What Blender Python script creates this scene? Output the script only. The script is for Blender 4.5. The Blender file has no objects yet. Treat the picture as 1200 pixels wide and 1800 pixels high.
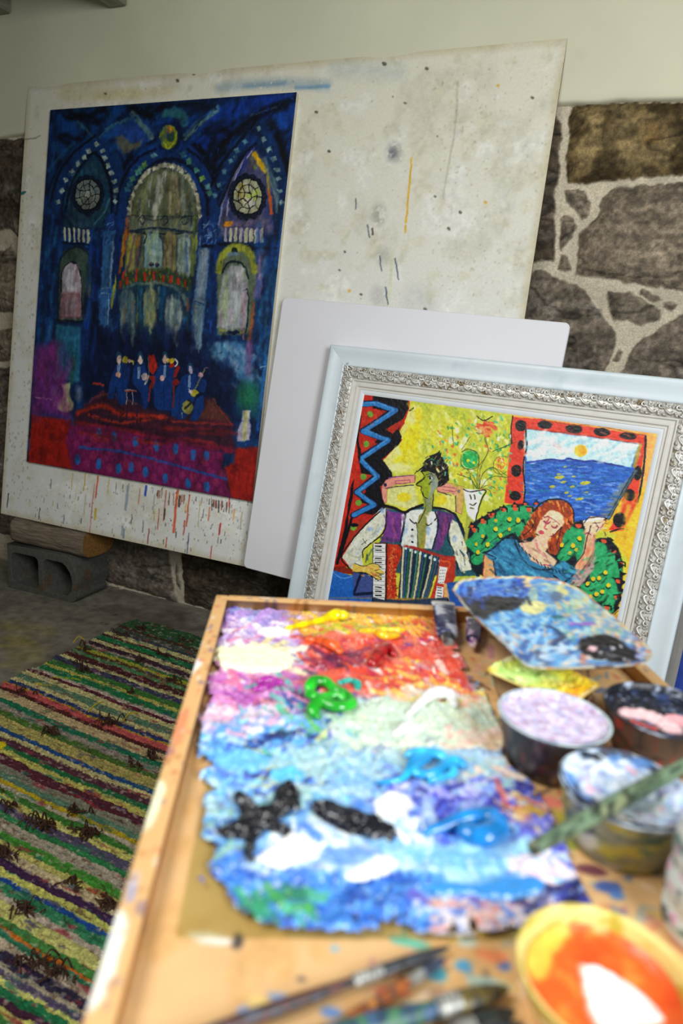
import bpy, math
import numpy as np
from mathutils import Matrix, Vector

# ------------------------------------------------------------------ camera, light, exposure
SC = bpy.context.scene
COL = SC.collection
F = 1200.0
PITCH, ROLL, YAW = [math.radians(v) for v in (13.38, 4.53, 22.02)]
EYE = np.array([0, 0, 1.1])
_fw = np.array([-math.sin(YAW), math.cos(YAW), 0]); _rt = np.array([math.cos(YAW), math.sin(YAW), 0]); _up = np.array([0, 0, 1.])
CF = _fw*math.cos(PITCH) - _up*math.sin(PITCH); _u = _up*math.cos(PITCH) + _fw*math.sin(PITCH)
CR = _rt*math.cos(ROLL) + _u*math.sin(ROLL); CU = -_rt*math.sin(ROLL) + _u*math.cos(ROLL)

cam_d = bpy.data.cameras.new('camera'); cam = bpy.data.objects.new('camera', cam_d); COL.objects.link(cam)
cam_d.sensor_fit = 'VERTICAL'; cam_d.sensor_height = 36; cam_d.lens = 24; cam_d.clip_start = .02
cam_d.dof.use_dof = True; cam_d.dof.focus_distance = 1.95; cam_d.dof.aperture_fstop = 3.5
cam.matrix_world = Matrix(((CR[0], CU[0], -CF[0], 0), (CR[1], CU[1], -CF[1], 0), (CR[2], CU[2], -CF[2], 1.1), (0, 0, 0, 1)))
SC.camera = cam

w = bpy.data.worlds.new('sky'); SC.world = w; w.use_nodes = True
bg = w.node_tree.nodes['Background']; bg.inputs[0].default_value = (.80, .90, 1.0, 1); bg.inputs[1].default_value = .10

def area(name, loc, target, sx, sy, power, col):
    d = bpy.data.lights.new(name, 'AREA'); d.shape = 'RECTANGLE'; d.size = sx; d.size_y = sy; d.energy = power; d.color = col
    o = bpy.data.objects.new(name, d); COL.objects.link(o); o.location = loc
    o.rotation_euler = (Vector(target)-Vector(loc)).to_track_quat('-Z', 'Y').to_euler(); return o
area('window_daylight', (-.85, -.05, 2.0), (-.2, .6, .75), .9, .6, 17, (1, .985, .95))
area('doorway_daylight', (1.15, -.35, 1.75), (-.3, 2.0, 1.0), .8, 1.1, 39, (.94, .985, 1.0))

vs = SC.view_settings
vs.view_transform = 'Standard'; vs.look = 'None'; vs.gamma = 1; vs.exposure = .35; vs.use_curve_mapping = False

# ------------------------------------------------------------------ geometry of the traced shapes
def ray(x, y): return (x-600)/F*CR - (y-900)/F*CU + CF
def on_plane(x, y, p0, n):
    d = ray(x, y); return EYE + d*(((p0-EYE) @ n)/(d @ n))
def mpp(p): return ((np.asarray(p)-EYE) @ CF)/F            # metres one traced unit spans there
TA = math.radians(26.9); TC, TS = math.cos(TA), math.sin(TA)
def tw(a, b, z): return np.array([a*TC-b*TS, a*TS+b*TC, z])    # table frame -> world
def tab(x, y, z=.752):
    q = on_plane(x, y, np.array([0, 0, z]), np.array([0, 0, 1.])); return np.array([q[0]*TC+q[1]*TS, -q[0]*TS+q[1]*TC])
def rotvec(w):
    w = np.radians(w); th = np.linalg.norm(w); k = w/th; K = np.array([[0, -k[2], k[1]], [k[2], 0, -k[0]], [-k[1], k[0], 0]])
    R = np.eye(3)+math.sin(th)*K+(1-math.cos(th))*K@K
    return R@np.array([1., 0, 0]), R@np.array([0, 0, 1.])

# ------------------------------------------------------------------ mesh helpers
def link(name, me, mat=None, parent=None):
    o = bpy.data.objects.new(name, me); COL.objects.link(o)
    if mat is not None and me is not None: me.materials.append(mat)
    if parent is not None: o.parent = parent
    return o
def tag(o, label=None, cat=None, group=None, kind=None):
    for k, v in (('label', label), ('category', cat), ('group', group), ('kind', kind)):
        if v: o[k] = v
    return o
def empty(name, loc=(0, 0, 0), rz=0, M=None):
    o = bpy.data.objects.new(name, None); COL.objects.link(o); o.empty_display_size = .05
    if M is not None: o.matrix_world = M
    else: o.location = loc; o.rotation_euler = (0, 0, rz)
    return o
def mesh_np(name, V, Fq, C=None, smooth=True):
    """V (n,3); Fq (m,4) quads (or list of polygons)"""
    me = bpy.data.meshes.new(name)
    V = np.asarray(V, dtype=np.float32)
    if isinstance(Fq, np.ndarray):
        m = len(Fq); k = Fq.shape[1]
        me.vertices.add(len(V)); me.vertices.foreach_set('co', V.ravel())
        me.loops.add(m*k); me.loops.foreach_set('vertex_index', Fq.astype(np.int32).ravel())
        me.polygons.add(m); me.polygons.foreach_set('loop_start', np.arange(0, m*k, k, dtype=np.int32))
        me.update(calc_edges=True); me.validate()
    else:
        me.from_pydata(V.tolist(), [], Fq); me.update()
    if smooth: me.polygons.foreach_set('use_smooth', np.ones(len(me.polygons), dtype=bool))
    if C is not None:
        at = me.color_attributes.new('Col', 'FLOAT_COLOR', 'POINT')
        c4 = np.ones((len(V), 4), dtype=np.float32); c4[:, :3] = C
        at.data.foreach_set('color', c4.ravel())
    return me
def grid_faces(nx, ny, mask=None, flip=False):
    i = np.arange((ny-1)*nx).reshape(ny-1, nx)[:, :-1]
    q = np.stack([i, i+1, i+1+nx, i+nx], -1).reshape(-1, 4)
    if flip: q = q[:, ::-1]
    if mask is not None:
        mk = mask.ravel(); q = q[mk[q].all(1)]
    return q
class MB:
    """collects boxes, sweeps and lathes, links them as ONE mesh"""
    def __init__(s): s.V = []; s.F = []; s.n = 0
    def add(s, V, Fs):
        V = np.asarray(V, float); s.V.append(V); s.F += [tuple(int(i)+s.n for i in f) for f in Fs]; s.n += len(V); return s
    def box(s, x0, x1, y0, y1, z0, z1, bev=0):
        if bev <= 0:
            P = [(x, y, z) for z in (z0, z1) for y in (y0, y1) for x in (x0, x1)]
            return s.add(P, [(0, 2, 3, 1), (4, 5, 7, 6), (0, 1, 5, 4), (2, 6, 7, 3), (0, 4, 6, 2), (1, 3, 7, 5)])
        b = bev; P = []
        for zi, (z, i) in enumerate(((z0, b), (z0+b, 0), (z1-b, 0), (z1, b))):
            j = b
            P += [(x0+i+(j if i == 0 else 0)*1, y0+i, z), (x1-i-(j if i == 0 else 0), y0+i, z), (x1-i, y0+i+(j if i == 0 else 0), z), (x1-i, y1-i-(j if i == 0 else 0), z),
                  (x1-i-(j if i == 0 else 0), y1-i, z), (x0+i+(j if i == 0 else 0), y1-i, z), (x0+i, y1-i-(j if i == 0 else 0), z), (x0+i, y0+i+(j if i == 0 else 0), z)]
        Fs = [tuple(range(7, -1, -1)), tuple(range(24, 32))]
        for r in range(3):
            for k in range(8): Fs.append((r*8+k, r*8+(k+1) % 8, r*8+8+(k+1) % 8, r*8+8+k))
        return s.add(P, Fs)
    def sweep(s, P, R, seg=8, flat=1.0):
        V, Fs = sweep(P, R, seg, flat); return s.add(V, Fs)
    def lathe(s, prof, seg=48, cx=0, cy=0, ribs=0, amp=0, cap=True):
        n = len(prof); V = []
        for r, z in prof:
            for k in range(seg):
                t = 2*math.pi*k/seg; rr = r*(1+(amp*math.cos(ribs*t) if ribs else 0)); V.append((cx+rr*math.cos(t), cy+rr*math.sin(t), z))
        Fs = [(i*seg+k, i*seg+(k+1) % seg, (i+1)*seg+(k+1) % seg, (i+1)*seg+k) for i in range(n-1) for k in range(seg)]
        if cap: Fs += [tuple(range(seg-1, -1, -1)), tuple((n-1)*seg+k for k in range(seg))]
        return s.add(V, Fs)
    def build(s, name, mat, parent=None, smooth=False, angle=None):
        me = bpy.data.meshes.new(name); me.from_pydata(np.concatenate(s.V).tolist(), [], s.F); me.update()
        if smooth:
            me.polygons.foreach_set('use_smooth', np.ones(len(me.polygons), dtype=bool))
            if angle: me.set_sharp_from_angle(angle=math.radians(angle))
        return link(name, me, mat, parent)
def sweep(P, R, seg=8, flat=1.0):
    P = np.asarray(P, float); n = len(P); R = np.asarray(R, float)*np.ones(n)
    T = np.gradient(P, axis=0); T /= np.linalg.norm(T, axis=1)[:, None]+1e-9
    up = np.array([0, 0, 1.]); V = []
    for i in range(n):
        a = np.cross(T[i], up)
        if np.linalg.norm(a) < 1e-3: a = np.array([1., 0, 0])
        a /= np.linalg.norm(a); b = np.cross(a, T[i])
        for k in range(seg):
            t = 2*math.pi*k/seg; V.append(P[i]+R[i]*(a*math.cos(t)+b*math.sin(t)*flat))
    Fs = [(i*seg+k, i*seg+(k+1) % seg, (i+1)*seg+(k+1) % seg, (i+1)*seg+k) for i in range(n-1) for k in range(seg)]
    Fs += [tuple(range(seg-1, -1, -1)), tuple((n-1)*seg+k for k in range(seg))]
    return V, Fs
def smooth_line(P, n=40):
    P = np.asarray(P, float)
    if len(P) < 3:
        t = np.linspace(0, 1, n)[:, None]; return P[0]*(1-t)+P[-1]*t
    Q = np.vstack([2*P[0]-P[1], P, 2*P[-1]-P[-2]]); out = []
    m = max(2, n//(len(P)-1))
    for i in range(1, len(Q)-2):
        for t in np.linspace(0, 1, m, endpoint=False):
            a, b, c, d = Q[i-1:i+3]
            out.append(.5*((2*b)+(-a+c)*t+(2*a-5*b+4*c-d)*t*t+(-a+3*b-3*c+d)*t**3))
    out.append(P[-1]); return np.array(out)

# ------------------------------------------------------------------ noise and the painter
def lin(c):
    c = np.asarray(c, float); return np.where(c <= .04045, c/12.92, ((c+.055)/1.055)**2.4)
def hx(h):
    if isinstance(h, str): return np.array([int(h[i:i+2], 16) for i in (0, 2, 4)])/255.
    return np.asarray(h, float)
def vnoise(ny, nx, cy, cx, seed):
    r = np.random.RandomState(seed); gy, gx = int(ny/cy)+3, int(nx/cx)+3; G = r.rand(gy, gx)
    y = np.arange(ny)/cy; x = np.arange(nx)/cx; iy = y.astype(int); ix = x.astype(int)
    fy = y-iy; fx = x-ix; fy = (fy*fy*(3-2*fy))[:, None]; fx = (fx*fx*(3-2*fx))[None]
    a = G[iy][:, ix]; b = G[iy][:, ix+1]; c = G[iy+1][:, ix]; d = G[iy+1][:, ix+1]
    return (a*(1-fx)+b*fx)*(1-fy)+(c*(1-fx)+d*fx)*fy
def fbm(ny, nx, cy, cx, seed, octv=4):
    o = np.zeros((ny, nx)); a = 1; t = 0
    for k in range(octv):
        o += a*vnoise(ny, nx, max(cy, 1.01), max(cx, 1.01), seed+k*17); t += a; a *= .55; cy /= 2; cx /= 2
    return o/t
class Art:
    """a painted flat surface W x H metres; strokes are given in traced coordinates"""
    def __init__(s, W, H, nx, ny, to, base, seed=1, wob=1.5):
        s.W, s.H, s.nx, s.ny, s.to = W, H, nx, ny, to
        s.c = np.ones((ny, nx, 3))*hx(base); s.h = np.zeros((ny, nx))
        s.X, s.Y = np.meshgrid(np.arange(nx, dtype=float), np.arange(ny, dtype=float))
        s.WX = s.X+(fbm(ny, nx, 7, 7, seed+5, 3)-.5)*2*wob; s.WY = s.Y+(fbm(ny, nx, 7, 7, seed+9, 3)-.5)*2*wob
        s.N = (fbm(ny, nx, 5, 5, seed+13, 3)-.5)*2; s.o = (0, 0, 1.); s.sk = 1.; s.rs = np.random.RandomState(seed); s.seed = seed
    def org(s, x, y, k): s.o = (x, y, k); return s
    def px(s, x, y):
        u, v, k = s.to(s.o[0]+x/s.o[2], s.o[1]+y/s.o[2]); return u/s.W*(s.nx-1), v/s.H*(s.ny-1), k/s.W*(s.nx-1)/s.o[2]
    def _mix(s, sl, al, col, h, nz=.12):
        al = al[..., None]; c = hx(col)
        cc = np.clip(c*(1+nz*s.N[sl][..., None])+nz*.12*s.N[sl][..., None], 0, 1)
        s.c[sl] = s.c[sl]*(1-al)+cc*al
        if h: s.h[sl] = np.maximum(s.h[sl], s.h[sl]*(1-al[..., 0])+h*al[..., 0]*(1+.4*s.N[sl]))
    def _sl(s, x0, x1, y0, y1):
        x0 = max(0, int(x0)); y0 = max(0, int(y0)); x1 = min(s.nx, int(x1)+2); y1 = min(s.ny, int(y1)+2)
        return None if x1 <= x0 or y1 <= y0 else (slice(y0, y1), slice(x0, x1))
    def st(s, pts, w, col, a=1., soft=1., dry=0., h=0., sm=True, taper=False, nz=.12):
        P = np.array([s.px(*p) for p in pts]); k = P[:, 2].mean(); P = P[:, :2]
        if sm and len(P) > 2: P = smooth_line(P, 6*len(P))
        soft = soft*s.sk; w = w*k/2; m = w+3+soft; sl = s._sl(P[:, 0].min()-m-2, P[:, 0].max()+m+2, P[:, 1].min()-m-2, P[:, 1].max()+m+2)
        if sl is None: return s
        X = s.WX[sl]; Y = s.WY[sl]; D = np.full(X.shape, 1e9); n = len(P)
        for i in range(max(1, n-1)):
            ax, ay = P[i]; bx, by = P[min(i+1, n-1)]; dx, dy = bx-ax, by-ay; L = dx*dx+dy*dy+1e-9
            t = np.clip(((X-ax)*dx+(Y-ay)*dy)/L, 0, 1); d = np.hypot(X-ax-t*dx, Y-ay-t*dy)
            if taper: d = d/(1-.75*abs(2*(i+t)/max(1, n-1)-1)**2)
            D = np.minimum(D, d)
        al = np.clip((w-D)/max(soft, .3)+.5, 0, 1)*a
        if dry: al = al*np.clip((s.N[sl]+.75-dry)*3, 0, 1)
        s._mix(sl, al, col, h, nz); return s
    def pl(s, pts, col, a=1., soft=1., h=0., dry=0., nz=.12, sm=False):
        P = np.array([s.px(*p)[:2] for p in pts])
        if sm: P = smooth_line(np.vstack([P, P[:1]]), 6*len(P))[:-1]
        soft = soft*s.sk
        sl = s._sl(P[:, 0].min()-soft-3, P[:, 0].max()+soft+3, P[:, 1].min()-soft-3, P[:, 1].max()+soft+3)
        if sl is None: return s
        X = s.WX[sl]; Y = s.WY[sl]; ins = np.zeros(X.shape, bool); D = np.full(X.shape, 1e9); n = len(P)
        for i in range(n):
            ax, ay = P[i]; bx, by = P[(i+1) % n]; dx, dy = bx-ax, by-ay
            c = ((ay > Y) != (by > Y)) & (X < (dx)*(Y-ay)/(dy if abs(dy) > 1e-9 else 1e-9)+ax); ins ^= c
            t = np.clip(((X-ax)*dx+(Y-ay)*dy)/(dx*dx+dy*dy+1e-9), 0, 1); D = np.minimum(D, np.hypot(X-ax-t*dx, Y-ay-t*dy))
        sd = np.where(ins, D, -D); al = np.clip(sd/max(soft, .3)+.5, 0, 1)*a
        if dry: al = al*np.clip((s.N[sl]+.75-dry)*3, 0, 1)
        s._mix(sl, al, col, h, nz); return s
    def el(s, x, y, rx, ry, col, a=1., rot=0, soft=1., h=0., dry=0., nz=.12):
        c, d = math.cos(math.radians(rot)), math.sin(math.radians(rot))
        return s.pl([(x+rx*math.cos(t)*c-ry*math.sin(t)*d, y+rx*math.cos(t)*d+ry*math.sin(t)*c) for t in np.linspace(0, 6.2832, 14, endpoint=False)], col, a, soft, h, dry, nz)
    def dabs(s, x0, x1, y0, y1, n, L, w, cols, ang=None, a=.9, h=0., seed=3, soft=1., spread=25, inside=None):
        r = np.random.RandomState(seed)
        for _ in range(n):
            x = r.uniform(x0, x1); y = r.uniform(y0, y1)
            if inside and not pin(x, y, inside): continue
            t = math.radians(r.uniform(0, 360) if ang is None else ang+r.uniform(-spread, spread)); l = L*r.uniform(.4, 1)
            s.st([(x-l/2*math.cos(t), y-l/2*math.sin(t)), (x+l/2*math.cos(t), y+l/2*math.sin(t))], w*r.uniform(.5, 1.2), cols[r.randint(len(cols))], a, soft, h=h, sm=False)
        return s
    def blotch(s, col, cell, th, a=1., k=6, asp=1., seed=0, mask=None, h=0., octv=3):
        n = fbm(s.ny, s.nx, cell, cell*asp, seed+s.seed*31, octv); al = np.clip((n-th)*k, 0, 1)*a
        if mask is not None: al = al*mask
        s._mix((slice(None), slice(None)), al, col, h); return s
    def sq(s, x, y, r, col, a=.85, rot=20, soft=1.4):
        t = math.radians(rot+s.rs.uniform(-14, 14)); q = [(r*s.rs.uniform(.8, 1.15)*math.cos(t+k*1.571), r*s.rs.uniform(.8, 1.15)*math.sin(t+k*1.571)) for k in range(4)]
        return s.pl([(x+u, y+v) for u, v in q], col, a, soft, nz=.35)
    def mask(s, pts, soft=6):
        t = s.c, s.h; s.c = np.zeros_like(s.c); s.h = np.zeros_like(s.h); s.pl(pts, (1, 1, 1), soft=soft, nz=0); m = s.c[..., 0]; s.c, s.h = t; return m
    def linear(s, gain): return np.clip(lin(np.clip(s.c, 0, 1))/gain, 0, .92)
    def sample(s, u, v, gain=1):
        i = np.clip((np.asarray(v)/s.H*(s.ny-1)).astype(int), 0, s.ny-1); j = np.clip((np.asarray(u)/s.W*(s.nx-1)).astype(int), 0, s.nx-1)
        return np.clip(lin(s.c[i, j])/gain, 0, .92), s.h[i, j]
def pin(x, y, P):
    ins = False; n = len(P)
    for i in range(n):
        (ax, ay), (bx, by) = P[i], P[(i+1) % n]
        if (ay > y) != (by > y) and x < (bx-ax)*(y-ay)/(by-ay)+ax: ins = not ins
    return ins
def art_mesh(name, art, gain, parent, mat, hs=1., mask=None, x0=0, ytop=None, z=0, extra=None):
    """v runs down; local x = u, local y = ytop - v, local z = height"""
    X = art.X/(art.nx-1)*art.W+x0; Y = (art.H if ytop is None else ytop)-art.Y/(art.ny-1)*art.H
    Z = art.h*hs+z
    if extra is not None: Z = Z+extra
    V = np.stack([X, Y, Z], -1).reshape(-1, 3)
    me = mesh_np(name, V, grid_faces(art.nx, art.ny, mask, flip=True), art.linear(gain).reshape(-1, 3))
    return link(name, me, mat, parent)

# ------------------------------------------------------------------ materials
def mat(name, col=(.5, .5, .5), rough=.6, metal=0, attr=False, noise=None, bump=None, spec=.5, coat=0, trans=0, mixc=None, grain=None):
    """noise=(scale,amount) darkens/lightens, mixc=(colour,scale,threshold,width) adds blotches, bump=(scale,strength,dist), grain=(sx,sy,sz) stretches"""
    m = bpy.data.materials.new(name); m.use_nodes = True; nt = m.node_tree; N, L = nt.nodes, nt.links; b = N['Principled BSDF']
    b.inputs['Roughness'].default_value = rough; b.inputs['Metallic'].default_value = metal; b.inputs['Specular IOR Level'].default_value = spec
    b.inputs['Coat Weight'].default_value = coat; b.inputs['Transmission Weight'].default_value = trans
    tc = N.new('ShaderNodeTexCoord'); vec = tc.outputs['Object']
    if grain:
        mp = N.new('ShaderNodeMapping'); mp.inputs['Scale'].default_value = grain; L.new(vec, mp.inputs[0]); vec = mp.outputs[0]
    if attr:
        a = N.new('ShaderNodeAttribute'); a.attribute_name = 'Col'; c = a.outputs['Color']
    else:
        r = N.new('ShaderNodeRGB'); r.outputs[0].default_value = (*col, 1); c = r.outputs[0]
    def tex(sc, det=5):
        t = N.new('ShaderNodeTexNoise'); t.inputs['Scale'].default_value = sc; t.inputs['Detail'].default_value = det; L.new(vec, t.inputs['Vector']); return t.outputs['Fac']
    for mx_ in (mixc or []):
        col2, sc, th, wd = mx_
        rp = N.new('ShaderNodeMapRange'); rp.inputs[1].default_value = th; rp.inputs[2].default_value = th+wd; L.new(tex(sc), rp.inputs[0])
        mx = N.new('ShaderNodeMix'); mx.data_type = 'RGBA'; L.new(rp.outputs[0], mx.inputs[0]); L.new(c, mx.inputs[6]); mx.inputs[7].default_value = (*col2, 1); c = mx.outputs[2]
    if noise:
        rp = N.new('ShaderNodeMapRange'); rp.inputs[1].default_value = .3; rp.inputs[2].default_value = .7; rp.inputs[3].default_value = 1-noise[1]; rp.inputs[4].default_value = 1+noise[1]*.6
        L.new(tex(noise[0]), rp.inputs[0]); mx = N.new('ShaderNodeVectorMath'); mx.operation = 'SCALE'; L.new(c, mx.inputs[0]); L.new(rp.outputs[0], mx.inputs['Scale']); c = mx.outputs[0]
    L.new(c, b.inputs['Base Color'])
    if bump:
        bp = N.new('ShaderNodeBump'); bp.inputs['Strength'].default_value = bump[1]; bp.inputs['Distance'].default_value = bump[2]; L.new(tex(bump[0]), bp.inputs['Height']); L.new(bp.outputs[0], b.inputs['Normal'])
    return m
def hl(h): return tuple(float(v) for v in lin(hx(h)))
M = dict(
    stone=mat('stone', attr=True, rough=.9, noise=(190, .25), bump=(90, .6, .007), spec=.2),
    plaster=mat('plaster', hl('e0ddc2'), .85, noise=(3, .07), bump=(60, .15, .003), mixc=[(hl('b0b0a0'), 2.2, .62, .15)]),
    ceiling=mat('ceiling', hl('8e8a78'), .9, noise=(4, .2)),
    beam=mat('beam_wood', hl('8f8c7c'), .85, noise=(12, .25), grain=(8, 1, 8)),
    concrete=mat('concrete_floor', attr=True, rough=.9, noise=(25, .35), bump=(90, .5, .004)),
    block=mat('block_concrete', hl('55554e'), .95, noise=(70, .3), bump=(160, .8, .004), mixc=[(hl('5c4a38'), 9, .6, .1)]),
    bark=mat('weathered_wood', hl('857664'), .9, noise=(14, .5), bump=(20, .8, .01), grain=(1, 9, 9), mixc=[(hl('5a4634'), 7, .55, .12)]),
    endgrain=mat('end_grain', hl('8a6028'), .85, noise=(20, .4), grain=(1, 6, 6)),
    board=mat('painted_board', attr=True, rough=.75, noise=(120, .06), bump=(200, .08, .001)),
    edge=mat('board_edge', hl('6a4c30'), .9, noise=(60, .3)),
    oil=mat('oil_paint', attr=True, rough=.42, bump=(260, .12, .0015), spec=.4),
    oil_dim=mat('oil_paint_thin', attr=True, rough=.55, bump=(320, .18, .0012), spec=.3),
    canvas=mat('raw_canvas', hl('cfc8b4'), .85, bump=(900, .2, .0004)),
    white=mat('white_primed', hl('e8e7ec'), .6, noise=(5, .025), bump=(500, .05, .0005)),
    blue=mat('blue_canvas_edge', hl('1d3f9c'), .7, noise=(40, .2)),
    frame=mat('pale_blue_lacquer', hl('dfeaf0'), .38, noise=(7, .05), grain=(1, 1, 1), mixc=[(hl('c4d4dc'), 9, .58, .2)]),
    cream=mat('cream_moulding', hl('dcd8d0'), .45, noise=(30, .06)),
    liner=mat('white_liner', hl('e4e8ec'), .5),
    silver=mat('antique_silver', hl('d0ccc4'), .38, metal=.35, noise=(110, .2), mixc=[(hl('eceae6'), 60, .5, .1), (hl('9c8a6c'), 45, .58, .08)]),
    wood=mat('honey_wood', attr=True, rough=.5, noise=(18, .07), bump=(120, .1, .001)),
    hidden=mat('plain_wood', hl('a97a48'), .6, noise=(14, .2), grain=(1, 8, 8)),
    rug=mat('rag_weave', attr=True, rough=.95, noise=(260, .4), bump=(420, .9, .004), spec=.1),
    fluff=mat('brown_threads', hl('4a2c1c'), .95, noise=(90, .4)),
    yellow_th=mat('yellow_thread', hl('b8a022'), .9),
    wet=mat('wet_paint', attr=True, rough=.16, spec=.6, coat=.4, bump=(70, .35, .002)),
    impasto=mat('dried_impasto', attr=True, rough=.32, bump=(260, .3, .0015), spec=.5),
    cup=mat('painted_cup', attr=True, rough=.4, bump=(240, .4, .0015)),
    tin=mat('tube_metal', attr=True, rough=.3, metal=.15),
    brush=mat('painted_handle', attr=True, rough=.4, bump=(250, .3, .001)),
)

def clear_glass():
    m = bpy.data.materials.new('palette_glass'); m.use_nodes = True; N, L = m.node_tree.nodes, m.node_tree.links; N.remove(N['Principled BSDF'])
    t = N.new('ShaderNodeBsdfTransparent'); t.inputs[0].default_value = (.90, .92, .84, 1); g = N.new('ShaderNodeBsdfGlossy'); g.inputs['Roughness'].default_value = .08
    x = N.new('ShaderNodeMixShader'); x.inputs[0].default_value = .05; L.new(t.outputs[0], x.inputs[1]); L.new(g.outputs[0], x.inputs[2]); L.new(x.outputs[0], N['Material Output'].inputs[0]); return m
M['glass'] = clear_glass()

# ================================================================== SETTING
WY = 2.255
def wallpt(x, y):
    q = on_plane(x, y, np.array([0, WY, 0]), np.array([0, 1., 0])); return q[0]+3.1, 1.9-q[2], mpp(q)
W_, H_ = 4.6, 1.9
WNX, WNY = 1300, 540; WS = WNX/930
wa = Art(W_, H_, WNX, WNY, wallpt, 'b3a78e', seed=4, wob=2.2)
# rubble stones: a scattered pattern, replaced by the traced stones where the wall shows
rs = np.random.RandomState(11)
pts = rs.rand(60, 2)*[WNX, WNY]
DX = (wa.WX[..., None]-pts[:, 0])/1.35; DY = wa.WY[..., None]-pts[:, 1]
D = np.sort(np.hypot(DX, DY), -1)[..., :2]; own = np.argmin(np.hypot(DX, DY), -1); del DX, DY
sdist = (D[..., 1]-D[..., 0])/2-4*WS
tone = rs.rand(60)
colr = np.ones((WNY, WNX, 3))*hx('6a6058')*(.8+.35*tone[own])[..., None]
def stone_px(P, k=3.396, ox=900, oy=150): return [(ox+x/k, oy+y/k) for x, y in P]
STONES = [
 ([(355,110),(400,95),(560,95),(700,85),(1019,80),(1500,75),(1500,500),(900,535),(760,540),(600,560),(400,580),(325,572),(315,480),(335,300),(340,160)], 'A'),
 ([(262,165),(292,215),(285,350),(275,520),(250,640),(255,900),(245,1045),(60,1050),(60,400),(150,165)], 'B'),
 ([(305,615),(420,618),(470,690),(450,770),(425,795),(370,745),(325,690)], 'C'),
 ([(290,770),(330,755),(383,835),(350,900),(285,990),(275,900)], 'C'),
 ([(280,1005),(320,1005),(345,1100),(262,1100)], 'C'),
 ([(625,590),(1019,570),(1500,560),(1500,1225),(1019,1225),(860,1200),(700,1180),(600,1155),(370,1125),(390,1000),(390,880),(440,830),(500,770),(540,660)], 'F'),
 ([(130,1098),(190,1100),(280,1145),(380,1190),(440,1240),(520,1330),(590,1430),(625,1480),(625,1560),(590,1640),(555,1720),(500,1850),(0,1850),(0,1098)], 'G'),
 ([(555,1225),(690,1225),(800,1280),(890,1340),(890,1390),(760,1440),(690,1405),(600,1395),(570,1330)], 'C'),
 ([(770,1210),(820,1212),(890,1275),(850,1285),(765,1250)], 'C'), ([(905,1290),(960,1285),(995,1310),(950,1355),(900,1330)], 'C'),
 ([(640,1575),(660,1595),(640,1640),(600,1640)], 'C'),
 ([(1100,1320),(1019,1355),(900,1430),(800,1500),(720,1560),(690,1640),(650,1720),(610,1850),(1500,1850),(1500,1300)], 'G')]
TR = [(stone_px(P), k) for P, k in STONES]
TR += [([(-60,246),(60,238),(30,420),(12,402),(-60,412)], 'B'), ([(-60,432),(2,440),(14,428),(30,470),(24,548),(-60,552)], 'F'),
       ([(-60,590),(60,566),(40,632),(-60,640)], 'F'), ([(-60,652),(60,640),(60,950),(-60,930)], 'G'),
       ([(160,850),(282,880),(290,960),(306,1062),(170,1020)], 'G'), ([(303,990),(310,1000),(312,1040),(306,1030)], 'C'), ([(300,900),(312,960),(320,1062),(560,1130),(560,900)], 'B')]
def region(P): return wa.mask(P, soft=1) > .5
for P in ([(920,150),(1342,135),(1342,740),(880,700)], [(-200,246),(110,232),(60,960),(-200,960)], [(160,860),(600,900),(600,1160),(150,1020)]):
    r_ = region(P); sdist[r_] = -6
colr_t = dict(A='7a6646', B='4a4034', C='6e6456', F='766a5a', G='665c50')
for P, k in TR:
    q = np.array([wa.px(*p)[:2] for p in P]); n = len(q)
    sl = wa._sl(q[:, 0].min()-12, q[:, 0].max()+12, q[:, 1].min()-12, q[:, 1].max()+12)
    X = wa.WX[sl]; Y = wa.WY[sl]; ins = np.zeros(X.shape, bool); Dm = np.full(X.shape, 1e9)
    for i in range(n):
        ax, ay = q[i]; bx, by = q[(i+1) % n]; dx, dy = bx-ax, by-ay
        ins ^= ((ay > Y) != (by > Y)) & (X < dx*(Y-ay)/(dy if abs(dy) > 1e-9 else 1e-9)+ax)
        t = np.clip(((X-ax)*dx+(Y-ay)*dy)/(dx*dx+dy*dy+1e-9), 0, 1); Dm = np.minimum(Dm, np.hypot(X-ax-t*dx, Y-ay-t*dy))
    sd = np.where(ins, Dm, -Dm); sdist[sl] = np.maximum(sdist[sl], sd); m_ = ins
    colr[sl][m_] = hx(colr_t[k])
    if k == 'A':
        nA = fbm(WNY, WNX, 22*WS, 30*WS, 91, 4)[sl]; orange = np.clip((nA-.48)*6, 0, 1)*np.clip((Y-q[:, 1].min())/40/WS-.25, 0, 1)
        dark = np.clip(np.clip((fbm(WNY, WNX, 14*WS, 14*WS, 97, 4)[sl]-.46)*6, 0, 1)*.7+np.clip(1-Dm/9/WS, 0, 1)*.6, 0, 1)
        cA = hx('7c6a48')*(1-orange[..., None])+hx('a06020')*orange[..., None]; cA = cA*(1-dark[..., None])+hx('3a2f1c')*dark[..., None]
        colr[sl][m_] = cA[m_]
    if k in 'GB':
        nG = np.clip((fbm(WNY, WNX, 14*WS, 20*WS, 77, 4)[sl]-.52)*4, 0, 1)[..., None]; colr[sl][m_] = (colr[sl]*(1-nG*.5)+hx('8a8682')*nG*.5)[m_]
al = np.clip(sdist/2.+.3, 0, 1)[..., None]
streak = (fbm(WNY, WNX, 5*WS, 26*WS, 55, 4)-.5)[..., None]
crack = np.clip(1-np.abs(fbm(WNY, WNX, 20*WS, 60*WS, 321, 4)-.5)*34, 0, 1)[..., None]
colr = np.clip(colr*(1+.6*streak)*(1-.35*crack)*(.66+.68*fbm(WNY, WNX, 3.2, 3.2, 322, 2))[..., None]*(.8+.4*fbm(WNY, WNX, 12, 16, 323, 3))[..., None], 0, 1)
mort = hx('bdb29c')*(1+.25*(fbm(WNY, WNX, 10*WS, 10*WS, 66, 4)-.5))[..., None]
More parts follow.
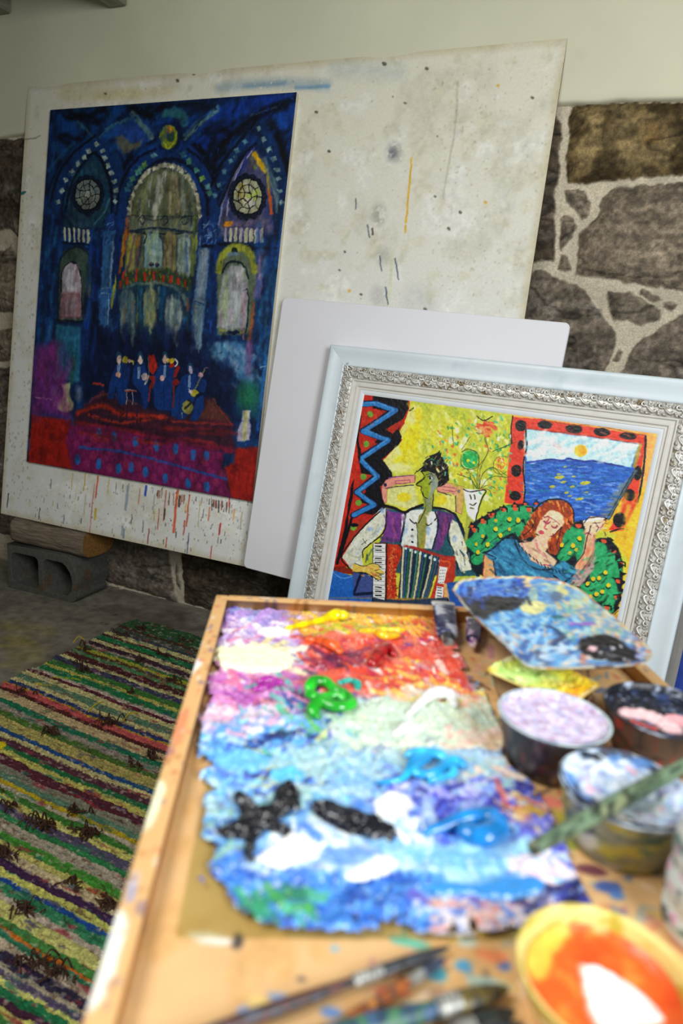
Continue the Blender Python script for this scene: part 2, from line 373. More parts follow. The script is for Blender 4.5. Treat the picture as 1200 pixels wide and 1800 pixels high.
wa.c = mort*(1-al)+colr*al
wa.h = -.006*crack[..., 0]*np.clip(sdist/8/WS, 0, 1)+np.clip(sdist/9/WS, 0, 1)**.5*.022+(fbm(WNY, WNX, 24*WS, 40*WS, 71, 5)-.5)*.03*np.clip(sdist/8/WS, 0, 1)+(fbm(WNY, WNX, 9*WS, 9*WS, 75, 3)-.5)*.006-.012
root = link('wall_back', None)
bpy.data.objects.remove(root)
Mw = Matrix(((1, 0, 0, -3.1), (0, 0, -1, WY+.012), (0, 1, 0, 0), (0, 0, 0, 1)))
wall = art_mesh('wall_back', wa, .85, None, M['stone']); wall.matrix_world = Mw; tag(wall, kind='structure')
# white plaster above the stones, with a ragged lower edge
nx = 460; xs = np.linspace(-3.1, 1.5, nx); rag = (fbm(1, nx, 2, 26, 5, 4)[0]-.5)*.03
rows = [(1.838, .03), (1.838, -.004), (1.846, -.010), (1.87, -.008), (1.95, -.004), (2.6, -.004)]
V = []
for i, (z, dy) in enumerate(rows): V += [(x, WY+.006+dy+(.003*math.sin(x*9) if i > 2 else 0), z+(rag[j]*(1 if i < 4 else 0))) for j, x in enumerate(xs)]
plas = link('plaster', mesh_np('plaster', V, grid_faces(nx, len(rows), flip=False)), M['plaster'], None); plas.parent = wall; plas.matrix_parent_inverse = Mw.inverted()
# floor
def floorpt(x, y):
    q = on_plane(x, y, np.array([0, 0, 0.]), np.array([0, 0, 1.])); return q[0]+3.1, 2.3-q[1], mpp(q)
fa = Art(4.6, 4.8, 380, 400, floorpt, '706a5e', seed=8)
fa.blotch('8a8276', 30, .52, .6, seed=1).blotch('4b443c', 18, .56, .6, seed=2).blotch('585046', 8, .6, .5, seed=3)
fa.dabs(0, 90, 1085, 1180, 26, 40, 9, ['7d7430', '857a38', '8f8032'], 10, .28, soft=5).dabs(-40, 60, 1100, 1150, 10, 40, 8, ['8a7e34'], 10, .4, soft=4)
fa.dabs(150, 215, 1060, 1110, 7, 6, 3, ['3a2018', '2a1814'], 0, .9)
fl = art_mesh('floor', fa, .75, None, M['concrete'], extra=(fbm(400, 380, 20, 20, 3, 4)-.5)*.006-.003); fl.matrix_world = Matrix.Translation((-3.1, -2.5, 0)); tag(fl, kind='structure')
b = MB(); b.box(-3.1, 1.5, -2.5, 2.3, 2.42, 2.5); tag(b.build('ceiling', M['ceiling']), kind='structure')
b = MB(); b.box(-3.2, -3.1, -2.5, 2.3, 0, 2.5); tag(b.build('wall_left', M['ceiling']), kind='structure')
b = MB(); b.box(-1.974, -1.894, .2, WY-.004, 2.24, 2.42, .004); tag(b.build('trim_1', M['beam']), kind='structure')
b = MB(); b.box(-2.68, -2.455, .2, WY-.004, 2.268, 2.42, .004); tag(b.build('trim_2', M['beam']), kind='structure')

# ================================================================== RAG RUG
RX0, RX1, RY0, RY1 = -1.68, -.44, .42, 2.045
def rugpt(x, y):
    q = on_plane(x, y, np.array([0, 0, .012]), np.array([0, 0, 1.])); return q[0]-RX0, RY1-q[1], mpp(q)
rg = Art(RX1-RX0, RY1-RY0, 440, 620, rugpt, '8f8858', seed=21, wob=2.5)
CRM, YEL, GRN, OLV, MRN, NVY, GRY, PRP, MIX = 'a59c6c', 'aaa55c', '1c6038', '3c6028', '40201f', '27304f', '857c6e', '3c2640', None
S1 = [(40,'2c4a2c'),(85,'3d2a20'),(115,'3c4238'),(165,'2e3440'),(185,CRM),(235,MRN),(255,GRN),(304,MRN),(320,CRM),(350,'35242c'),(400,GRY),(420,'2f5a30'),(450,'8a8a34'),(482,'46301f'),(510,'3f6a42'),(550,MRN),(610,CRM),(640,'37344a'),(700,'33602a'),(760,'9a9448'),(790,GRN),(855,'9c8e80'),(890,'4a1c28'),(925,CRM),(980,'4d6a50'),(1052,CRM),(1100,'263058'),(1140,'9a8418'),(1160,'a44c4a'),(1222,'43201f'),(1262,'a08c68'),(1350,'1c6044'),(1420,'80786c'),(1490,'405c28'),(1560,'958a50')]
S2 = [(830,'20406c'),(880,CRM),(930,'482a33'),(1010,'1e5c34'),(1060,'a09a50'),(1120,'48222c'),(1225,'6e6c5c'),(1310,'4e6c58'),(1390,'98841f'),(1442,'968c78'),(1490,'36642a'),(1570,'aaa65c'),(1660,'4b4459')]
S3 = [(-40,'2a6a40'),(40,'8f8676'),(170,'3a742c'),(265,'a49e58'),(345,'a89a78'),(440,'38223f'),(550,'a6a656'),(640,'1c3f7c'),(700,'2f6c4a'),(820,'9a8f80'),(900,'a8a662'),(1060,'3e7036'),(1158,'a4581e'),(1200,'2a6248'),(1280,'9a8c78'),(1380,'2c2638'),(1500,'948a74'),(1570,'4b4459'),(1660,'a8a85e'),(1730,'1e603c'),(1860,'3c2030'),(1960,'a6a056'),(2060,'335f30'),(2160,'8a8070'),(2260,'402026')]
bounds = []
for S, (ox, oy, k, xc) in ((S1, (120, 1080, 6, 480)), (S2, (0, 1180, 6, 600)), (S3, (0, 1480, 5.625, 562))):
    for yc, c in S:
        q = on_plane(ox+xc/k, oy+yc/k, np.array([0, 0, .012]), np.array([0, 0, 1.])); bounds.append((q[1]+.05*q[0], hx(c)))
bounds.sort(key=lambda t: -t[0])
gx = rg.X/(rg.nx-1)*rg.W+RX0; gy = RY1-rg.Y/(rg.ny-1)*rg.H
vv = gy+.05*gx+(fbm(620, 440, 90, 90, 31, 2)-.5)*.022+(fbm(620, 440, 3, 7, 33, 2)-.5)*.007
bv = np.array([b_[0] for b_ in bounds]); bc = np.array([b_[1] for b_ in bounds])
idx = np.clip(np.searchsorted(-bv, -vv.ravel())-1, 0, len(bv)-1).reshape(vv.shape)
C0 = bc[idx]
mixn = fbm(620, 440, 3.2, 7, 41, 3); mix2 = fbm(620, 440, 2.2, 5, 43, 2)
lum = C0.mean(-1)
pale = (lum > .4)
spk = np.clip((mixn-.66)*12, 0, 1)[..., None]*pale[..., None]; C0 = C0*(1-spk*.7)+hx('5a4434')*spk*.7
spk = np.clip((mix2-.66)*14, 0, 1)[..., None]*(~pale)[..., None]; C0 = C0*(1-spk*.6)+hx('9a9080')*spk*.6
n3 = fbm(620, 440, 14, 40, 47, 3)
for (c, lo, hi) in (('7c2c34', .72, .9), ('2a5a48', .73, .9), ('3a3a5a', .74, .9)):
    n3 = fbm(620, 440, 4, 22, int(lo*1000), 3); a_ = np.clip((n3-lo)*10, 0, .75)[..., None]; C0 = C0*(1-a_)+hx(c)*a_
C0 = C0*(.80+.4*fbm(620, 440, 2.2, 3.2, 53, 2))[..., None]
rg.c = np.clip(C0*1.02, 0, 1)
rg.dabs(-10, 330, 1090, 1800, 130, 14, 1.8, ['3a1e14', '2c1610', '4a2818', '35201a'], 15, .9, soft=.8, spread=60)
rg.dabs(-10, 330, 1090, 1800, 60, 12, 2.2, ['c0b8a0', 'a89c8c', '8a3c2c'], 15, .8, soft=.8, spread=40)
for P, c, w_ in (([(95,1188),(140,1193)], '8a9a20', 7), ([(65,1200),(85,1204)], 'a8962a', 7), ([(150,1560),(190,1575)], '7a2c28', 5)): rg.st(P, w_, c, .8, dry=.1)
rg.el(-2, 1308, 15, 7, 'b8a818')
# small ridges of the weave
cords = np.abs(np.sin((vv)*math.pi/.0125))
warp = np.sin(gx*2*math.pi/.011+np.pi*np.floor(vv/.0125))
rg.h = .006+.0045*cords+.0012*warp+(fbm(620, 440, 2.5, 3, 57, 3)-.5)*.008+(fbm(620, 440, 40, 40, 58, 3)-.5)*.006
em = (gx > RX0+.012+.03*(fbm(620, 440, 8, 3, 61, 2)-.3)) & (gy < RY1-.01-.02*(fbm(620, 440, 3, 10, 63, 2)-.3)) & (gx < RX1-.01) & (gy > RY0+.01)
rg.h[~em] *= .3
rroot = empty('rag_rug', (RX0, RY0, 0)); tag(rroot, 'striped rag rug of green, cream and maroon strips on the concrete floor', 'rug')
art_mesh('woven_rug', rg, .62, rroot, M['rug'], mask=em)
# loose threads shed on the rug
r = np.random.RandomState(5); b = MB()
def clump(mb, x, y, s, n, hgt=.022):
    for _ in range(n):
        t = r.choice([0, 3.14])+r.normal(0, .55); l = s*r.uniform(.2, .8); x0 = x+r.normal(0, s*.55); y0 = y+r.normal(0, s*.2); P = [(x0, y0, .014)]; hh = hgt*max(0, r.normal(.15, .5))
        for k in range(4): t += r.uniform(-.8, .8); P.append((P[-1][0]+l*.3*math.cos(t), P[-1][1]+l*.3*math.sin(t), .015+hh*math.sin((k+1)*.8)))
        mb.sweep(smooth_line(P, 12), .0017*r.uniform(.6, 1.5), 4)
for (x, y), s, n in [((187,1270),.03,26),((262,1330),.022,18),((244,1163),.02,14),((285,1152),.022,10),((150,1140),.024,12),((75,1447),.035,30),((155,1465),.03,26),((140,1425),.025,16),((90,1285),.03,20),((148,1178),.024,16),((305,1195),.025,18),((8,1500),.03,26),((190,1585),.03,22),((45,1595),.03,20),((60,1690),.03,22),((210,1115),.03,14),((250,1105),.03,14),((325,1125),.03,10),((100,1710),.03,16),((15,1415),.02,10),((235,1345),.02,10),((130,1165),.02,8),((120,1550),.025,10),((40,1215),.025,12),((230,1218),.02,8)]:
    q = on_plane(x, y, np.array([0, 0, .014]), np.array([0, 0, 1.])); clump(b, q[0], q[1], s, n)
th = b.build('loose_threads', M['fluff'], smooth=True); tag(th, 'dark brown thread and straw litter scattered over the striped rug', 'threads', kind='stuff')
for (x, y), an in (((215,1268), .9), ((155,1252), 1.2), ((128,1130), .3)):
    by = MB(); q = on_plane(x, y, np.array([0, 0, .014]), np.array([0, 0, 1.])); by.sweep(smooth_line([(q[0], q[1], .014), (q[0]+.012, q[1]+.015, .035), (q[0]+.04*math.cos(an), q[1]+.05*math.sin(an), .03)], 10), .0022, 5)
    yt = by.build('yellow_yarn', M['yellow_th']); yt.parent = rroot; yt.matrix_parent_inverse = Matrix.Translation((-RX0, -RY0, 0))

# ================================================================== BLOCKS AND LOGS
def rounded(x0, x1, z0, z1, r, n=4):
    P = []
    for cx, cz, a0 in ((x1-r, z0+r, -90), (x1-r, z1-r, 0), (x0+r, z1-r, 90), (x0+r, z0+r, 180)):
        for k in range(n+1): t = math.radians(a0+90*k/n); P.append((cx+r*math.cos(t), cz+r*math.sin(t)))
    return P
import bmesh
def concrete_block(x, y, rz, label):
    """hollow block lying on its side: extruded outline with two rounded cores"""
    cu = bpy.data.curves.new('block_outline', 'CURVE'); cu.dimensions = '2D'; cu.fill_mode = 'BOTH'; cu.extrude = .095; cu.bevel_depth = .003
    outer = [(0, 0), (.338, 0), (.352, .012), (.352, .028), (.342, .036), (.362, .075), (.360, .105), (.346, .15), (.330, .178), (.318, .19), (0, .19)]
    for P, rv in ((outer, 0), (rounded(.016, .166, .018, .163, .026), 1), ([(.188, .018), (.312, .018), (.336, .045), (.342, .085), (.330, .125), (.310, .150), (.288, .163), (.206, .164), (.190, .148), (.187, .1)], 1)):
        sp = cu.splines.new('POLY'); sp.points.add(len(P)-1)
        for i, (px, pz) in enumerate(P[::-1] if rv else P): sp.points[i].co = (px, pz, 0, 1)
        sp.use_cyclic_u = True
    t = bpy.data.objects.new('tmp', cu); me = bpy.data.meshes.new_from_object(t); bpy.data.objects.remove(t)
    me.transform(Matrix.Translation((0, .098, 0)) @ Matrix.Rotation(math.radians(90), 4, 'X')); me.name = 'concrete_block'
    o = link('concrete_block', me, M['block']); o.location = (x, y, 0); o.rotation_euler = (0, 0, rz); return tag(o, label, 'block', 'concrete blocks under the panel')
concrete_block(-2.33, 2.028, .045, 'grey hollow concrete block on the floor under the left end of the panel')
def log(x, y, z, L, D, Hh, rz, label, seed):
    n, m = 40, 28; r = np.random.RandomState(seed); nz = fbm(m, n, 6, 12, seed, 3)
    root = empty('wood_log', (x, y, z), rz); V = []
    nz[-1] = nz[0]
    for i in range(n):
        u = i/(n-1); e = .010*(1-min(1, min(u, 1-u)*12))
        for k in range(m):
            t = 2*math.pi*k/m; c_, s_ = math.cos(t), math.sin(t)
            sq = 1/max(abs(c_)**3.6+abs(s_)**3.6, 1e-6)**(1/3.6)
            f = 1+.14*(nz[k, i]-.5)-e
            V.append((u*L, D/2+D/2*sq*c_*f, Hh/2+Hh/2*sq*s_*f))
    Fs = [(i*m+k, (i+1)*m+k, (i+1)*m+(k+1) % m, i*m+(k+1) % m) for i in range(n-1) for k in range(m)]+[tuple(range(m))]
    link('bark', mesh_np('bark', V, Fs), M['bark'], root)
    rim = V[(n-1)*m:]; me = mesh_np('cut_end', [(p[0]+.0005, p[1], p[2]) for p in rim]+[(L-.012, p[1], p[2]) for p in rim], [tuple(range(m))]+[(k, k+m, (k+1) % m+m, (k+1) % m) for k in range(m)], smooth=False)
    link('cut_end', me, M['endgrain'], root); return tag(root, label, 'log', 'wood pieces under the panel')
log(-2.315, 2.03, .1925, .385, .185, .1185, .03, 'weathered split log lying on top of the concrete block at lower left', 3)
concrete_block(-.80, 2.056, 0, 'concrete block hidden behind the framed painting')
log(-.80, 2.056, .1925, .36, .16, .108, 0, 'wood piece on the block hidden behind the framed painting', 9)

# ================================================================== LEANING PANEL
def basis(o, e1, up): n = np.cross(e1, up); return Matrix(((e1[0], up[0], n[0], o[0]), (e1[1], up[1], n[1], o[1]), (e1[2], up[2], n[2], o[2]), (0, 0, 0, 1))), n
E1 = np.array([1., 0, 0]); UP = np.array([0, .205, 1.697]); UP /= np.linalg.norm(UP)
BO = np.array([-2.385, 2.05, .312]); BW, BH = 2.05, 1.709
BM, BN = basis(BO, E1, UP)
def boardpt(x, y):
    q = on_plane(x, y, BO, BN); return (q-BO)@E1, BH-(q-BO)@UP, mpp(q)
ba = Art(BW, BH, 720, 600, boardpt, 'd6d2c0', seed=31, wob=1)
g = np.clip((ba.Y/600-.12)/.45, 0, 1)[..., None]; ba.c = ba.c*(1-g)+hx('cfcfcb')*g
ba.blotch('bdb9a6', 40, .55, .45, seed=2).blotch('c4bfa4', 18, .6, .5, seed=3).blotch('e0dfda', 26, .58, .5, seed=4)
edge_d = np.minimum(np.minimum(ba.X, 719-ba.X), np.minimum(ba.Y, 599-ba.Y)); ed = np.clip(1-edge_d/9, 0, 1)[..., None]*.35; ba.c = ba.c*(1-ed)+hx('a08c58')*ed
rr = np.random.RandomState(7)
for _ in range(800):
    x, y = rr.uniform(10, 990), rr.uniform(80, 990); ba.el(x, y, rr.uniform(.6, 1.9), rr.uniform(.6, 2.2), ['9a927c', '8a806a', '7c7466', 'b0a488'][rr.randint(4)], rr.uniform(.12, .45), soft=1)
for _ in range(230):
    x = rr.uniform(760, 975); y = rr.uniform(120, 540); ba.el(x, y, rr.uniform(1, 2.4), rr.uniform(1, 3), 'a8997c', rr.uniform(.2, .5), soft=1)
for _ in range(220):
    x = rr.uniform(0, 60); y = rr.uniform(300, 880); ba.el(x, y, rr.uniform(.6, 1.6), rr.uniform(1, 3), '86806f', .5, soft=1)
ba.st([(385,155),(470,146),(575,150)], 16, '6a8aa0', .42, soft=8, dry=.1).st([(430,152),(500,146)], 8, '4f789a', .4, soft=4, dry=.1).st([(520,155),(578,152)], 6, '3f78a8', .5, soft=3)
ba.st([(590,120),(700,128)], 30, 'a8b8b4', .35, soft=12).st([(110,165),(240,165)], 22, 'b8a860', .3, soft=10).st([(170,170),(300,160)], 14, 'bcab70', .3, soft=8)
ba.el(692, 268, 13, 17, '6f7074', .55, soft=9, dry=.3).el(690, 270, 6, 8, '50535a', .6, soft=5, dry=.3).el(665, 378, 12, 18, '77776e', .5, soft=10, dry=.45).el(672, 450, 14, 14, '84847c', .35, soft=9, dry=.4).el(665, 520, 14, 18, '88888a', .3, soft=9, dry=.4).el(735, 540, 30, 40, 'a8a8a6', .3, soft=14)
ba.st([(723,280),(719,330),(712,408)], 3.6, 'cf9f22', .95, dry=.25).st([(724,276),(722,310)], 1.6, 'c8a040', .8).st([(690,445),(683,530)], 5, 'c8cba0', .6, soft=2)
ba.st([(804,145),(800,220),(778,350)], 3, '9a9684', .5, soft=2).st([(625,350),(625,368)], 1.6, '2c3c50').st([(645,396),(650,417)], 1.8, '2a3a50').st([(654,402),(655,412)], 3, '3c3030').st([(667,450),(670,476)], 1.8, '2c3a4c').st([(694,455),(701,492)], 2, '2c3a50').st([(677,505),(682,535)], 2, '233a58')
for x, y, s in ((675,112,5),(556,197,4),(578,266,4),(690,170,2),(712,182,3),(768,240,2),(788,402,4),(750,120,4),(935,172,4),(765,345,3),(809,373,4),(747,543,4),(605,443,3),(596,475,3),(634,518,3),(340,130,3),(312,142,4),(185,165,3),(165,230,0)):
    if s: ba.el(x, y, s*.9, s*.6, '4a4438', .85, rot=30, soft=1)
for x, y in ((614,512),(853,356),(875,150)): ba.el(x, y, 3, 3, 'd8a830', .8)
ba.st([(35,342),(46,337)], 5, '1f6a70', taper=True).st([(42,245),(60,243),(70,238)], 2, '8a846c')
# drips and spatter under the painting
D_ = [(150,832,163,'b0962a',2.2),(151,870,905,'9a8a3a',1.5),(128,833,860,'b8a040',2),(172,838,875,'c84a28',3.2),(166,850,938,'a83a2a',1.6),(192,842,866,'c8a848',1.8),(225,855,895,'8a94a0',6),(246,858,885,'b8642a',2),(257,855,870,'1c3ca0',5),(232,905,922,'2a2420',1.6),(272,870,900,'7a8080',1.6),(285,858,875,'4a3a2c',1.4),(292,862,915,'b04030',2),(290,895,912,'2c2420',3),(312,862,935,'d0502a',5),(316,872,890,'2c1818',4),(333,870,925,'b84a2c',3),(327,885,900,'d0a830',2.5),(280,895,930,'a83830',1.8),(272,895,915,'c8a030',2),(325,915,940,'b03a28',2.5),(310,935,945,'303030',2),(332,938,972,'2a3a5c',2),(358,895,910,'2a2420',1.5),(368,892,915,'c8784a',3),(387,920,940,'b02020',3.2),(404,872,890,'c84858',3),(412,895,915,'d8a060',3),(384,945,955,'3a2c28',2),(372,960,985,'b83c30',2),(262,930,955,'8a2c22',2.4),(293,945,962,'b82c2a',2.4),(252,915,935,'58606a',2),(215,925,940,'8a98a4',4),(218,930,945,'76868c',4),(168,895,912,'b8a030',5),(90,843,858,'222228',1.6),(15,868,892,'1c2430',2.6),(70,893,912,'1c2430',2),(113,905,920,'2a3040',1.6),(352,880,925,'a8a070',2),(425,900,930,'8a7c50',1.6),(135,850,900,'c8bc90',1.5),(205,850,860,'202028',1.2),(160,955,960,'444',0)]
for x, y0, y1, c, w_ in D_:
    if w_: 
        y1_ = y1 if y1 > y0 else y0+30
        ba.st([(x+.09*0, y0), (x-.1*(y1_-y0), y1_)], w_, c, .9, soft=.8, sm=False)
for _ in range(330):
    x = rr.uniform(60, 440); y = rr.uniform(850, 985); l = rr.uniform(0, 8) if rr.rand() < .4 else 1
    ba.st([(x, y), (x-.1*l, y+l)], rr.uniform(.8, 2), ['2c2820', '4a3a2c', '8a3a28', '6a7a84', 'a8862c', '3a4450'][rr.randint(6)], rr.uniform(.5, .95), soft=.7, sm=False)
for i in range(26): x = 275+rr.uniform(0, 130); y = 862+(x-275)*.17; ba.st([(x, y), (x-1, y+rr.uniform(6, 22))], 1.8, ['6a2a20', '2c2420', '8a4a2c', 'a83428'][rr.randint(4)], .9, soft=.7, sm=False)
proot = empty('wall_panel', M=BM); tag(proot, 'large stained white hardboard panel leaning on the wall behind the blue painting', 'panel')
art_mesh('painted_face', ba, .80, proot, M['board'])
b = MB(); b.box(0, BW, 0, BH, -.009, -.0004); b.build('board_core', M['edge'], proot)

# ================================================================== CATHEDRAL PAINTING
PX0, PX1, PY0, PY1 = .142, 1.208, .240, 1.608     # on the panel, metres
PT = .016
def p1pt(x, y):
    q = on_plane(x, y, BO+BN*PT, BN); return (q-BO)@E1-PX0, PY1-(q-BO)@UP, mpp(q)
a = Art(PX1-PX0, PY1-PY0, 560, 720, p1pt, '0a1f45', seed=51, wob=2.6); a.sk = 1.7
def cathedral(a):
    a.blotch('0e3a72', 26, .5, .7, seed=1).blotch('061430', 20, .55, .7, seed=2).blotch('14507c', 14, .62, .6, asp=.4, seed=3)
    a.org(0, 0, 2)
    # vault of the sky
    a.pl([(400,450),(470,400),(560,470),(520,600),(440,560),(340,600)], '1c3f82', .8, 5).pl([(660,440),(760,400),(880,340),(1050,330),(1045,420),(900,410),(800,500),(740,560),(690,520)], '0c2f86', .9, 5)
    a.pl([(1050,340),(1035,560),(1000,470),(960,420),(980,350)], '0c4096', .9, 5).pl([(200,400),(330,385),(300,470),(210,560)], '0c3a7a', .8, 6)
    a.pl([(350,470),(470,420),(500,500),(430,540),(370,520)], '2a4a8a', .8, 5).pl([(405,500),(450,490),(500,490),(490,520),(420,540)], '6a6454', .7, 4)
    for P, w_ in (([(230,400),(330,420),(380,380)], 30), ([(210,480),(260,520),(300,500)], 26), ([(450,380),(520,400),(545,450)], 26), ([(520,380),(600,370),(720,365)], 16), ([(700,470),(760,440),(740,520)], 26), ([(1040,345),(900,400),(820,480),(740,580)], 24), ([(950,440),(980,520),(1010,590)], 28), ([(760,560),(830,480),(880,450)], 20), ([(200,560),(240,620),(190,700)], 20)): a.st(P, w_, '060d1c', .9, 4, dry=.15)
    for P, w_, c in (([(465,395),(500,440),(530,485)], 17, '4e6f78'), ([(765,380),(700,430),(645,480)], 16, '567e88'), ([(580,400),(630,400),(650,430)], 30, '2a626a'), ([(275,430),(330,490)], 12, '2c5c7c'), ([(345,480),(400,440),(450,420)], 12, '2e6480'), ([(390,560),(470,500),(520,470)], 12, '184a70'), ([(640,520),(700,470)], 10, '1c4a68')): a.st(P, w_, c, .85, 3, dry=.12)
    # main arch
    arch = [(432,770),(440,700),(460,640),(500,590),(545,560),(600,550),(650,580),(690,640),(712,700),(716,780)]
    a.st([(420,760),(430,640),(490,560),(560,520),(640,520),(700,570),(745,660),(750,760)], 60, '0c2c68', 1, 4)
    for i, (x, y) in enumerate([(432,680),(440,655),(455,630),(470,605),(490,588),(510,570),(540,548),(645,545),(660,562),(675,585),(690,605),(708,628),(725,655),(735,680)]): a.sq(x, y, 13, ['34607c', '4a7d8c', '3c6a70', '5a8a48'][(i*7) % 4 if i > 8 else (i % 3)], .85, rot=40)
    a.pl([(445,1000),(440,780),(470,680),(520,610),(590,590),(650,610),(690,680),(705,780),(700,1000)], '50583e', 1, 2)
    for P, w_, c in (([(480,770),(510,670),(560,610)], 34, '6c7450'), ([(540,780),(560,690),(580,612)], 22, 'a7a89c'), ([(600,770),(605,620)], 26, '8a8464'), ([(625,770),(630,630)], 12, '4c4c3c'), ([(650,770),(640,620)], 18, '7c8676'), ([(680,770),(672,660)], 16, '6c7668'), ([(520,760),(540,690)], 10, '46503c'), ([(455,1000),(458,830),(470,790)], 14, '9a5a28'), ([(440,1000),(446,830)], 8, 'a88a24')): a.st(P, w_, c, .9, 3, dry=.05)
    a.st(arch, 22, '0d3070', .7, 2); a.st([(452,770),(462,700),(490,640),(530,600),(590,582),(645,605),(685,660),(700,730)], 15, 'a9a588', .9, 2, dry=.22)
    for i in range(13): t = i/12*math.pi; a.sq(577-122*math.cos(t), 740-155*math.sin(t), 8, 'bcb8a0', .7)
    a.pl([(455,755),(700,760),(700,812),(455,808)], '5e6652', 1, 2)
    for x in (500,575,650): a.st([(x-8,770),(x+10,762),(x+14,780),(x-4,790),(x-10,778)], 4, '2e3c40', .9); a.el(x, 776, 9, 10, '7c8478', .5)
    a.st([(452,812),(580,822),(700,812)], 6, '17202c').st([(452,756),(580,762),(700,758)], 3, '28302c')
    for P, w_, c in (([(460,940),(470,830)], 24, '8a8c40'), ([(480,930),(488,830)], 10, '5c3448'), ([(590,940),(595,830)], 30, '857858'), ([(610,930),(606,830)], 6, '5a4028'), ([(690,960),(692,830)], 12, '848c34'), ([(575,930),(575,840)], 10, '283444')): a.st(P, w_, c, .9, 3)
    a.el(540, 880, 34, 62, '2c4048', 1, soft=2).el(540, 882, 27, 56, '708c90', 1, soft=3).el(545, 880, 12, 40, 'a0b0a8', .8, soft=5).el(650, 885, 28, 66, '6e8084', 1, soft=3).el(645, 890, 12, 50, '8c9a98', .7, soft=5)
    a.st([(404,760),(414,630),(474,540),(560,492),(655,492),(728,555),(770,650),(776,760)], 18, '050b1a', .95, 3, dry=.08).st([(434,760),(446,660),(505,575),(590,560)], 10, '060f24', .8, 3).st([(600,558),(680,590),(728,700),(735,780)], 12, '060f24', .85, 3)
    # side gothic arches, left and right
    a.st([(165,760),(180,650),(235,555),(325,470),(415,540),(440,640),(448,760)], 16, '040914', .95, 3, dry=.08).st([(170,600),(240,520),(320,470)], 12, '1c4c78', .7, 4)
    a.st([(180,740),(200,660),(250,570),(330,480),(390,540),(420,640),(424,740)], 62, '0c2a56', 1, 4).pl([(225,800),(232,680),(270,600),(330,545),(375,600),(388,700),(385,800)], '12354c', 1, 3)
    for x, y in [(200,710),(215,672),(232,640),(248,612),(262,590),(275,570),(292,548),(305,530),(345,508),(365,552),(378,582),(390,608),(402,638),(408,662),(406,690)]: a.sq(x, y, 11, '94a69c')
    a.st([(215,760),(228,670),(262,600),(325,540),(378,600),(396,720)], 10, '071226', .9, 2).st([(240,720),(290,600)], 8, '24566c', .7, 2).el(280, 780, 40, 30, '3a4c58', .6, soft=8).st([(330,790),(370,740),(385,700)], 8, '4a7484', .6)
    a.st([(770,800),(790,680),(820,600),(870,510),(920,450),(960,520),(985,620),(1000,720)], 56, '0c2c58', 1, 4).pl([(768,800),(785,700),(820,610),(885,515),(930,560),(960,680),(960,800)], '3b3c62', 1, 3)
    a.st([(770,790),(786,700),(820,620),(885,525)], 7, '9a98c0', .8, 2).st([(800,700),(850,590)], 14, '2c4a8a', .7, 4).st([(780,800),(800,740)], 16, '6e6878', .8, 5).pl([(800,780),(950,770),(960,820),(770,830)], '6a5c78', .8, 6)
    a.st([(893,540),(915,575),(935,600)], 17, 'c09818', .95, 2).st([(880,560),(900,590)], 12, '6c7c30', .7, 3).st([(940,600),(948,700),(950,720)], 9, 'a08828', .8, 2).st([(948,690),(954,750)], 9, 'b84a1c', .95, 2).st([(930,560),(965,640),(975,720)], 14, '5a747c', .8, 3).el(800, 788, 18, 9, 'c07820', .9, rot=-20)
    a.st([(740,760),(790,640),(870,500),(915,440)], 16, '060e20', .95, 3).st([(960,450),(1000,560),(1015,600)], 24, '050b18', .9, 4).st([(900,440),(950,440)], 14, '0a1a2a', .9)
    for x, y in [(910,452),(927,490),(945,525),(960,560),(972,598),(978,630),(984,672),(990,712),(838,528),(825,552),(800,575),(790,600),(784,640),(770,665),(755,690)]: a.sq(x, y, 12, '7c9c9c' if x > 880 else '487484')
    # medallion over the main arch
    a.el(592, 478, 46, 66, '08163a', 1, soft=4).el(592, 482, 32, 44, '74801c', 1, soft=2).el(600, 478, 14, 22, '1c3838', .9, soft=2).el(594, 456, 12, 14, 'c07a1c', .9, soft=2).st([(575,500),(590,522),(612,505)], 6, 'b4b838', .9)
    a.dabs(180, 460, 380, 800, 50, 60, 16, ['060d1e', '0a1c3c', '103a60'], 60, .55, seed=91, soft=4).dabs(700, 1040, 340, 800, 60, 60, 18, ['050b1a', '0a2050', '0c2c6c', '061024'], 120, .5, seed=92, soft=4)
    for x, y in [(200,710),(215,672),(248,612),(275,570),(305,530),(345,508),(378,582),(402,638),(408,662),(910,452),(945,525),(972,598),(984,672),(825,552),(790,600)]: a.sq(x, y, 11, '8ca09c', .8)
    # rose windows
    def rose(x, y, rx, ry, c1, c2, seed):
        a.el(x, y, rx*1.28, ry*1.24, '1a2740', .85, soft=2)
        for k in range(16): t = k/16*6.2832; a.st([(x+1.12*rx*math.cos(t)+rx*.14*math.cos(s_), y+1.1*ry*math.sin(t)+ry*.13*math.sin(s_)) for s_ in np.linspace(0, 6.28, 8)], 3.2, '040810', .95)
        a.el(x, y, rx, ry, c1, 1, soft=1.5); r = np.random.RandomState(seed)
        for k in range(9): t = r.uniform(0, 6.28); q = r.uniform(.2, .75); a.el(x+rx*q*math.cos(t), y+ry*q*math.sin(t), rx*.24, ry*.2, c2[k % len(c2)], .8, rot=r.uniform(0, 90))
        for q, n, o in ((.42, 6, .3), (.74, 9, 0)): 
            a.st([(x+rx*q*math.cos(t)*r.uniform(.9, 1.1), y+ry*q*math.sin(t)*r.uniform(.9, 1.1)) for t in np.linspace(o, o+6.283, n+1)], 4, '05080c', 1, sm=False)
            q2 = .42+.32 if q < .5 else 1.0
            for k in range(n+2): t = o+k/(n+2)*6.283+r.uniform(-.15, .15); a.st([(x+rx*q*math.cos(t), y+ry*q*math.sin(t)), (x+rx*q2*math.cos(t+.1), y+ry*q2*math.sin(t+.1))], 4, '05080c', 1, sm=False)
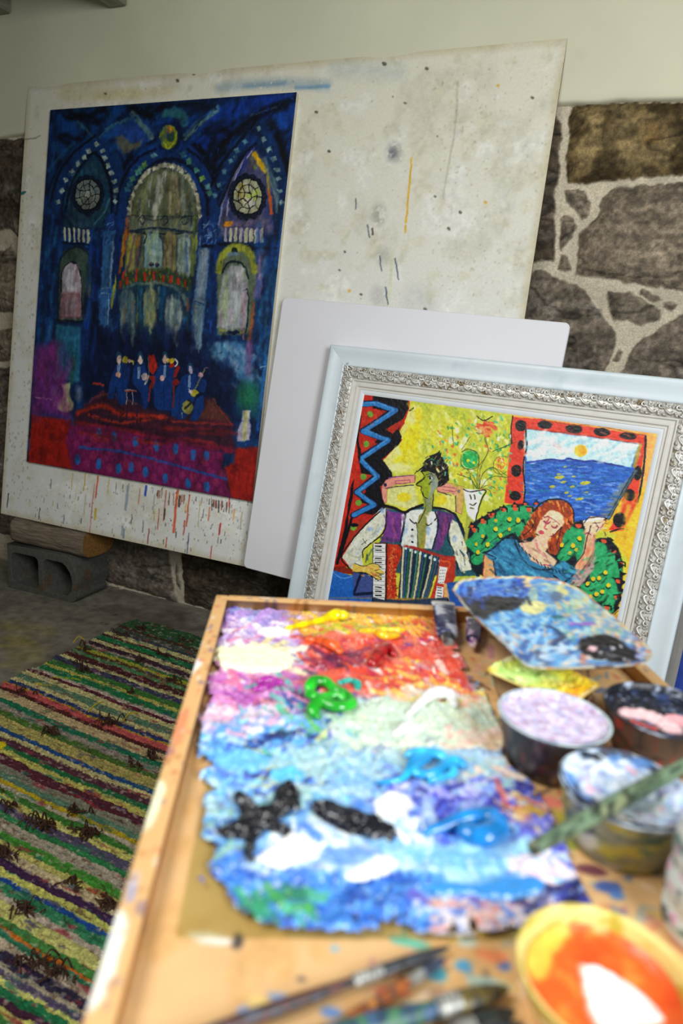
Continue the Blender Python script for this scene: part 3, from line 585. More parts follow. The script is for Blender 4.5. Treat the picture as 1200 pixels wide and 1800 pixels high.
        for k in range(3): t = k*2.1+.5; a.st([(x, y), (x+rx*.42*math.cos(t), y+ry*.42*math.sin(t))], 4, '05080c', sm=False)
        a.st([(x+rx*math.cos(t), y+ry*math.sin(t)) for t in np.linspace(0, 6.283, 20)], 5, '05080c')
    rose(308, 688, 44, 56, '6f786e', ['8a8c84', '5c6c70'], 4); rose(868, 694, 54, 66, 'a0a088', ['98a850', 'c4c0b4', 'b0a050'], 9)
    # capitals, columns
    a.st([(388,770),(385,840)], 40, '14336e', 1, 3).st([(372,790),(400,780),(378,810),(402,815),(376,830)], 4, '5c88b8', .8).st([(735,780),(732,850)], 44, '16387c', 1, 3).st([(716,800),(740,780),(752,812),(722,832),(756,842),(730,860)], 5, '6c98c8', .85).st([(715,790),(765,785)], 6, '8ab0c8', .7)
    a.st([(410,760),(408,1000)], 20, '0c2454', .9, 3).st([(355,860),(350,1000)], 24, '08183c', .9, 4).st([(690,1000),(702,800),(720,700)], 12, '0e2a6a', .9, 2)
    a.org(40, 380, 2.4)
    a.st([(300,120),(295,560)], 40, '081a44', .95, 4).st([(410,100),(405,560)], 26, '081838', .9, 3).st([(270,180),(262,420)], 12, '184a9a', .8, 3)
    a.pl([(340,60),(392,60),(372,310),(328,310)], '28588c', 1, 2).st([(378,110),(362,300)], 13, '8ea4b0', .95, 2).st([(352,120),(340,300)], 10, '3f70a4', .9, 3).pl([(330,305),(392,305),(394,345),(320,345)], '2a5c98', 1, 2).st([(335,325),(385,328)], 5, 'a0b8d0', .8)
    a.pl([(325,345),(372,345),(366,460),(318,460)], '2a558c', .95, 3).st([(366,350),(358,460)], 5, '8ab0d8', .9).st([(392,260),(378,350),(372,390)], 10, '9a9c20', .9, 2, taper=True)
    a.pl([(742,140),(790,140),(752,560),(706,560)], '4f6e90', 1, 3).st([(770,150),(752,300),(738,550)], 24, '8c9cac', .85, 3, dry=.1).pl([(716,320),(768,320),(764,390),(712,390)], '4874a0', .9, 3).st([(720,345),(764,350)], 4, '10284c').st([(720,372),(762,376)], 4, '10284c').st([(815,120),(800,480)], 26, '0a2458', .95, 4).st([(800,380),(792,500)], 10, '2450b8', .7, 3)
    # middle windows and balcony
    a.pl([(400,290),(440,240),(540,215),(640,225),(705,260),(712,320),(400,310)], '384a30', 1, 3)
    a.dabs(410, 705, 215, 300, 70, 14, 9, ['7c2a1c', '35602a', '8a7a28', '26401c', '1c3868'], 90, .85, seed=12, inside=[(400,290),(440,240),(540,215),(640,225),(705,260),(712,320),(400,310)])
    for x, y in [(412,290),(440,262),(478,255),(515,252),(553,252),(590,255),(625,265),(655,278),(684,290),(430,245),(650,255)]: a.st([(x, y-12), (x-1, y+14)], 11, 'aa3426', .95)
    a.st([(400,310),(450,286),(540,275),(640,290),(705,325)], 7, '1a3354').pl([(395,320),(460,290),(550,282),(650,300),(712,340),(700,560),(400,520)], '123046', .95, 5)
    for x, y, rx, ry, c, c2 in ((445,410,34,92,'4f6c70','8c948c'), (535,372,26,76,'687a68','a8a47c'), (640,430,40,86,'5c747c','8a9694')): a.st([(x-rx, y+ry*.6), (x-rx*.9, y-ry*.5), (x, y-ry), (x+rx*.9, y-ry*.5), (x+rx, y+ry*.5)], 9, '0d2036', .95, 2); a.el(x, y, rx, ry, c, 1, soft=4); a.st([(x-5, y-ry*.6), (x-8, y+ry*.8)], rx*.7, c2, .65, 4, dry=.15)
    a.st([(500,310),(498,430)], 12, '28607c', .8, 3).st([(582,310),(575,400)], 14, '1c6090', .8, 3).st([(485,330),(484,430)], 5, '7c6c38', .8)
    # left small arched window
    a.pl([(150,440),(150,220),(170,150),(220,125),(280,150),(300,230),(290,440)], '35483f', 1, 3).st([(148,440),(152,220),(175,160),(225,130),(278,165),(292,250),(286,440)], 8, '0c1a28', .9, 2).st([(285,180),(275,380)], 14, '6e6030', .7, 3)
    a.pl([(155,430),(172,220),(200,192),(232,205),(248,260),(246,330),(248,425)], '84647a', 1, 2).pl([(165,330),(172,220),(200,192),(232,205),(246,260),(244,330)], 'a8a2aa', 1, 3).pl([(158,425),(166,320),(244,320),(246,420)], '7c5c60', .95, 4).st([(162,320),(165,240),(195,195),(232,210),(248,280),(248,420)], 5, '06101c').st([(140,440),(250,445)], 8, '0c1420').st([(150,425),(245,428)], 6, '5c3038', .8).st([(140,460),(255,470)], 9, '0a1420', .9)
    # balustrades
    for i in range(6): a.st([(178+i*20, 55+i*1.5), (178+i*20, 100+i*1.5)], 10, 'b6b29c', .95, 1.5)
    a.st([(165,112),(285,122)], 6, '08101c').st([(160,50),(285,52)], 4, '1c2c3c')
    for i in range(8): a.st([(856+i*21, 55+i*1.), (853+i*21, 102+i*1.)], 11, 'b4b094' if i < 7 else '9a8aa0', .95, 1.5)
    a.st([(825,120),(900,118),(960,132),(1085,135)], 11, '060c18').st([(840,45),(1010,50)], 3, '2c2c48').st([(1045,100),(1035,560)], 24, '071634', .9, 4).st([(1070,180),(1055,560)], 18, '1c5c8c', .85, 3).st([(1095,20),(1040,500),(990,900)], 14, '1458a8', .8, 3)
    # right arched window
    a.pl([(820,500),(820,250),(850,150),(900,128),(960,150),(985,220),(985,330),(960,500)], '54604c', 1, 3).st([(825,230),(840,170),(880,135),(930,135),(965,170),(980,230)], 32, '8a8f2c', .95, 3, dry=.05).el(893, 145, 12, 12, '16241c').el(885, 160, 26, 10, '6a88b8', .5)
    a.pl([(822,470),(832,330),(845,240),(880,205),(925,210),(948,270),(950,330),(940,470),(880,480)], '8b9090', 1, 3).st([(850,440),(860,260)], 22, '8c9a70', .8, 5).st([(895,420),(905,250)], 30, 'b6bcbc', .8, 7).st([(925,460),(932,330)], 20, 'a07888', .7, 5).st([(840,350),(836,460)], 12, '8c6c80', .6, 4)
    a.st([(840,240),(860,205),(900,190),(935,215),(950,260)], 9, '0c1c24').st([(930,315),(950,322),(945,470),(925,500)], 6, '0a1830').st([(830,478),(885,492),(930,488)], 8, '7c8428', .9).el(885, 490, 30, 9, '0a1430')
    a.st([(1000,160),(1010,230),(990,330)], 40, '6c5c8c', .85, 6).st([(1005,180),(1000,260)], 16, '9a7c9c', .7, 4).st([(975,370),(960,500),(950,520)], 15, 'a0502c', .85, 3).st([(1020,220),(1010,420)], 14, '0c1c4c', .9, 2).st([(960,530),(935,600)], 22, '6a3c70', .7, 5)
    # lower side walls
    a.pl([(140,458),(250,465),(240,700),(130,680)], '1e5a78', .95, 4).blotch('2c7890', 9, .56, .5, seed=8, mask=a.mask([(140,458),(250,465),(240,700),(130,680)])).st([(215,600),(205,700)], 20, '1c5040', .8, 5)
    a.st([(110,470),(105,520)], 16, '4c86a4', .8, 4).pl([(75,540),(130,520),(160,600),(150,760),(190,850),(40,830),(55,640)], '6c2470', .85, 14).st([(150,560),(145,680)], 12, '6a7ca0', .6, 5)
    a.pl([(780,540),(850,530),(930,540),(960,620),(1000,700),(930,710),(880,640),(800,590)], '44789c', .9, 7, dry=.05).dabs(800, 1000, 530, 720, 60, 30, 16, ['5c94b4', '3c6c98', '7088ac', '2c5c8c', '64849c'], 60, .7, seed=5, soft=3).st([(960,540),(950,660)], 30, '7c5488', .65, 6).st([(925,460),(930,520)], 10, 'a07890', .7)
    a.pl([(900,700),(1000,690),(1000,860),(900,840)], '124c60', .8, 8).el(950, 760, 45, 55, '1c6a3c', .7, soft=14).st([(1035,540),(1005,800)], 20, '2c68a0', .7, 5).st([(1040,630),(1005,635)], 4, 'a0c0d0', .8)
    # dark nave
    a.pl([(290,480),(720,560),(880,640),(900,860),(860,880),(250,780),(250,640)], '061230', .95, 14).dabs(270, 880, 500, 800, 90, 50, 14, ['0a2050', '040a18', '0c2a5c', '081840'], 80, .6, seed=8, soft=4)
    # stage
    a.pl([(215,840),(330,740),(470,790),(640,840),(780,760),(880,870),(900,1000),(220,900)], '341626', .95, 6).pl([(740,850),(790,770),(870,850),(860,880)], '5a3026', .8, 5).st([(800,770),(880,880)], 5, '7a2c20', .9)
    a.st([(230,830),(330,800),(420,835),(600,850)], 20, '982416', .9, 4, dry=.25).st([(600,845),(420,872),(280,840)], 12, 'a82c1c', .85, 3, dry=.3).st([(620,865),(880,880)], 9, '8c2820', .8, 2, dry=.1).st([(290,770),(370,750),(480,790)], 8, '6a3a34', .7, 2).st([(300,705),(340,712)], 10, 'a03020', .85).st([(260,800),(340,740)], 10, '5a2438', .7)
    a.st([(240,880),(520,925),(880,990)], 26, '6c1430', .95, 4, dry=.05).st([(340,880),(500,900)], 14, '1c0c1c', .9, 3).st([(400,910),(510,925)], 10, 'a82828', .8, 2).st([(620,920),(800,960)], 12, '4a1448', .8, 4).st([(200,860),(180,960),(210,1060)], 9, '180c20', .9, 2)
    # red carpet corners and magenta seats
    a.pl([(40,840),(200,860),(190,960),(215,1070),(20,1040)], '8a1610', 1, 4).pl([(900,980),(1020,970),(990,1215),(880,1190),(850,1060),(890,1040)], '8c1812', 1, 4).blotch('5c0c14', 16, .58, .5, seed=12, mask=a.mask([(20,820),(1010,980),(980,1220),(20,1040)]))
    a.pl([(200,880),(330,880),(520,930),(850,1000),(840,1060),(880,1190),(210,1070),(180,950)], '681446', 1, 3)
    r = np.random.RandomState(3)
    for row in range(4):
        for i in range(15): x = 205+i*47+row*22; y = 915+i*10+row*42; a.st([(x-20, y+12), (x-14, y-12), (x, y-22), (x+14, y-12), (x+20, y+12)], 3, '3c0c38', .7, 1) if pin(x, y, [(200,900),(520,930),(850,1000),(840,1060),(870,1180),(210,1060),(190,950)]) else None; (a.el(x, y+2, 14, 17, ['80245a', '86284c', '5c184e'][r.randint(3)], .7, soft=5) if pin(x, y, [(200,900),(520,930),(850,1000),(840,1060),(870,1180),(210,1060),(190,950)]) else None)
    a.st([(240,975),(420,995),(640,1050),(860,1110)], 11, '1e4a90', .9, 2)
    for x, y in [(320,915),(385,928),(475,952),(563,970),(645,982),(720,1006),(775,1010),(232,1025),(320,1045),(403,1065),(457,1060),(517,1080),(600,1105),(697,1128),(775,1140),(600,1000)]: a.el(x, y, 12, 23, '1c5c9c', .95 if y != 1000 else 0, soft=1.5)
    # vases of light
    a.pl([(925,818),(960,822),(955,860),(962,900),(955,945),(905,950),(905,905),(925,860)], 'a8a0b8', 1, 2).st([(942,830),(938,880),(935,935)], 22, 'b4b480', 1, 2)
    a.pl([(160,705),(200,708),(196,750),(215,800),(190,825),(150,815),(150,780),(170,750)], 'a4a27c', 1, 3, sm=True).el(140, 760, 16, 40, 'a898b8', .7, soft=7).st([(145,735),(152,770)], 5, '141420', .9).st([(55,765),(150,775)], 5, 'b07aa0', .7).el(235, 750, 14, 34, '7c7c90', .6, soft=6)
cathedral(a)
def cathedral_detail(a):
    a.sk = 1.4
    a.org(80, 180, 2.609)
    # sky between the vaults
    a.dabs(60, 560, 20, 220, 34, 90, 24, ['0c3f8c', '06101c', '0a2a60', '050b14', '0e4a9c', '123a6c'], -30, .55, seed=101, soft=6).dabs(640, 1120, 20, 200, 40, 100, 26, ['0b3c96', '0b3c96', '050912', '0a2450', '06101c'], -35, .6, seed=102, soft=6)
    for P, w_ in (([(100,70),(180,60),(240,90)], 26), ([(90,150),(150,170),(200,130)], 22), ([(400,30),(470,60),(540,20)], 26), ([(720,80),(640,170)], 20), ([(1100,20),(1000,50),(900,110),(800,200),(770,260)], 30), ([(1060,150),(1090,250),(1110,320)], 26), ([(420,180),(360,300)], 14), ([(700,200),(770,330),(790,420)], 18), ([(810,120),(850,160),(780,230)], 26)): a.st(P, w_, '05080f', .85, 6, dry=.15)
    for P, w_, c in (([(395,50),(440,100),(490,160)], 20, '4c6a70'), ([(790,35),(720,90),(640,165)], 18, '54787c'), ([(145,85),(230,170)], 9, '2a5468'), ([(245,165),(300,110),(400,70)], 11, '2c5a70'), ([(590,30),(640,60),(630,90)], 26, '1e4c58'), ([(940,60),(1060,20)], 7, '34506c')): a.st(P, w_, c, .9, 3, dry=.2)
    a.pl([(320,110),(400,90),(470,160),(420,190),(340,200)], '1a3a80', .8, 6).pl([(320,160),(350,150),(400,190),(440,170),(430,200),(360,240)], '56543e', .85, 4, dry=.1)
    # arch rings: black contour, dim blue, pale stones
    def ringline(P, w_, c, al=.9): a.st(P, w_, c, al, 3, dry=.05)
    L1 = [(50,480),(80,380),(130,290),(230,190),(290,250),(325,360),(330,460)]; R1 = [(770,430),(830,310),(900,200),(980,110),(1040,200),(1080,330),(1095,470)]; C1 = [(345,520),(370,400),(440,290),(530,240),(620,245),(700,310),(760,420),(775,540)]
    for P in (L1, R1, C1): ringline(P, 46, '0b2a5a', .8)
    ringline([(90,500),(115,390),(160,300),(225,230),(270,300),(300,400),(305,500)], 12, '040812'); ringline([(25,450),(60,330),(130,230),(225,155)], 12, '04070f'); ringline([(800,470),(860,330),(920,230),(965,190)], 14, '04060e'); ringline([(740,420),(800,290),(880,190),(960,90)], 12, '04060e'); ringline([(375,540),(395,420),(450,320),(540,262),(620,268),(690,330),(735,430),(745,540)], 12, '050b20'); ringline([(325,510),(345,380),(410,270),(500,215)], 12, '050912'); ringline([(650,215),(730,280),(790,400)], 12, '050912')
    for x, y in [(58,455),(76,405),(95,355),(120,318),(147,282),(178,252),(198,226),(232,192),(262,222),(272,255),(287,290),(303,322),(317,365),(322,405),(318,455)]: a.sq(x, y, 14, '90a298', .9)
    for x, y in [(980,122),(1000,168),(1028,215),(1050,258),(1066,312),(1068,350),(1076,408),(1082,458),(915,180),(878,220),(848,268),(818,320),(795,378),(775,425)]: a.sq(x, y, 14, '7c9c9c' if x > 960 else '4c7684', .9)
    for i, (x, y) in enumerate([(375,400),(400,350),(425,320),(455,285),(497,245),(630,240),(657,270),(690,310),(718,348),(745,388),(385,375),(440,300),(752,415)]): a.sq(x, y, 17, ['2c6474', '46806c', '5a8a90', '3c6c50', '6a9440'][(i*3) % 5], .85)
    # cream ring with stones
    C2 = [(372,540),(385,470),(420,380),(470,315),(540,288),(610,300),(660,350),(695,430),(708,520)]
    a.st(C2, 16, '8c8870', .75, 3, dry=.2)
    for i in range(22): t = i/21; k = t*(len(C2)-1); i0 = min(int(k), len(C2)-2); f = k-i0; a.sq(C2[i0][0]*(1-f)+C2[i0+1][0]*f, C2[i0][1]*(1-f)+C2[i0+1][1]*f, 11, ['c4c0a8', 'a8a488', 'b8bcac'][i % 3], .85)
    a.dabs(390, 690, 330, 590, 90, 60, 9, ['8c8a5c', '4a5040', 'a8a48c', '6c6c54', '2c3c4c', '84783c', '98a0a0'], 95, .6, seed=104, soft=3, spread=10, inside=[(395,590),(400,470),(470,350),(540,315),(610,325),(670,400),(690,590)])
    a.st([(500,530),(510,430),(520,340)], 20, 'a4a498', .9, 3).st([(560,500),(556,340)], 9, '5c5a48', .8).st([(610,500),(600,340)], 14, '8a7e60', .9, 3)
    a.st([(395,520),(500,540),(680,520)], 4, '20282c', .8).st([(390,590),(520,575),(680,600)], 8, '141c2c', .9).st([(370,590),(362,690)], 16, 'b0641c', .85, 3).st([(385,560),(372,640)], 8, '9c3c28', .8)
    for x in (440,545,635): a.st([(x-16,540),(x+4,520),(x+16,540),(x+2,562),(x-8,545)], 5, '1c2a30', .9); a.st([(x-30,515),(x-30,575)], 3, '384038', .7)
    # right gable interior and left gable interior
    a.dabs(820, 1060, 230, 560, 60, 50, 12, ['4c4468', '6a6478', '2c3c6c', '5a5a54', '7c6c7c'], 110, .45, seed=105, soft=5, inside=[(815,560),(850,380),(900,270),(960,205),(1010,300),(1050,440),(1050,560)])
    a.st([(830,520),(850,400),(900,290),(960,205)], 7, 'a09cc4', .85).st([(960,205),(930,230),(900,300),(870,360)], 10, '1c2468', .8).st([(955,240),(985,270),(995,300)], 16, 'c09a14', .95, 2).st([(1010,300),(1050,420),(1060,500)], 12, '6c8084', .8, 3).st([(1020,400),(1035,510)], 9, 'b84c1c', .95, 2).st([(1015,330),(1020,400)], 9, '9c8c2c', .8).el(838, 558, 22, 12, 'c07a1c', .9, rot=-20)
    a.dabs(95, 290, 300, 570, 40, 50, 14, ['0e2c40', '2c4c54', '14383c', '3c4c4c', '081420'], 70, .5, seed=106, soft=5, inside=[(95,570),(110,420),(170,310),(220,270),(270,360),(280,570)])
    def rose(x, y, rx, ry, c1, c2, seed):
        a.el(x, y, rx*1.3, ry*1.25, '0e1830', .9, soft=2)
        for k in range(15): t = k/15*6.2832; a.st([(x+1.14*rx*math.cos(t)+rx*.15*math.cos(s_), y+1.12*ry*math.sin(t)+ry*.14*math.sin(s_)) for s_ in np.linspace(0, 6.28, 7)], 4, '03060c', .95)
        a.el(x, y, rx, ry, c1, 1, soft=1.5); r = np.random.RandomState(seed)
        for k in range(11): t = r.uniform(0, 6.28); q = r.uniform(.1, .8); a.el(x+rx*q*math.cos(t), y+ry*q*math.sin(t), rx*.24, ry*.2, c2[k % len(c2)], .85, rot=r.uniform(0, 90))
        P = [(x+rx*q*math.cos(t+o), y+ry*q*math.sin(t+o)) for q, n_, o in ((.30, 5, .3), (.66, 9, 0)) for t in np.linspace(0, 6.283, n_, endpoint=False)]; I, O = P[:5], P[5:]
        for k in range(5): a.st([I[k], I[(k+1) % 5]], 4.4, '04060a', sm=False); j = int(k*9/5+.5) % 9; a.st([I[k], O[j]], 4.4, '04060a', sm=False); a.st([I[k], O[(j+1) % 9]], 4, '04060a', sm=False) if k % 2 else None
        for k in range(9): a.st([O[k], O[(k+1) % 9]], 4.4, '04060a', sm=False); t = k*.698+r.uniform(-.1, .1); a.st([O[k], (x+rx*math.cos(t+.1), y+ry*math.sin(t+.1))], 4.4, '04060a', sm=False)
        a.st([(x+rx*math.cos(t), y+ry*math.sin(t)) for t in np.linspace(0, 6.283, 20)], 6, '04060a')
    sk = a.sk; a.sk = .8; rose(193, 422, 58, 72, '6a736c', ['7c8078', '5c686c', '848c80'], 4); rose(926, 432, 68, 84, '9c9c80', ['98a850', 'bcb8ac', 'a89c48', 'b4b09c'], 9)
    for i in range(6): a.st([(88+i*21, 578+i*2), (90+i*21, 630+i*2)], 11, 'b2ae98', .95, 1.5)
    for i in range(8): a.st([(826+i*24, 580), (826+i*24, 636)], 12, 'aaa68c' if i % 3 else '8c849c', .95, 1.5)
    a.sk = sk
    # piers and columns of the middle: streaked
    a.org(180, 380, 5.4545)
    a.dabs(130, 250, 0, 1200, 60, 160, 16, ['0a2a6c', '061232', '0e3c8c', '081c48'], 92, .6, seed=107, soft=5, spread=6).dabs(840, 900, 0, 1200, 40, 160, 16, ['0a1c48', '060e24', '0c2c6c'], 92, .7, seed=108, soft=5, spread=6).dabs(1010, 1080, 100, 1200, 50, 160, 16, ['0a2450', '0c3c84', '081a40', '123c78'], 94, .7, seed=109, soft=5, spread=6)
    a.pl([(35,270),(110,260),(70,700),(5,700)], '204a74', .95, 4).st([(100,260),(70,680)], 18, '8894a0', .9, 3, dry=.15).st([(50,280),(30,680)], 14, '34648c', .8, 4).st([(0,690),(80,690)], 10, '8ca4bc', .8).dabs(0, 90, 700, 1050, 30, 120, 14, ['1c447c', '2c5c8c', '0e2a58', '4c7494'], 92, .7, seed=110, soft=4, spread=6).st([(62,740),(52,1040)], 8, 'a0bcd0', .9, 2, taper=True)
    a.pl([(930,310),(1025,320),(975,780),(890,770)], '607488', .95, 4).st([(985,340),(940,760)], 34, '7c8a94', .8, 5, dry=.1).st([(955,340),(955,360)], 26, 'a4b4bc', .8).pl([(885,770),(970,790),(965,830),(870,815)], '6c8094', .95, 3).st([(885,818),(968,838)], 8, '0c1c3c').pl([(865,830),(960,850),(925,1270),(850,1270)], '56707c', .95, 4).st([(900,870),(880,1260)], 22, '8c9c98', .8, 4, dry=.2).dabs(850, 930, 1180, 1290, 16, 60, 8, ['8ca0a8', '0c2038', '60788c'], 92, .8, seed=111, soft=2, spread=5)
    a.dabs(930, 1090, 130, 270, 40, 46, 10, ['5c80b0', '16347c', '8ca4c4', '0c1c4c', '2c5498'], 110, .8, seed=112, soft=2, spread=30).dabs(0, 130, 40, 260, 40, 46, 10, ['1c4488', '0a1c48', '34609c', '081230'], 110, .7, seed=113, soft=2, spread=30).el(1010, 285, 60, 16, '050a18', .9)
    # upper windows with arched tops
    def win(x0, x1, y0, y1, base, streaks, seed, out='101c30'):
        xm = (x0+x1)/2; P = [(x0, y1), (x0, y0+(x1-x0)*.5), (x0+(x1-x0)*.2, y0+(x1-x0)*.12), (xm, y0), (x1-(x1-x0)*.2, y0+(x1-x0)*.12), (x1, y0+(x1-x0)*.5), (x1, y1)]
        a.st(P, 16, out, .9, 3); a.pl(P, base, 1, 4); a.dabs(x0+6, x1-6, y0+20, y1, 26, (y1-y0)*.5, (x1-x0)*.16, streaks, 92, .7, seed=seed, soft=4, spread=6, inside=P)
    a.dabs(200, 880, 160, 540, 60, 120, 18, ['5c5a34', '7c7a48', '4a4c3c', '6c6450', '34404c'], 92, .6, seed=119, soft=5, spread=6)
    win(400, 570, 160, 490, '6c8888', ['8ca4a0', '5c7c88', 'a4b4a4', '7c9480', '98a870'], 120); a.el(490, 350, 22, 24, 'b4c0bc', .8, soft=5)
    win(720, 850, 190, 540, '66787c', ['8c9c9c', '52686c', 'a0a89c', '6c7c58'], 121)
    for P, w_, c in (([(262,190),(240,450)], 30, '94982c'), ([(310,180),(250,490)], 18, '542c58'), ([(350,200),(330,290)], 26, 'a8741c'), ([(240,30),(180,420),(165,540)], 30, '9c4c1c'), ([(205,180),(185,480)], 10, 'b8941c'), ([(620,180),(600,360),(590,480)], 40, '7c7048'), ([(600,220),(620,290),(600,350),(610,460)], 6, '2c2418'), ([(690,180),(680,520)], 26, '84764c'), ([(800,260),(810,520)], 18, '2c4c7c'), ([(880,10),(860,560)], 30, '5c6c24'), ([(900,200),(860,300)], 20, '848438'), ([(380,200),(340,480)], 18, '142440')): a.st(P, w_, c, .85, 4, dry=.08)
    a.st([(250,150),(500,120),(870,160)], 16, '1a2838', .85, 4).st([(370,170),(420,180),(400,260)], 12, '0c1420', .8)
    # balcony
    a.pl([(150,640),(200,560),(400,510),(520,500),(680,530),(840,600),(850,720),(700,660),(500,620),(300,640),(160,700)], '2c3c24', .9, 6)
    a.dabs(160, 850, 500, 700, 130, 26, 15, ['6a2018', '3c6428', '8c8420', '243c1c', '1c3060', '4c5c30'], 90, .85, seed=122, soft=2, inside=[(150,640),(200,560),(400,510),(520,500),(680,530),(840,600),(850,720),(700,660),(500,620),(300,640),(160,700)])
    for x, y in [(170,660),(200,575),(325,600),(408,580),(490,570),(585,605),(655,605),(730,625),(790,650),(325,540),(240,620)]: a.st([(x, y-26), (x-2, y+26)], 26, 'a42a1c', .95)
    for x in (470, 525): a.el(x, 465, 22, 26, '141c3c', .9); a.el(x, 450, 10, 9, '8c4c28', .9)
    # lower openings
    a.dabs(160, 860, 660, 1150, 80, 120, 22, ['14303c', '0e2444', '1c4c60', '0a1a38', '284c48'], 92, .6, seed=123, soft=6, spread=8)
    a.st([(160,820),(190,720),(280,660),(420,640),(560,640),(700,690),(800,790)], 18, '5c7078', .75, 4, dry=.15).st([(380,660),(500,630),(620,660)], 14, '747c60', .7, 4)
    win(170, 310, 700, 1140, '405a60', ['5c7074', '2c4450', '70806c', '6c5c50', '345470'], 124); win(395, 520, 690, 1060, '626c50', ['8c9478', '50685c', 'a09c60', '4c6470'], 125); win(600, 760, 780, 1170, '5c7074', ['8c9894', '485c68', 'a4aca4', '6c7c6c'], 126, '0c1830')
    for P, w_, c in (([(350,650),(340,860)], 24, '1c5460'), ([(590,690),(560,980)], 36, '145684'), ([(540,690),(530,880)], 16, '7c8a80'), ([(795,980),(760,1100)], 40, '1a5a88'), ([(820,800),(820,900)], 18, '9c4424'), ([(335,940),(330,1050)], 16, '706c30'), ([(130,560),(110,740),(90,880)], 18, '98961c'), ([(770,760),(800,840)], 26, '6c7868')): a.st(P, w_, c, .85, 4, dry=.1, taper=(c == '98961c'))
    a.dabs(120, 880, 1060, 1300, 60, 100, 40, ['04081a', '081640', '060e28', '0a1c4c'], 88, .7, seed=127, soft=9, spread=15)
    # side windows and arches
    a.org(40, 380, 2.4); a.dabs(155, 245, 200, 430, 20, 60, 16, ['b0aab4', '8c7480', '7a5a60', '9c9098'], 92, .45, seed=128, soft=5, spread=6, inside=[(158,425),(166,230),(200,195),(232,210),(246,260),(244,420)]).dabs(830, 945, 220, 470, 26, 70, 18, ['a8b0b0', '8c9c7c', '9c8494', 'b8bcb8', '7c8890'], 96, .5, seed=129, soft=5, spread=6, inside=[(825,470),(835,300),(850,235),(885,208),(930,215),(948,280),(940,470)])
    a.dabs(60, 140, 20, 560, 40, 120, 18, ['0c3c7c', '0a2450', '1c5c8c', '061430'], 94, .6, seed=130, soft=6, spread=6).dabs(250, 320, 120, 600, 40, 120, 16, ['0a2a6c', '061228', '10409c'], 92, .6, seed=131, soft=6, spread=6).dabs(985, 1090, 60, 700, 60, 120, 18, ['0c3470', '081c40', '1c5c90', '0c4080', '2c7090'], 96, .6, seed=132, soft=6, spread=6)
    a.dabs(30, 200, 560, 830, 40, 70, 30, ['5c2468', '701c5c', '44285c', '80306c'], 95, .5, seed=133, soft=12).dabs(280, 880, 500, 720, 50, 90, 30, ['04081c', '081a44', '0a1430', '0c2450'], 85, .35, seed=134, soft=9, inside=[(280,500),(860,600),(860,700),(780,640),(680,560),(320,560)])
    a.dabs(220, 880, 860, 960, 50, 120, 12, ['7c1c1c', '4c1428', '5c1830', '2c1020', '94241a'], 6, .6, seed=135, soft=4, spread=6).dabs(210, 860, 940, 1180, 70, 60, 12, ['4c1040', '80245c', '5c1450', '6c1c3c'], 20, .3, seed=136, soft=5, inside=[(210,950),(520,960),(850,1010),(870,1180),(215,1060)])
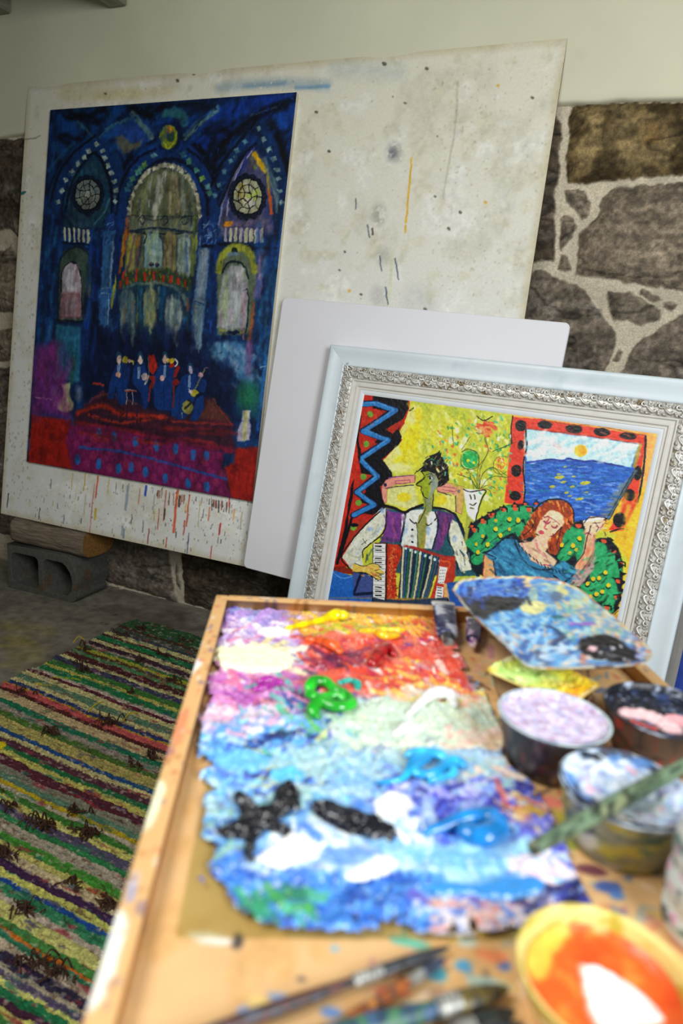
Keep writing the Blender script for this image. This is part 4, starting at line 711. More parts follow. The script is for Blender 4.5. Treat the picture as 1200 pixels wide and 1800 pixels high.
def quartet(a):
    a.sk = .9
    # quartet
    a.org(160, 600, 5.4545)
    def body(P): a.pl(P, '0c2d68', 1, 2, sm=True)
    body([(210,300),(250,220),(330,210),(370,300),(345,420),(330,590),(255,590),(240,440),(215,540),(165,540),(180,400)]); body([(400,290),(440,220),(510,215),(540,400),(550,600),(500,640),(470,480),(400,400)])
    body([(600,350),(660,240),(780,230),(800,330),(770,500),(780,650),(620,640),(600,480)]); body([(820,440),(900,320),(1000,320),(1020,460),(900,740),(770,700),(790,560)]); body([(1000,560),(1070,520),(1080,620),(1030,740),(950,750),(980,640)]); body([(1020,320),(1100,380),(1090,480),(1030,460)])
    for x0, x1, y0, y1 in ((250,255,400,580),(480,495,420,620),(690,695,420,650),(850,850,500,700)): a.st([(x0, y0), (x1, y1)], 9, '081c44', .8, 2)
    a.pl([(548,130),(606,132),(640,250),(590,320),(560,290)], '9c2016', 1, 2).st([(560,345),(600,360),(580,430)], 40, '80201c', .9, 2).st([(560,440),(556,580)], 16, '7c2418', .9).st([(830,250),(800,330)], 40, '8c1c18', .95, 2).el(815, 390, 36, 30, '7c1c1c', .95).st([(795,420),(785,630)], 22, '6c2420', .9)
    for x, y, c in ((268,165,'c4a49c'),(472,172,'c8b0ac'),(705,165,'b8988c'),(954,272,'a898b8')): a.el(x, y-10, 30, 62, '143a50', .95, soft=2).el(x, y+8, 20, 42, c, 1, soft=2).st([(x-18, y+52), (x+18, y+50)], 9, '050a14')
    for x, y in ((268,265),(460,300),(708,280),(945,380)): a.st([(x, y-45), (x-4, y+55)], 28, '7894b4', .95, 2).st([(x, y-40), (x-2, y+50)], 4, '10203c', .9)
    a.el(325, 178, 28, 28, 'a89c30', 1, soft=2).st([(345,180),(395,190),(410,215)], 14, 'a09830', 1).el(368, 185, 16, 18, 'c8a8a0').el(262, 320, 26, 28, 'b88c78').el(770, 190, 26, 26, 'b89a1c').el(736, 186, 14, 20, 'c0a060').st([(800,175),(825,205),(805,235)], 16, 'b8b8c0', 1).el(772, 232, 22, 20, 'a01c14').el(678, 355, 22, 26, 'c0948c')
    a.el(510, 340, 28, 40, 'a89898').st([(555,330),(520,410)], 20, 'b4b4a8', .95, 2).st([(540,340),(525,400)], 5, '202030').st([(545,150),(556,290),(545,330)], 6, '6c7c80', .8)
    a.st([(330,475),(435,478)], 14, '8a3c30', 1).st([(345,490),(338,600)], 7, 'a09088').st([(400,490),(402,610)], 7, 'a09088').st([(330,465),(435,468)], 5, 'a8988c')
    a.el(925, 630, 56, 64, '7a7c38', 1, soft=2).el(915, 630, 40, 46, '8c8848', .9).el(990, 495, 38, 34, '948c28', 1, rot=-30).st([(930,560),(960,590),(900,640)], 22, '1a1c1c', .9, 2).st([(1000,450),(1040,370),(1090,280)], 14, '7c7440', .9).el(1050, 322, 28, 24, 'a8808c').el(950, 485, 20, 18, 'b4a4a4').st([(935,460),(955,500)], 7, 'c8c8d0').st([(1085,270),(1120,245)], 8, '90707c', .8).st([(872,680),(876,735)], 6, 'a0a0a0')
cathedral_detail(a); quartet(a)
a.c = np.clip(a.c*(.80+.40*fbm(a.ny, a.nx, 16, 5, 77, 4))[..., None]*(1-.22*np.clip((fbm(a.ny, a.nx, 30, 22, 78, 4)-.52)*5, 0, 1))[..., None], 0, 1)
a.h += (a.N*.0004+.0006*(fbm(a.ny, a.nx, 3, 3, 5, 2)-.5))
croot = empty('cathedral_painting', M=BM @ Matrix.Translation((PX0, PY0, 0))); tag(croot, 'unframed blue painting of a quartet in a cathedral, hung on the stained panel', 'painting')
art_mesh('painted_canvas', a, .78, croot, M['oil_dim'], z=PT)
b = MB(); b.box(0, PX1-PX0, 0, PY1-PY0, .0005, PT-.0008); b.build('stretcher', M['canvas'], croot)

# ================================================================== BLANK WHITE CANVAS
e1, upv = rotvec((-7.456, 2.074, -1.12)); WO = on_plane(497, 522, np.array([0, 2.125, 0]), np.array([0, 1., 0])); k_ = 2.125/2.1
wh, ww = .926*k_, .926*k_; WO2 = WO-upv*wh
WM, WN = basis(WO2, e1, upv)
P = rounded(0, ww, 0, wh, .016, 6); n = len(P)
V = [(x, y, z) for z, i in ((-.018, 0), (-.002, 0), (0, .002)) for x, y in [(px+(i if px < ww/2 else -i), py+(i if py < wh/2 else -i)) for px, py in P]]
Fs = [tuple(range(n-1, -1, -1)), tuple(range(2*n, 3*n))]+[(r_*n+k, r_*n+(k+1) % n, (r_+1)*n+(k+1) % n, (r_+1)*n+k) for r_ in (0, 1) for k in range(n)]
o = link('blank_canvas', mesh_np('blank_canvas', V, Fs, smooth=False), M['white']); o.matrix_world = WM; tag(o, 'blank white primed canvas leaning between the stained panel and the framed painting', 'canvas')
# ================================================================== FRAMED PAINTING
FS = 1.03; e1, upv = rotvec((-9.517, 1.589, -6.354)); FO = on_plane(580, 605, np.array([0, 2.06, 0]), np.array([0, 1., 0]))
FW = 1.143; FH = FO[2]/upv[2]-.019; FB = FO-upv*FH; FM0, FN = basis(FB, e1, upv)
FM = FM0 @ Matrix.Translation((0, 0, -.040))         # z=0 is the back of the frame, .040 its front
froot = empty('framed_painting', M=FM); tag(froot, 'painting of an accordion player in a wide pale frame with silver carving', 'painting')
def ring(prof, name, m, smooth=True):
    """profile (inset, height) run around the rectangle with mitred corners"""
    V = []
    for i, z in prof: V += [(i, i, z), (FW-i, i, z), (FW-i, FH-i, z), (i, FH-i, z)]
    # separate strips per side so that the mitres stay crisp
    VV = []; Fs = []
    for s_ in range(4):
        b0 = len(VV)
        for j in range(len(prof)): VV += [V[j*4+s_], V[j*4+(s_+1) % 4]]
        Fs += [(b0+2*j, b0+2*j+1, b0+2*j+3, b0+2*j+2) for j in range(len(prof)-1)]
    me = mesh_np(name, VV, Fs, smooth=smooth); me.set_sharp_from_angle(angle=math.radians(50)); return link(name, me, m, froot)
ring([(.05, 0), (0, 0), (0, .036), (.002, .0395), (.006, .0405), (.012, .040), (.022, .0365), (.040, .0335), (.052, .034), (.058, .036), (.061, .034), (.061, .006)], 'outer_frame', M['frame'])
ring([(.0605, .006), (.0605, .030), (.066, .034), (.082, .036), (.095, .033), (.0985, .030), (.0985, .006)], 'carved_bed', M['silver'])
ring([(.098, .006), (.098, .033), (.100, .0355), (.103, .0355), (.105, .033), (.106, .030), (.114, .0295), (.116, .032), (.119, .032), (.121, .029), (.1225, .027), (.128, .027), (.129, .006)], 'inner_moulding', M['cream'])
ring([(.1285, .004), (.1285, .025), (.130, .0255), (.1425, .0182), (.1425, .004)], 'liner', M['liner'], False)
# carved scrolls
b = MB(); rr = np.random.RandomState(4); per = .0415
def strip(sd, u, v, w_):
    L = FW if sd in (0, 2) else FH
    return {0: (u, FH-v), 2: (u, v), 1: (v, u), 3: (FW-v, u)}[sd]+(w_,)
for sd in range(4):
    L = FW if sd in (0, 2) else FH; n = int(round((L-.128)/per)); st = (L-n*per)/2
    for i in range(n):
        u0 = st+i*per; fl_ = 1 if sd in (0, 3) else -1
        if fl_ < 0: u0 += per
        def T(P, R, seg=6): b.sweep([strip(sd, u0+fl_*p[0], .0605+p[1], .0335+p[2]) for p in P], R, seg)
        # S-scroll with curled ends
        sp = [(.010+.0075*math.cos(t)*(1-t/9), .0115+.0075*math.sin(t)*(1-t/9), .004+.004*math.sin(t/7*3.14)) for t in np.linspace(7.2, .4, 14)]
        tail = [(.020, .019, .005), (.027, .026, .0055), (.035, .030, .005), (.041, .0265, .004), (.0395, .022, .0035), (.036, .0225, .003)]
        T(sp+tail, np.linspace(.0016, .0031, len(sp)).tolist()+[.0033, .0034, .0032, .0028, .0022, .0014])
        # lower curl and leaves
        sp = [(.026+.0058*math.cos(t)*(1-t/8), .0095+.0058*math.sin(t)*(1-t/8), .004) for t in np.linspace(6, 0, 10)]; T(sp, np.linspace(.0014, .0026, 10))
        for (x, y, an, l) in ((.004, .028, .9, .012), (.014, .031, .4, .012), (.006, .022, 1.6, .011), (.035, .013, -.6, .011), (.038, .006, .3, .009), (.019, .004, .2, .009), (.0, .010, 2.2, .009)):
            x += rr.uniform(-.001, .001); T([(x, y, .001), (x+l*.5*math.cos(an), y+l*.5*math.sin(an), .006), (x+l*math.cos(an), y+l*math.sin(an), .002)], [.0012, .0030, .0010], 6)
b.build('carved_border', M['silver'], froot, smooth=True)
CI = .141; CW, CH = FW-2*CI, FH-2*CI; CZ = .018
CB = FB+FN*(CZ-.040)
def p2pt(x, y):
    q = on_plane(x, y, CB, FN); return (q-CB)@e1-CI, FH-CI-(q-CB)@upv, mpp(q)
a2 = Art(CW, CH, 640, 640, p2pt, 'c3c43a', seed=61, wob=1.2)
def musicians(a):
    K = '0a0a12'
    a.org(560, 680, 4)
    a.blotch('d8d23a', 30, .5, .8, seed=1).blotch('a8b83a', 22, .56, .7, seed=2)
    a.dabs(500, 1100, 120, 640, 120, 60, 22, ['cdd04a', 'e0cc1c', 'b4c444', 'd8dc7c'], 75, .55, seed=1, soft=5)
    a.pl([(640,130),(720,130),(640,380),(560,560),(470,600),(450,510),(560,400)], 'e6dc8c', .8, 8).pl([(610,300),(700,240),(700,380),(620,520),(520,540)], 'e4cc10', .8, 9).el(570, 570, 90, 32, 'ece8a8', .7, soft=10).el(700, 190, 26, 46, 'f0cc10', .8, soft=6)
    # zigzag curtain on the left
    a.pl([(280,40),(640,60),(640,140),(600,260),(540,350),(590,370),(450,520),(520,640),(430,830),(460,900),(330,1060),(220,1260),(90,1290),(60,1290)], 'b82418', 1, 2)
    a.pl([(380,60),(630,80),(630,150),(560,300),(585,350),(570,400),(445,510),(515,600),(520,660),(430,700),(470,850),(380,900),(240,880),(330,740),(280,520),(420,360),(300,300),(480,170),(380,150)], K, 1, 2)
    a.pl([(470,300),(600,220),(620,190),(560,290),(520,330)], 'a82a1a', 1, 2)
    for P in ([(310,150),(470,170),(300,310)], [(300,370),(430,400),(290,500)], [(250,600),(380,620),(260,720)], [(240,790),(350,830),(240,880)]): a.pl(P, 'b82c1c', 1, 2)
    a.st([(310,120),(400,115),(540,165),(310,310),(490,375),(285,505),(415,630),(265,740),(390,830),(240,905)], 46, '0a1a3c', 1, 2, sm=False)
    a.st([(315,122),(400,118),(540,165),(312,315),(490,375),(290,510),(415,630),(268,740),(390,830),(245,902)], 34, '2b74b8', 1, 2, sm=False)
    a.st([(330,112),(420,112),(530,158),(330,300),(480,370),(300,500),(405,625),(280,735),(380,825)], 9, '5a9cd4', .7, 3, sm=False, dry=.2)
    a.st([(290,210),(270,370),(285,480),(240,620),(230,760),(200,900),(190,1000),(130,1240)], 24, K, 1, 1.5)
    a.pl([(265,380),(285,560),(215,720),(200,900),(100,1200),(60,1290),(120,1100),(200,700)], 'c42c1c', 1, 2)
    a.pl([(230,960),(330,930),(320,1000),(210,1100),(150,1240)], 'a42c1c', 1, 3).st([(230,930),(180,1100),(130,1240)], 20, K)
    for x, y in ((362,193),(335,402),(315,633),(280,815),(245,990)): a.el(x, y, 22, 22, '6c9c34', 1)
    a.st([(640,165),(665,150)], 12, '101a3c').el(250, 972, 30, 14, K)
    # pink sofa back
    for P in ([(440,700),(470,655),(520,632),(680,620),(675,672),(530,690),(480,720),(478,800),(462,830),(448,790)], [(825,700),(900,672),(1020,700),(1032,730),(1005,900),(968,880),(975,775),(920,745),(835,742)]): a.pl(P, '4c2438', 1, 3); a.pl([(sum(p[0] for p in P)/len(P)*.03+x*.97, sum(p[1] for p in P)/len(P)*.03+y*.97) for x, y in P], 'de8f7c', 1, 2)
    a.pl([(490,710),(670,680),(700,830),(640,860),(480,820)], 'd4d484', 1, 3).pl([(830,760),(960,760),(960,880),(860,860)], 'd4d070', 1, 3).el(600, 775, 48, 34, 'e8c81c', .9, soft=4).el(860, 795, 44, 34, 'e4cc20', .9, soft=4)
    a.st([(490,640),(670,620)], 6, '7c4484').st([(540,660),(640,655),(645,675),(540,680),(540,660)], 4, '7c2c40', sm=False).st([(870,700),(960,715),(955,735),(868,722)], 4, '7c2c40').st([(470,715),(560,700),(668,690)], 7, '3c2438').st([(960,770),(965,880)], 7, '3c2438').el(467, 690, 13, 13, '2c2450').el(985, 735, 12, 12, '5c3c90').st([(840,735),(930,765)], 7, '3c2438')
    # blue seat, lower left
    a.pl([(90,1290),(230,1330),(240,1290),(330,1300),(400,1300),(400,1700),(0,1700),(40,1400)], '1c5cb4', 1, 3).st([(90,1300),(170,1340),(230,1330)], 8, '4c8cd4').pl([(240,1300),(400,1310),(390,1500),(250,1480)], '3c4c88', 1, 4).st([(300,1310),(250,1440)], 20, '0c1838').st([(250,1460),(380,1450)], 22, '0c1838')
    # accordion player: vest, shirt, sleeves
    a.pl([(380,1160),(470,1030),(470,850),(620,880),(720,840),(850,860),(960,900),(1000,1000),(1080,1200),(1120,1330),(900,1330),(400,1300)], '20505c', 1, 3)
    a.pl([(470,870),(600,890),(570,1090),(440,1090),(460,1000)], '6c3480', 1, 3).pl([(830,870),(960,900),(930,980),(850,1150),(810,1150),(840,1000)], '5c3470', 1, 3).st([(520,930),(540,1060)], 22, 'a04880', .8, 5).st([(890,920),(870,1040)], 18, '9c3c68', .7, 5).st([(440,1060),(540,1080)], 24, '3c2c58', .8, 4)
    a.pl([(580,900),(640,880),(740,860),(830,880),(830,1000),(800,1140),(580,1120)], 'dcdfd4', 1, 2).pl([(700,900),(780,880),(740,1140),(690,1140)], '9a8c34', 1, 3).pl([(640,870),(720,860),(700,930),(640,960)], 'e6e8e0', 1, 2).pl([(760,930),(830,890),(820,930),(770,970)], 'e6e8e4', 1, 2)
    a.el(605, 1010, 20, 30, '8cb0e0', .8, soft=4).el(770, 1010, 18, 34, '88ace0', .8, soft=4).el(590, 1060, 14, 24, '9cc0e8', .7, soft=4)
    a.st([(640,930),(670,960),(690,970),(700,1140)], 9, K).st([(735,930),(770,975),(830,920)], 8, K).st([(610,880),(600,960),(575,1090)], 16, '141428', .9).st([(820,880),(840,970),(800,1140)], 12, '141428', .9)
    for y in (1005, 1048, 1090): a.el(658, y, 9, 8, K)
    a.pl([(470,850),(470,960),(440,1030),(330,1130),(300,1200),(320,1280),(230,1280),(165,1200),(250,1060),(360,940),(420,870)], 'd4d4c0', 1, 2).st([(460,850),(360,940),(240,1070),(160,1200),(230,1290)], 10, K).st([(475,880),(475,960),(440,1040),(320,1140),(310,1200)], 9, K).el(445, 870, 16, 20, '90a8dc', .8, soft=4).el(360, 1000, 22, 14, '90a8dc', .8, soft=4).st([(310,1070),(330,1100)], 6, '505048').st([(300,1110),(340,1080)], 6, '505048').st([(215,1180),(270,1200),(300,1180)], 10, 'b8b48c', .8)
    a.pl([(935,930),(980,960),(1030,1100),(1100,1280),(1000,1300),(930,1130),(915,1020)], 'd4d4bc', 1, 2).st([(960,900),(1010,1000),(1060,1160),(1120,1330)], 22, '0a1430').st([(920,960),(905,1060),(940,1140),(980,1280)], 8, K).el(955, 1070, 14, 26, '90a8dc', .8, soft=4).dabs(960, 1090, 1100, 1320, 22, 50, 9, ['3c5c78', 'c8b868', 'e8e8dc', '203048'], 60, .8, seed=5)
    a.st([(430,830),(520,850),(600,880),(650,860),(730,830)], 20, K, 1).st([(810,850),(880,860),(950,890)], 16, K)
    # neck, head, hair
    a.pl([(740,760),(800,740),(800,860),(760,900),(740,1060),(700,1140),(690,960),(740,860)], '8c9048', 1, 3).st([(770,760),(775,870)], 26, '7c8c88', .8, 5).st([(750,780),(750,860),(700,960)], 6, K).st([(808,720),(800,860)], 7, K)
    a.pl([(730,590),(840,600),(840,690),(800,760),(740,780),(715,740),(720,700),(680,690),(735,640)], '90a820', 1, 2).pl([(770,600),(830,620),(820,690),(780,760),(765,700)], '8c9c94', .9, 4)
    a.pl([(720,600),(740,530),(800,480),(840,460),(860,490),(880,520),(910,570),(915,660),(860,700),(830,700),(840,650),(800,600),(760,590)], '18161a', 1, 2).dabs(740, 900, 480, 690, 60, 40, 5, ['8c7830', '6c6c4c', '0c0c10', 'a89040'], -50, .8, seed=6)
    for P in ([(755,520),(830,480)], [(690,600),(760,540)], [(820,490),(850,455)], [(850,500),(860,460)], [(790,500),(800,478)]): a.st(P, 12, K, taper=True)
    a.st([(720,590),(740,635),(685,685),(720,700),(718,725),(728,740),(735,770),(760,785)], 6, K).st([(760,615),(800,615),(800,640)], 6, '283848').st([(770,640),(790,650),(800,660)], 6, K).el(790, 655, 12, 12, '141c24').el(860, 650, 18, 26, '7c9498', .9).st([(845,640),(870,660),(850,680)], 6, K).st([(690,590),(675,610)], 6, K)
    # accordion
    a.pl([(470,1100),(560,1110),(590,1160),(540,1300),(550,1500),(470,1500),(460,1300)], 'b83018', 1, 2).st([(520,1140),(510,1300),(490,1400)], 22, 'd86030', .8, 4, dry=.2).dabs(470, 560, 1130, 1500, 40, 24, 6, ['5c1410', 'e07838', '8c1c10'], 60, .85, seed=7)
    a.pl([(385,1100),(470,1105),(465,1500),(385,1480)], 'f0f0ec', 1, 1.5)
    for i in range(17): y = 1112+i*23; a.st([(405, y), (440, y+4)], 6, K) if i % 7 not in (2, 6) else a.st([(385, y+8), (460, y+10)], 3, '303038')
    a.st([(395,1100),(470,1100)], 8, '5c1c14').st([(480,1100),(475,1500)], 7, '300c0c').st([(560,1110),(585,1160),(560,1500)], 9, '501410')
    cs = ['c8c49c', '2c4c78', '205c38', 'a8a890', '142848', '3c7058', 'c0b888', '24406c', '2c6040', '10203c', 'b8b090', '285064', '3c4c60']
    a.pl([(590,1120),(850,1180),(840,1260),(740,1520),(560,1510)], '1c3450', 1, 2)
    for i in range(13): x = 598+i*20; a.st([(x, 1125+i*5), (x-12-i*1.5, 1320), (x-20-i*6, 1520)], 15, cs[i], 1, 1.5); a.st([(x+9, 1125+i*5), (x-3-i*1.5, 1320), (x-10-i*6, 1520)], 4, K, .9)
    a.st([(600,1118),(700,1140),(860,1190),(940,1200)], 22, '9c2820', .95, 3)
    for i in range(8): a.el(612+i*34, 1135+i*13, 9, 11, 'b8d4e0')
    a.pl([(850,1200),(960,1200),(960,1330),(900,1500),(780,1500),(840,1300)], 'b03020', 1, 3).st([(860,1220),(920,1240),(900,1300)], 12, 'd85828', .8).pl([(850,1260),(905,1270),(880,1390),(835,1380)], 'e8e8e0', 1, 2)
    for i in range(5):
        for j in range(3): a.el(858+j*14-i*4, 1290+i*22, 3, 3, K)
    a.pl([(830,1400),(880,1410),(870,1500),(815,1500)], 'f0f0ec', 1, 2)
    for i in range(5): a.st([(835, 1410+i*20), (862, 1414+i*20)], 6, K)
    a.pl([(240,1240),(320,1270),(400,1240),(440,1290),(420,1350),(350,1310),(240,1300)], 'e0b83c', 1, 3).dabs(380, 450, 1250, 1350, 18, 40, 9, ['e07840', 'e8c040', 'c85838'], 50, .9, seed=9).st([(240,1300),(350,1320),(420,1380)], 6, K).st([(390,1290),(440,1370)], 5, K).st([(410,1270),(455,1330)], 5, K)
    a.pl([(880,1380),(930,1390),(940,1480),(880,1500)], 'd8a060', 1, 3)
    # lower body and below, down to the frame
    a.pl([(-400,1480),(2400,1500),(2400,3000),(-400,3000)], 'b8862c', 1, 6).dabs(-300,2200,1700,2700,90,200,60,['c8963c','a8701c','9c5c24','d0a040'],5,.6,seed=71,soft=8,spread=12)
    a.pl([(-300,1480),(420,1490),(380,1980),(-300,1940)], '1c5cb4', 1, 4).pl([(900,1380),(1400,1300),(1500,1900),(980,1960)], '1a4c9c', 1, 4).st([(-300,1950),(380,1990),(980,1965),(1500,1905)], 16, K)
    a.pl([(380,1480),(600,1500),(900,1480),(940,1700),(900,2180),(760,2200),(720,1760),(620,1760),(520,2210),(370,2190),(360,1750)], '26344c', 1, 4).st([(380,1490),(360,1750),(375,2190),(520,2205),(620,1765),(720,1765),(765,2195),(900,2175),(940,1700),(905,1490)], 12, K).dabs(390,900,1520,2160,50,120,20,['34486c','1c2840','3c5480'],90,.6,seed=72,soft=5,inside=[(390,1500),(900,1500),(900,2100),(780,2100),(720,1700),(600,1700),(500,2100),(390,2100)])
    for x in (420, 800): a.pl([(x-60,2190),(x+110,2190),(x+140,2260),(x-80,2260)], '14100f', 1, 3, sm=True)
    a.pl([(1180,1300),(1800,1300),(1960,1700),(1900,2240),(1240,2260),(1120,1760)], '2f78a0', 1, 4).dabs(1150,1900,1320,2220,90,160,30,['3c90b8','205c88','4ca4c8','1c4870'],100,.6,seed=73,soft=5,inside=[(1180,1300),(1800,1300),(1940,1700),(1880,2230),(1250,2240),(1130,1760)]).st([(1180,1320),(1125,1760),(1245,2255),(1900,2240),(1955,1700),(1810,1320)], 12, K)
    # flowers and vase
    a.org(820, 700, 3.529)
    a.pl([(-60,40),(290,100),(280,640),(60,760),(-60,700)], 'b4bc34', .5, 12)
    a.dabs(-120, 290, 60, 640, 120, 46, 16, ['c4c83c', 'dcd860', '98b03c', 'e8e4b0', 'c8c428'], 70, .6, seed=14, soft=4)
    a.el(20, 380, 50, 56, '2cb054', 1, soft=3).el(30, 360, 26, 22, '48c878', .8).el(10, 390, 9, 9, 'e4d820').el(45, 400, 8, 8, 'e4d820').st([(-30,330),(20,320),(70,350),(72,410),(20,440),(-30,420),(-35,350)], 4, '305030', .9)
    a.el(215, 415, 52, 52, 'd8c838', .9, soft=4).dabs(165, 268, 365, 470, 40, 22, 9, ['e05830', 'd88028', 'c4c830', 'd84830'], None, .9, seed=15, inside=[(165,415),(215,360),(270,410),(215,470)]).st([(165,400),(200,365),(260,370),(268,430),(220,470),(170,450),(165,400)], 4, '4c4820', .8)
    a.dabs(60, 170, 130, 230, 26, 44, 22, ['e06038', 'e88040', 'd84a2c'], 40, .9, seed=16, inside=[(60,180),(130,130),(170,180),(120,240),(80,220)]).st([(70,120),(110,140),(160,115)], 5, '28301c').el(122, 225, 16, 22, 'e8642c', .9)
    for x, y, t, c in [(-90,300,60,'d85830'),(-75,350,60,'e05c34'),(-55,245,60,'e0603c'),(-60,410,80,'e06438'),(-35,470,70,'e05830'),(-150,270,40,'38b090'),(-130,320,40,'3cb48c'),(-110,370,20,'3cb48c'),(-140,400,10,'30a878'),(-100,400,30,'3cb48c'),(-70,420,20,'58c09c'),(-210,300,70,'2c9c70'),(-215,390,60,'3ca880'),(-185,380,30,'34a878'),(-160,235,30,'f0f4e8'),(-95,250,60,'48b0a0'),(-70,280,50,'30a080'),(0,230,80,'38b088'),(10,190,80,'2c9c74'),(-30,420,-20,'3cb070'),(30,300,0,'b0c0a0'),(190,300,-60,'2c8c50'),(210,320,-60,'2c9c50'),(240,300,-60,'38a05c'),(265,290,-60,'2c8c50'),(300,270,-60,'38b088'),(170,520,60,'30a878'),(200,560,60,'2ca060'),(150,600,60,'38b080'),(240,520,30,'48b070'),(210,500,60,'e06c38'),(190,560,60,'e0a028'),(285,530,20,'3cb070'),(150,500,40,'e09040')]: a.st([(x-11*math.cos(math.radians(t)), y-11*math.sin(math.radians(t))), (x+11*math.cos(math.radians(t)), y+11*math.sin(math.radians(t)))], 15, c, .95, 2, taper=True)
    for x, y in ((-60,200),(-10,260),(-30,300),(-100,260),(120,620),(110,520)): a.el(x, y, 16, 22, 'f0f2dc', .75, soft=4)
    for P in ([(70,560),(40,480),(0,460)], [(75,560),(100,470),(160,430),(230,490)], [(70,560),(60,470)], [(85,560),(130,540),(180,560)], [(80,560),(70,440),(130,340),(110,250)], [(60,560),(20,500),(-60,470)], [(-90,170),(-85,260)], [(-30,320),(20,240)], [(10,440),(60,450)], [(160,330),(210,310),(300,280)]): a.st(P, 4, '3c4420', .85)
    a.pl([(-20,560),(110,570),(80,640),(60,760),(20,770),(0,700)], 'eeeee0', 1, 2).st([(-20,565),(20,580),(115,570),(95,620),(70,700),(55,770)], 8, '181c24').st([(20,600),(28,625)], 8, '2c2c20').st([(48,600),(52,625)], 8, '2c2c20').st([(20,655),(40,665),(58,650)], 8, '3c3824').st([(22,680),(45,685)], 8, '706c40').pl([(0,720),(60,770),(40,900),(-20,900)], 'a0a440', .9, 4)
    # window with the sea
    a.pl([(280,90),(1200,200),(1200,1340),(960,1340),(1040,900),(880,830),(230,650)], 'e8b02c', 1, 2).pl([(280,90),(700,140),(1200,200),(1180,320),(1100,260),(700,170),(290,110)], 'f0a44c', 1, 4).pl([(1110,230),(1180,210),(1130,560),(1080,560)], 'f4a854', 1, 5).pl([(1090,560),(1130,560),(1000,1340),(950,1340),(1040,900)], 'e8bc20', .9, 6)
    a.pl([(285,115),(460,130),(1110,230),(1105,290),(1030,830),(880,820),(940,720),(1050,290),(360,190),(350,665),(235,650),(270,300)], 'd83a26', 1, 2)
    for x, y, rx, ry in ((335,170,34,36),(485,165,46,26),(665,190,54,28),(838,210,52,26),(1000,235,54,22),(335,290,20,30),(308,450,32,38),(300,605,36,30),(1060,465,26,46),(1010,600,36,38),(948,755,42,48)): a.el(x, y, rx, ry, '0c0c10', 1, rot=6, soft=2)
    a.pl([(365,190),(1060,280),(1040,440),(870,740),(660,770),(640,660),(500,640),(430,680),(355,665)], '2458b4', 1, 2)
    a.pl([(370,190),(1080,285),(1050,320),(1020,430),(900,410),(700,385),(500,385),(372,390)], 'b8dce8', 1, 3).dabs(380, 1040, 205, 400, 110, 90, 24, ['f0f6f8', '9ccce0', 'd4ecf0', 'c4dce0', 'f4f0ec'], -20, .6, seed=17, soft=5, inside=[(375,205),(1060,290),(1015,420),(700,380),(375,385)]).dabs(440, 600, 250, 330, 14, 40, 12, ['f0c8c0', 'f4d8d0'], 80, .6, seed=18, soft=4)
    a.dabs(370, 1000, 400, 680, 240, 60, 11, ['3c74d0', '1c4ca4', '5488dc', '123c88', '2c68c0', '3c80c8', '1c7090'], 5, .7, seed=19, soft=2, spread=12, inside=[(370,395),(1015,430),(900,700),(650,690),(360,660)])
    for x, y, rx, ry in ((575,490,30,12),(600,520,20,8),(735,525,32,12),(530,548,18,9),(655,550,14,7),(620,585,14,7),(700,625,26,8),(740,585,16,5),(665,485,12,5),(640,605,14,5),(570,470,12,5),(610,425,12,5)): a.el(x, y, rx, ry, 'b8b440', .9, rot=-8)
    a.st([(375,400),(480,385),(530,380),(600,388),(630,375),(700,392),(800,390),(880,408),(970,425)], 12, '2840a0', 1, 2).st([(470,385),(530,378)], 6, '1c2c70').st([(620,380),(660,378),(720,390),(800,395),(970,422)], 5, '1c2c70')
    a.el(706, 325, 40, 38, 'e4c438', 1, soft=3).el(720, 325, 20, 28, 'f0a820', .9, soft=3)
    a.st([(365,185),(372,300),(350,420),(362,560),(350,665)], 9, '0c1024').st([(370,190),(700,225),(1090,290)], 6, '703830', .7, 2).st([(285,110),(275,200),(280,280)], 8, '181020').st([(460,130),(640,165),(800,170),(1110,232)], 5, '8c4c20').st([(1110,235),(1095,450),(1030,830)], 12, '10101c').st([(1030,830),(960,810),(890,830)], 9, '181014').st([(1075,290),(1040,420)], 22, 'a89440', .9, 3)
    a.pl([(1040,440),(1060,450),(880,760),(850,740)], '486068', 1, 2).st([(1035,455),(870,745)], 6, '182430').st([(1050,460),(885,750)], 4, '182430').pl([(940,540),(1000,500),(900,690),(860,740),(830,720)], '7c8480', .7, 5)
    a.pl([(960,840),(1100,560),(1190,600),(1080,1340),(930,1340),(1000,1000),(900,870)], 'e6b628', 1, 5).dabs(930,1150,600,1300,40,90,22,['f0c83c','e0a424','e8b830'],100,.6,seed=31,soft=6,spread=10)
    # green shawl / plant chair behind the woman
    ch = [(0,960),(20,800),(110,730),(230,670),(380,660),(470,720),(640,780),(720,760),(760,870),(880,870),(960,990),(960,1200),(900,1340),(700,1340),(560,1100),(100,1100),(20,1020)]
    a.pl(ch, '0c1820', 1, 3, sm=True)
    for P in ([(30,900),(90,960),(60,1000)], [(60,880),(120,790),(180,880)], [(150,790),(260,700),(300,760)], [(90,980),(150,900),(190,930)], [(250,760),(360,710),(400,760)], [(300,720),(380,700),(410,790)], [(210,830),(310,790),(340,830)], [(560,900),(640,830),(700,900)], [(600,980),(680,900),(720,1000)], [(800,1100),(900,1000),(930,1080)], [(740,1180),(870,1140),(900,1200)], [(820,1040),(900,990),(880,1080)], [(720,1250),(860,1220),(880,1300)], [(640,840),(720,850),(740,900)], [(760,940),(830,930),(800,1010)]): a.st(P, 74, '1f9456', 1, 3); a.st([(x+6, y-8) for x, y in P], 34, '35ac6c', .7, 5, dry=.15)
    for k in range(38): a.st([(30+k*24, 1000-260*math.sin(k/12) if k < 17 else 860+(k-17)*24), (50+k*24, 980-260*math.sin(k/12) if k < 17 else 840+(k-17)*24)], 7, '0c2018', .5)
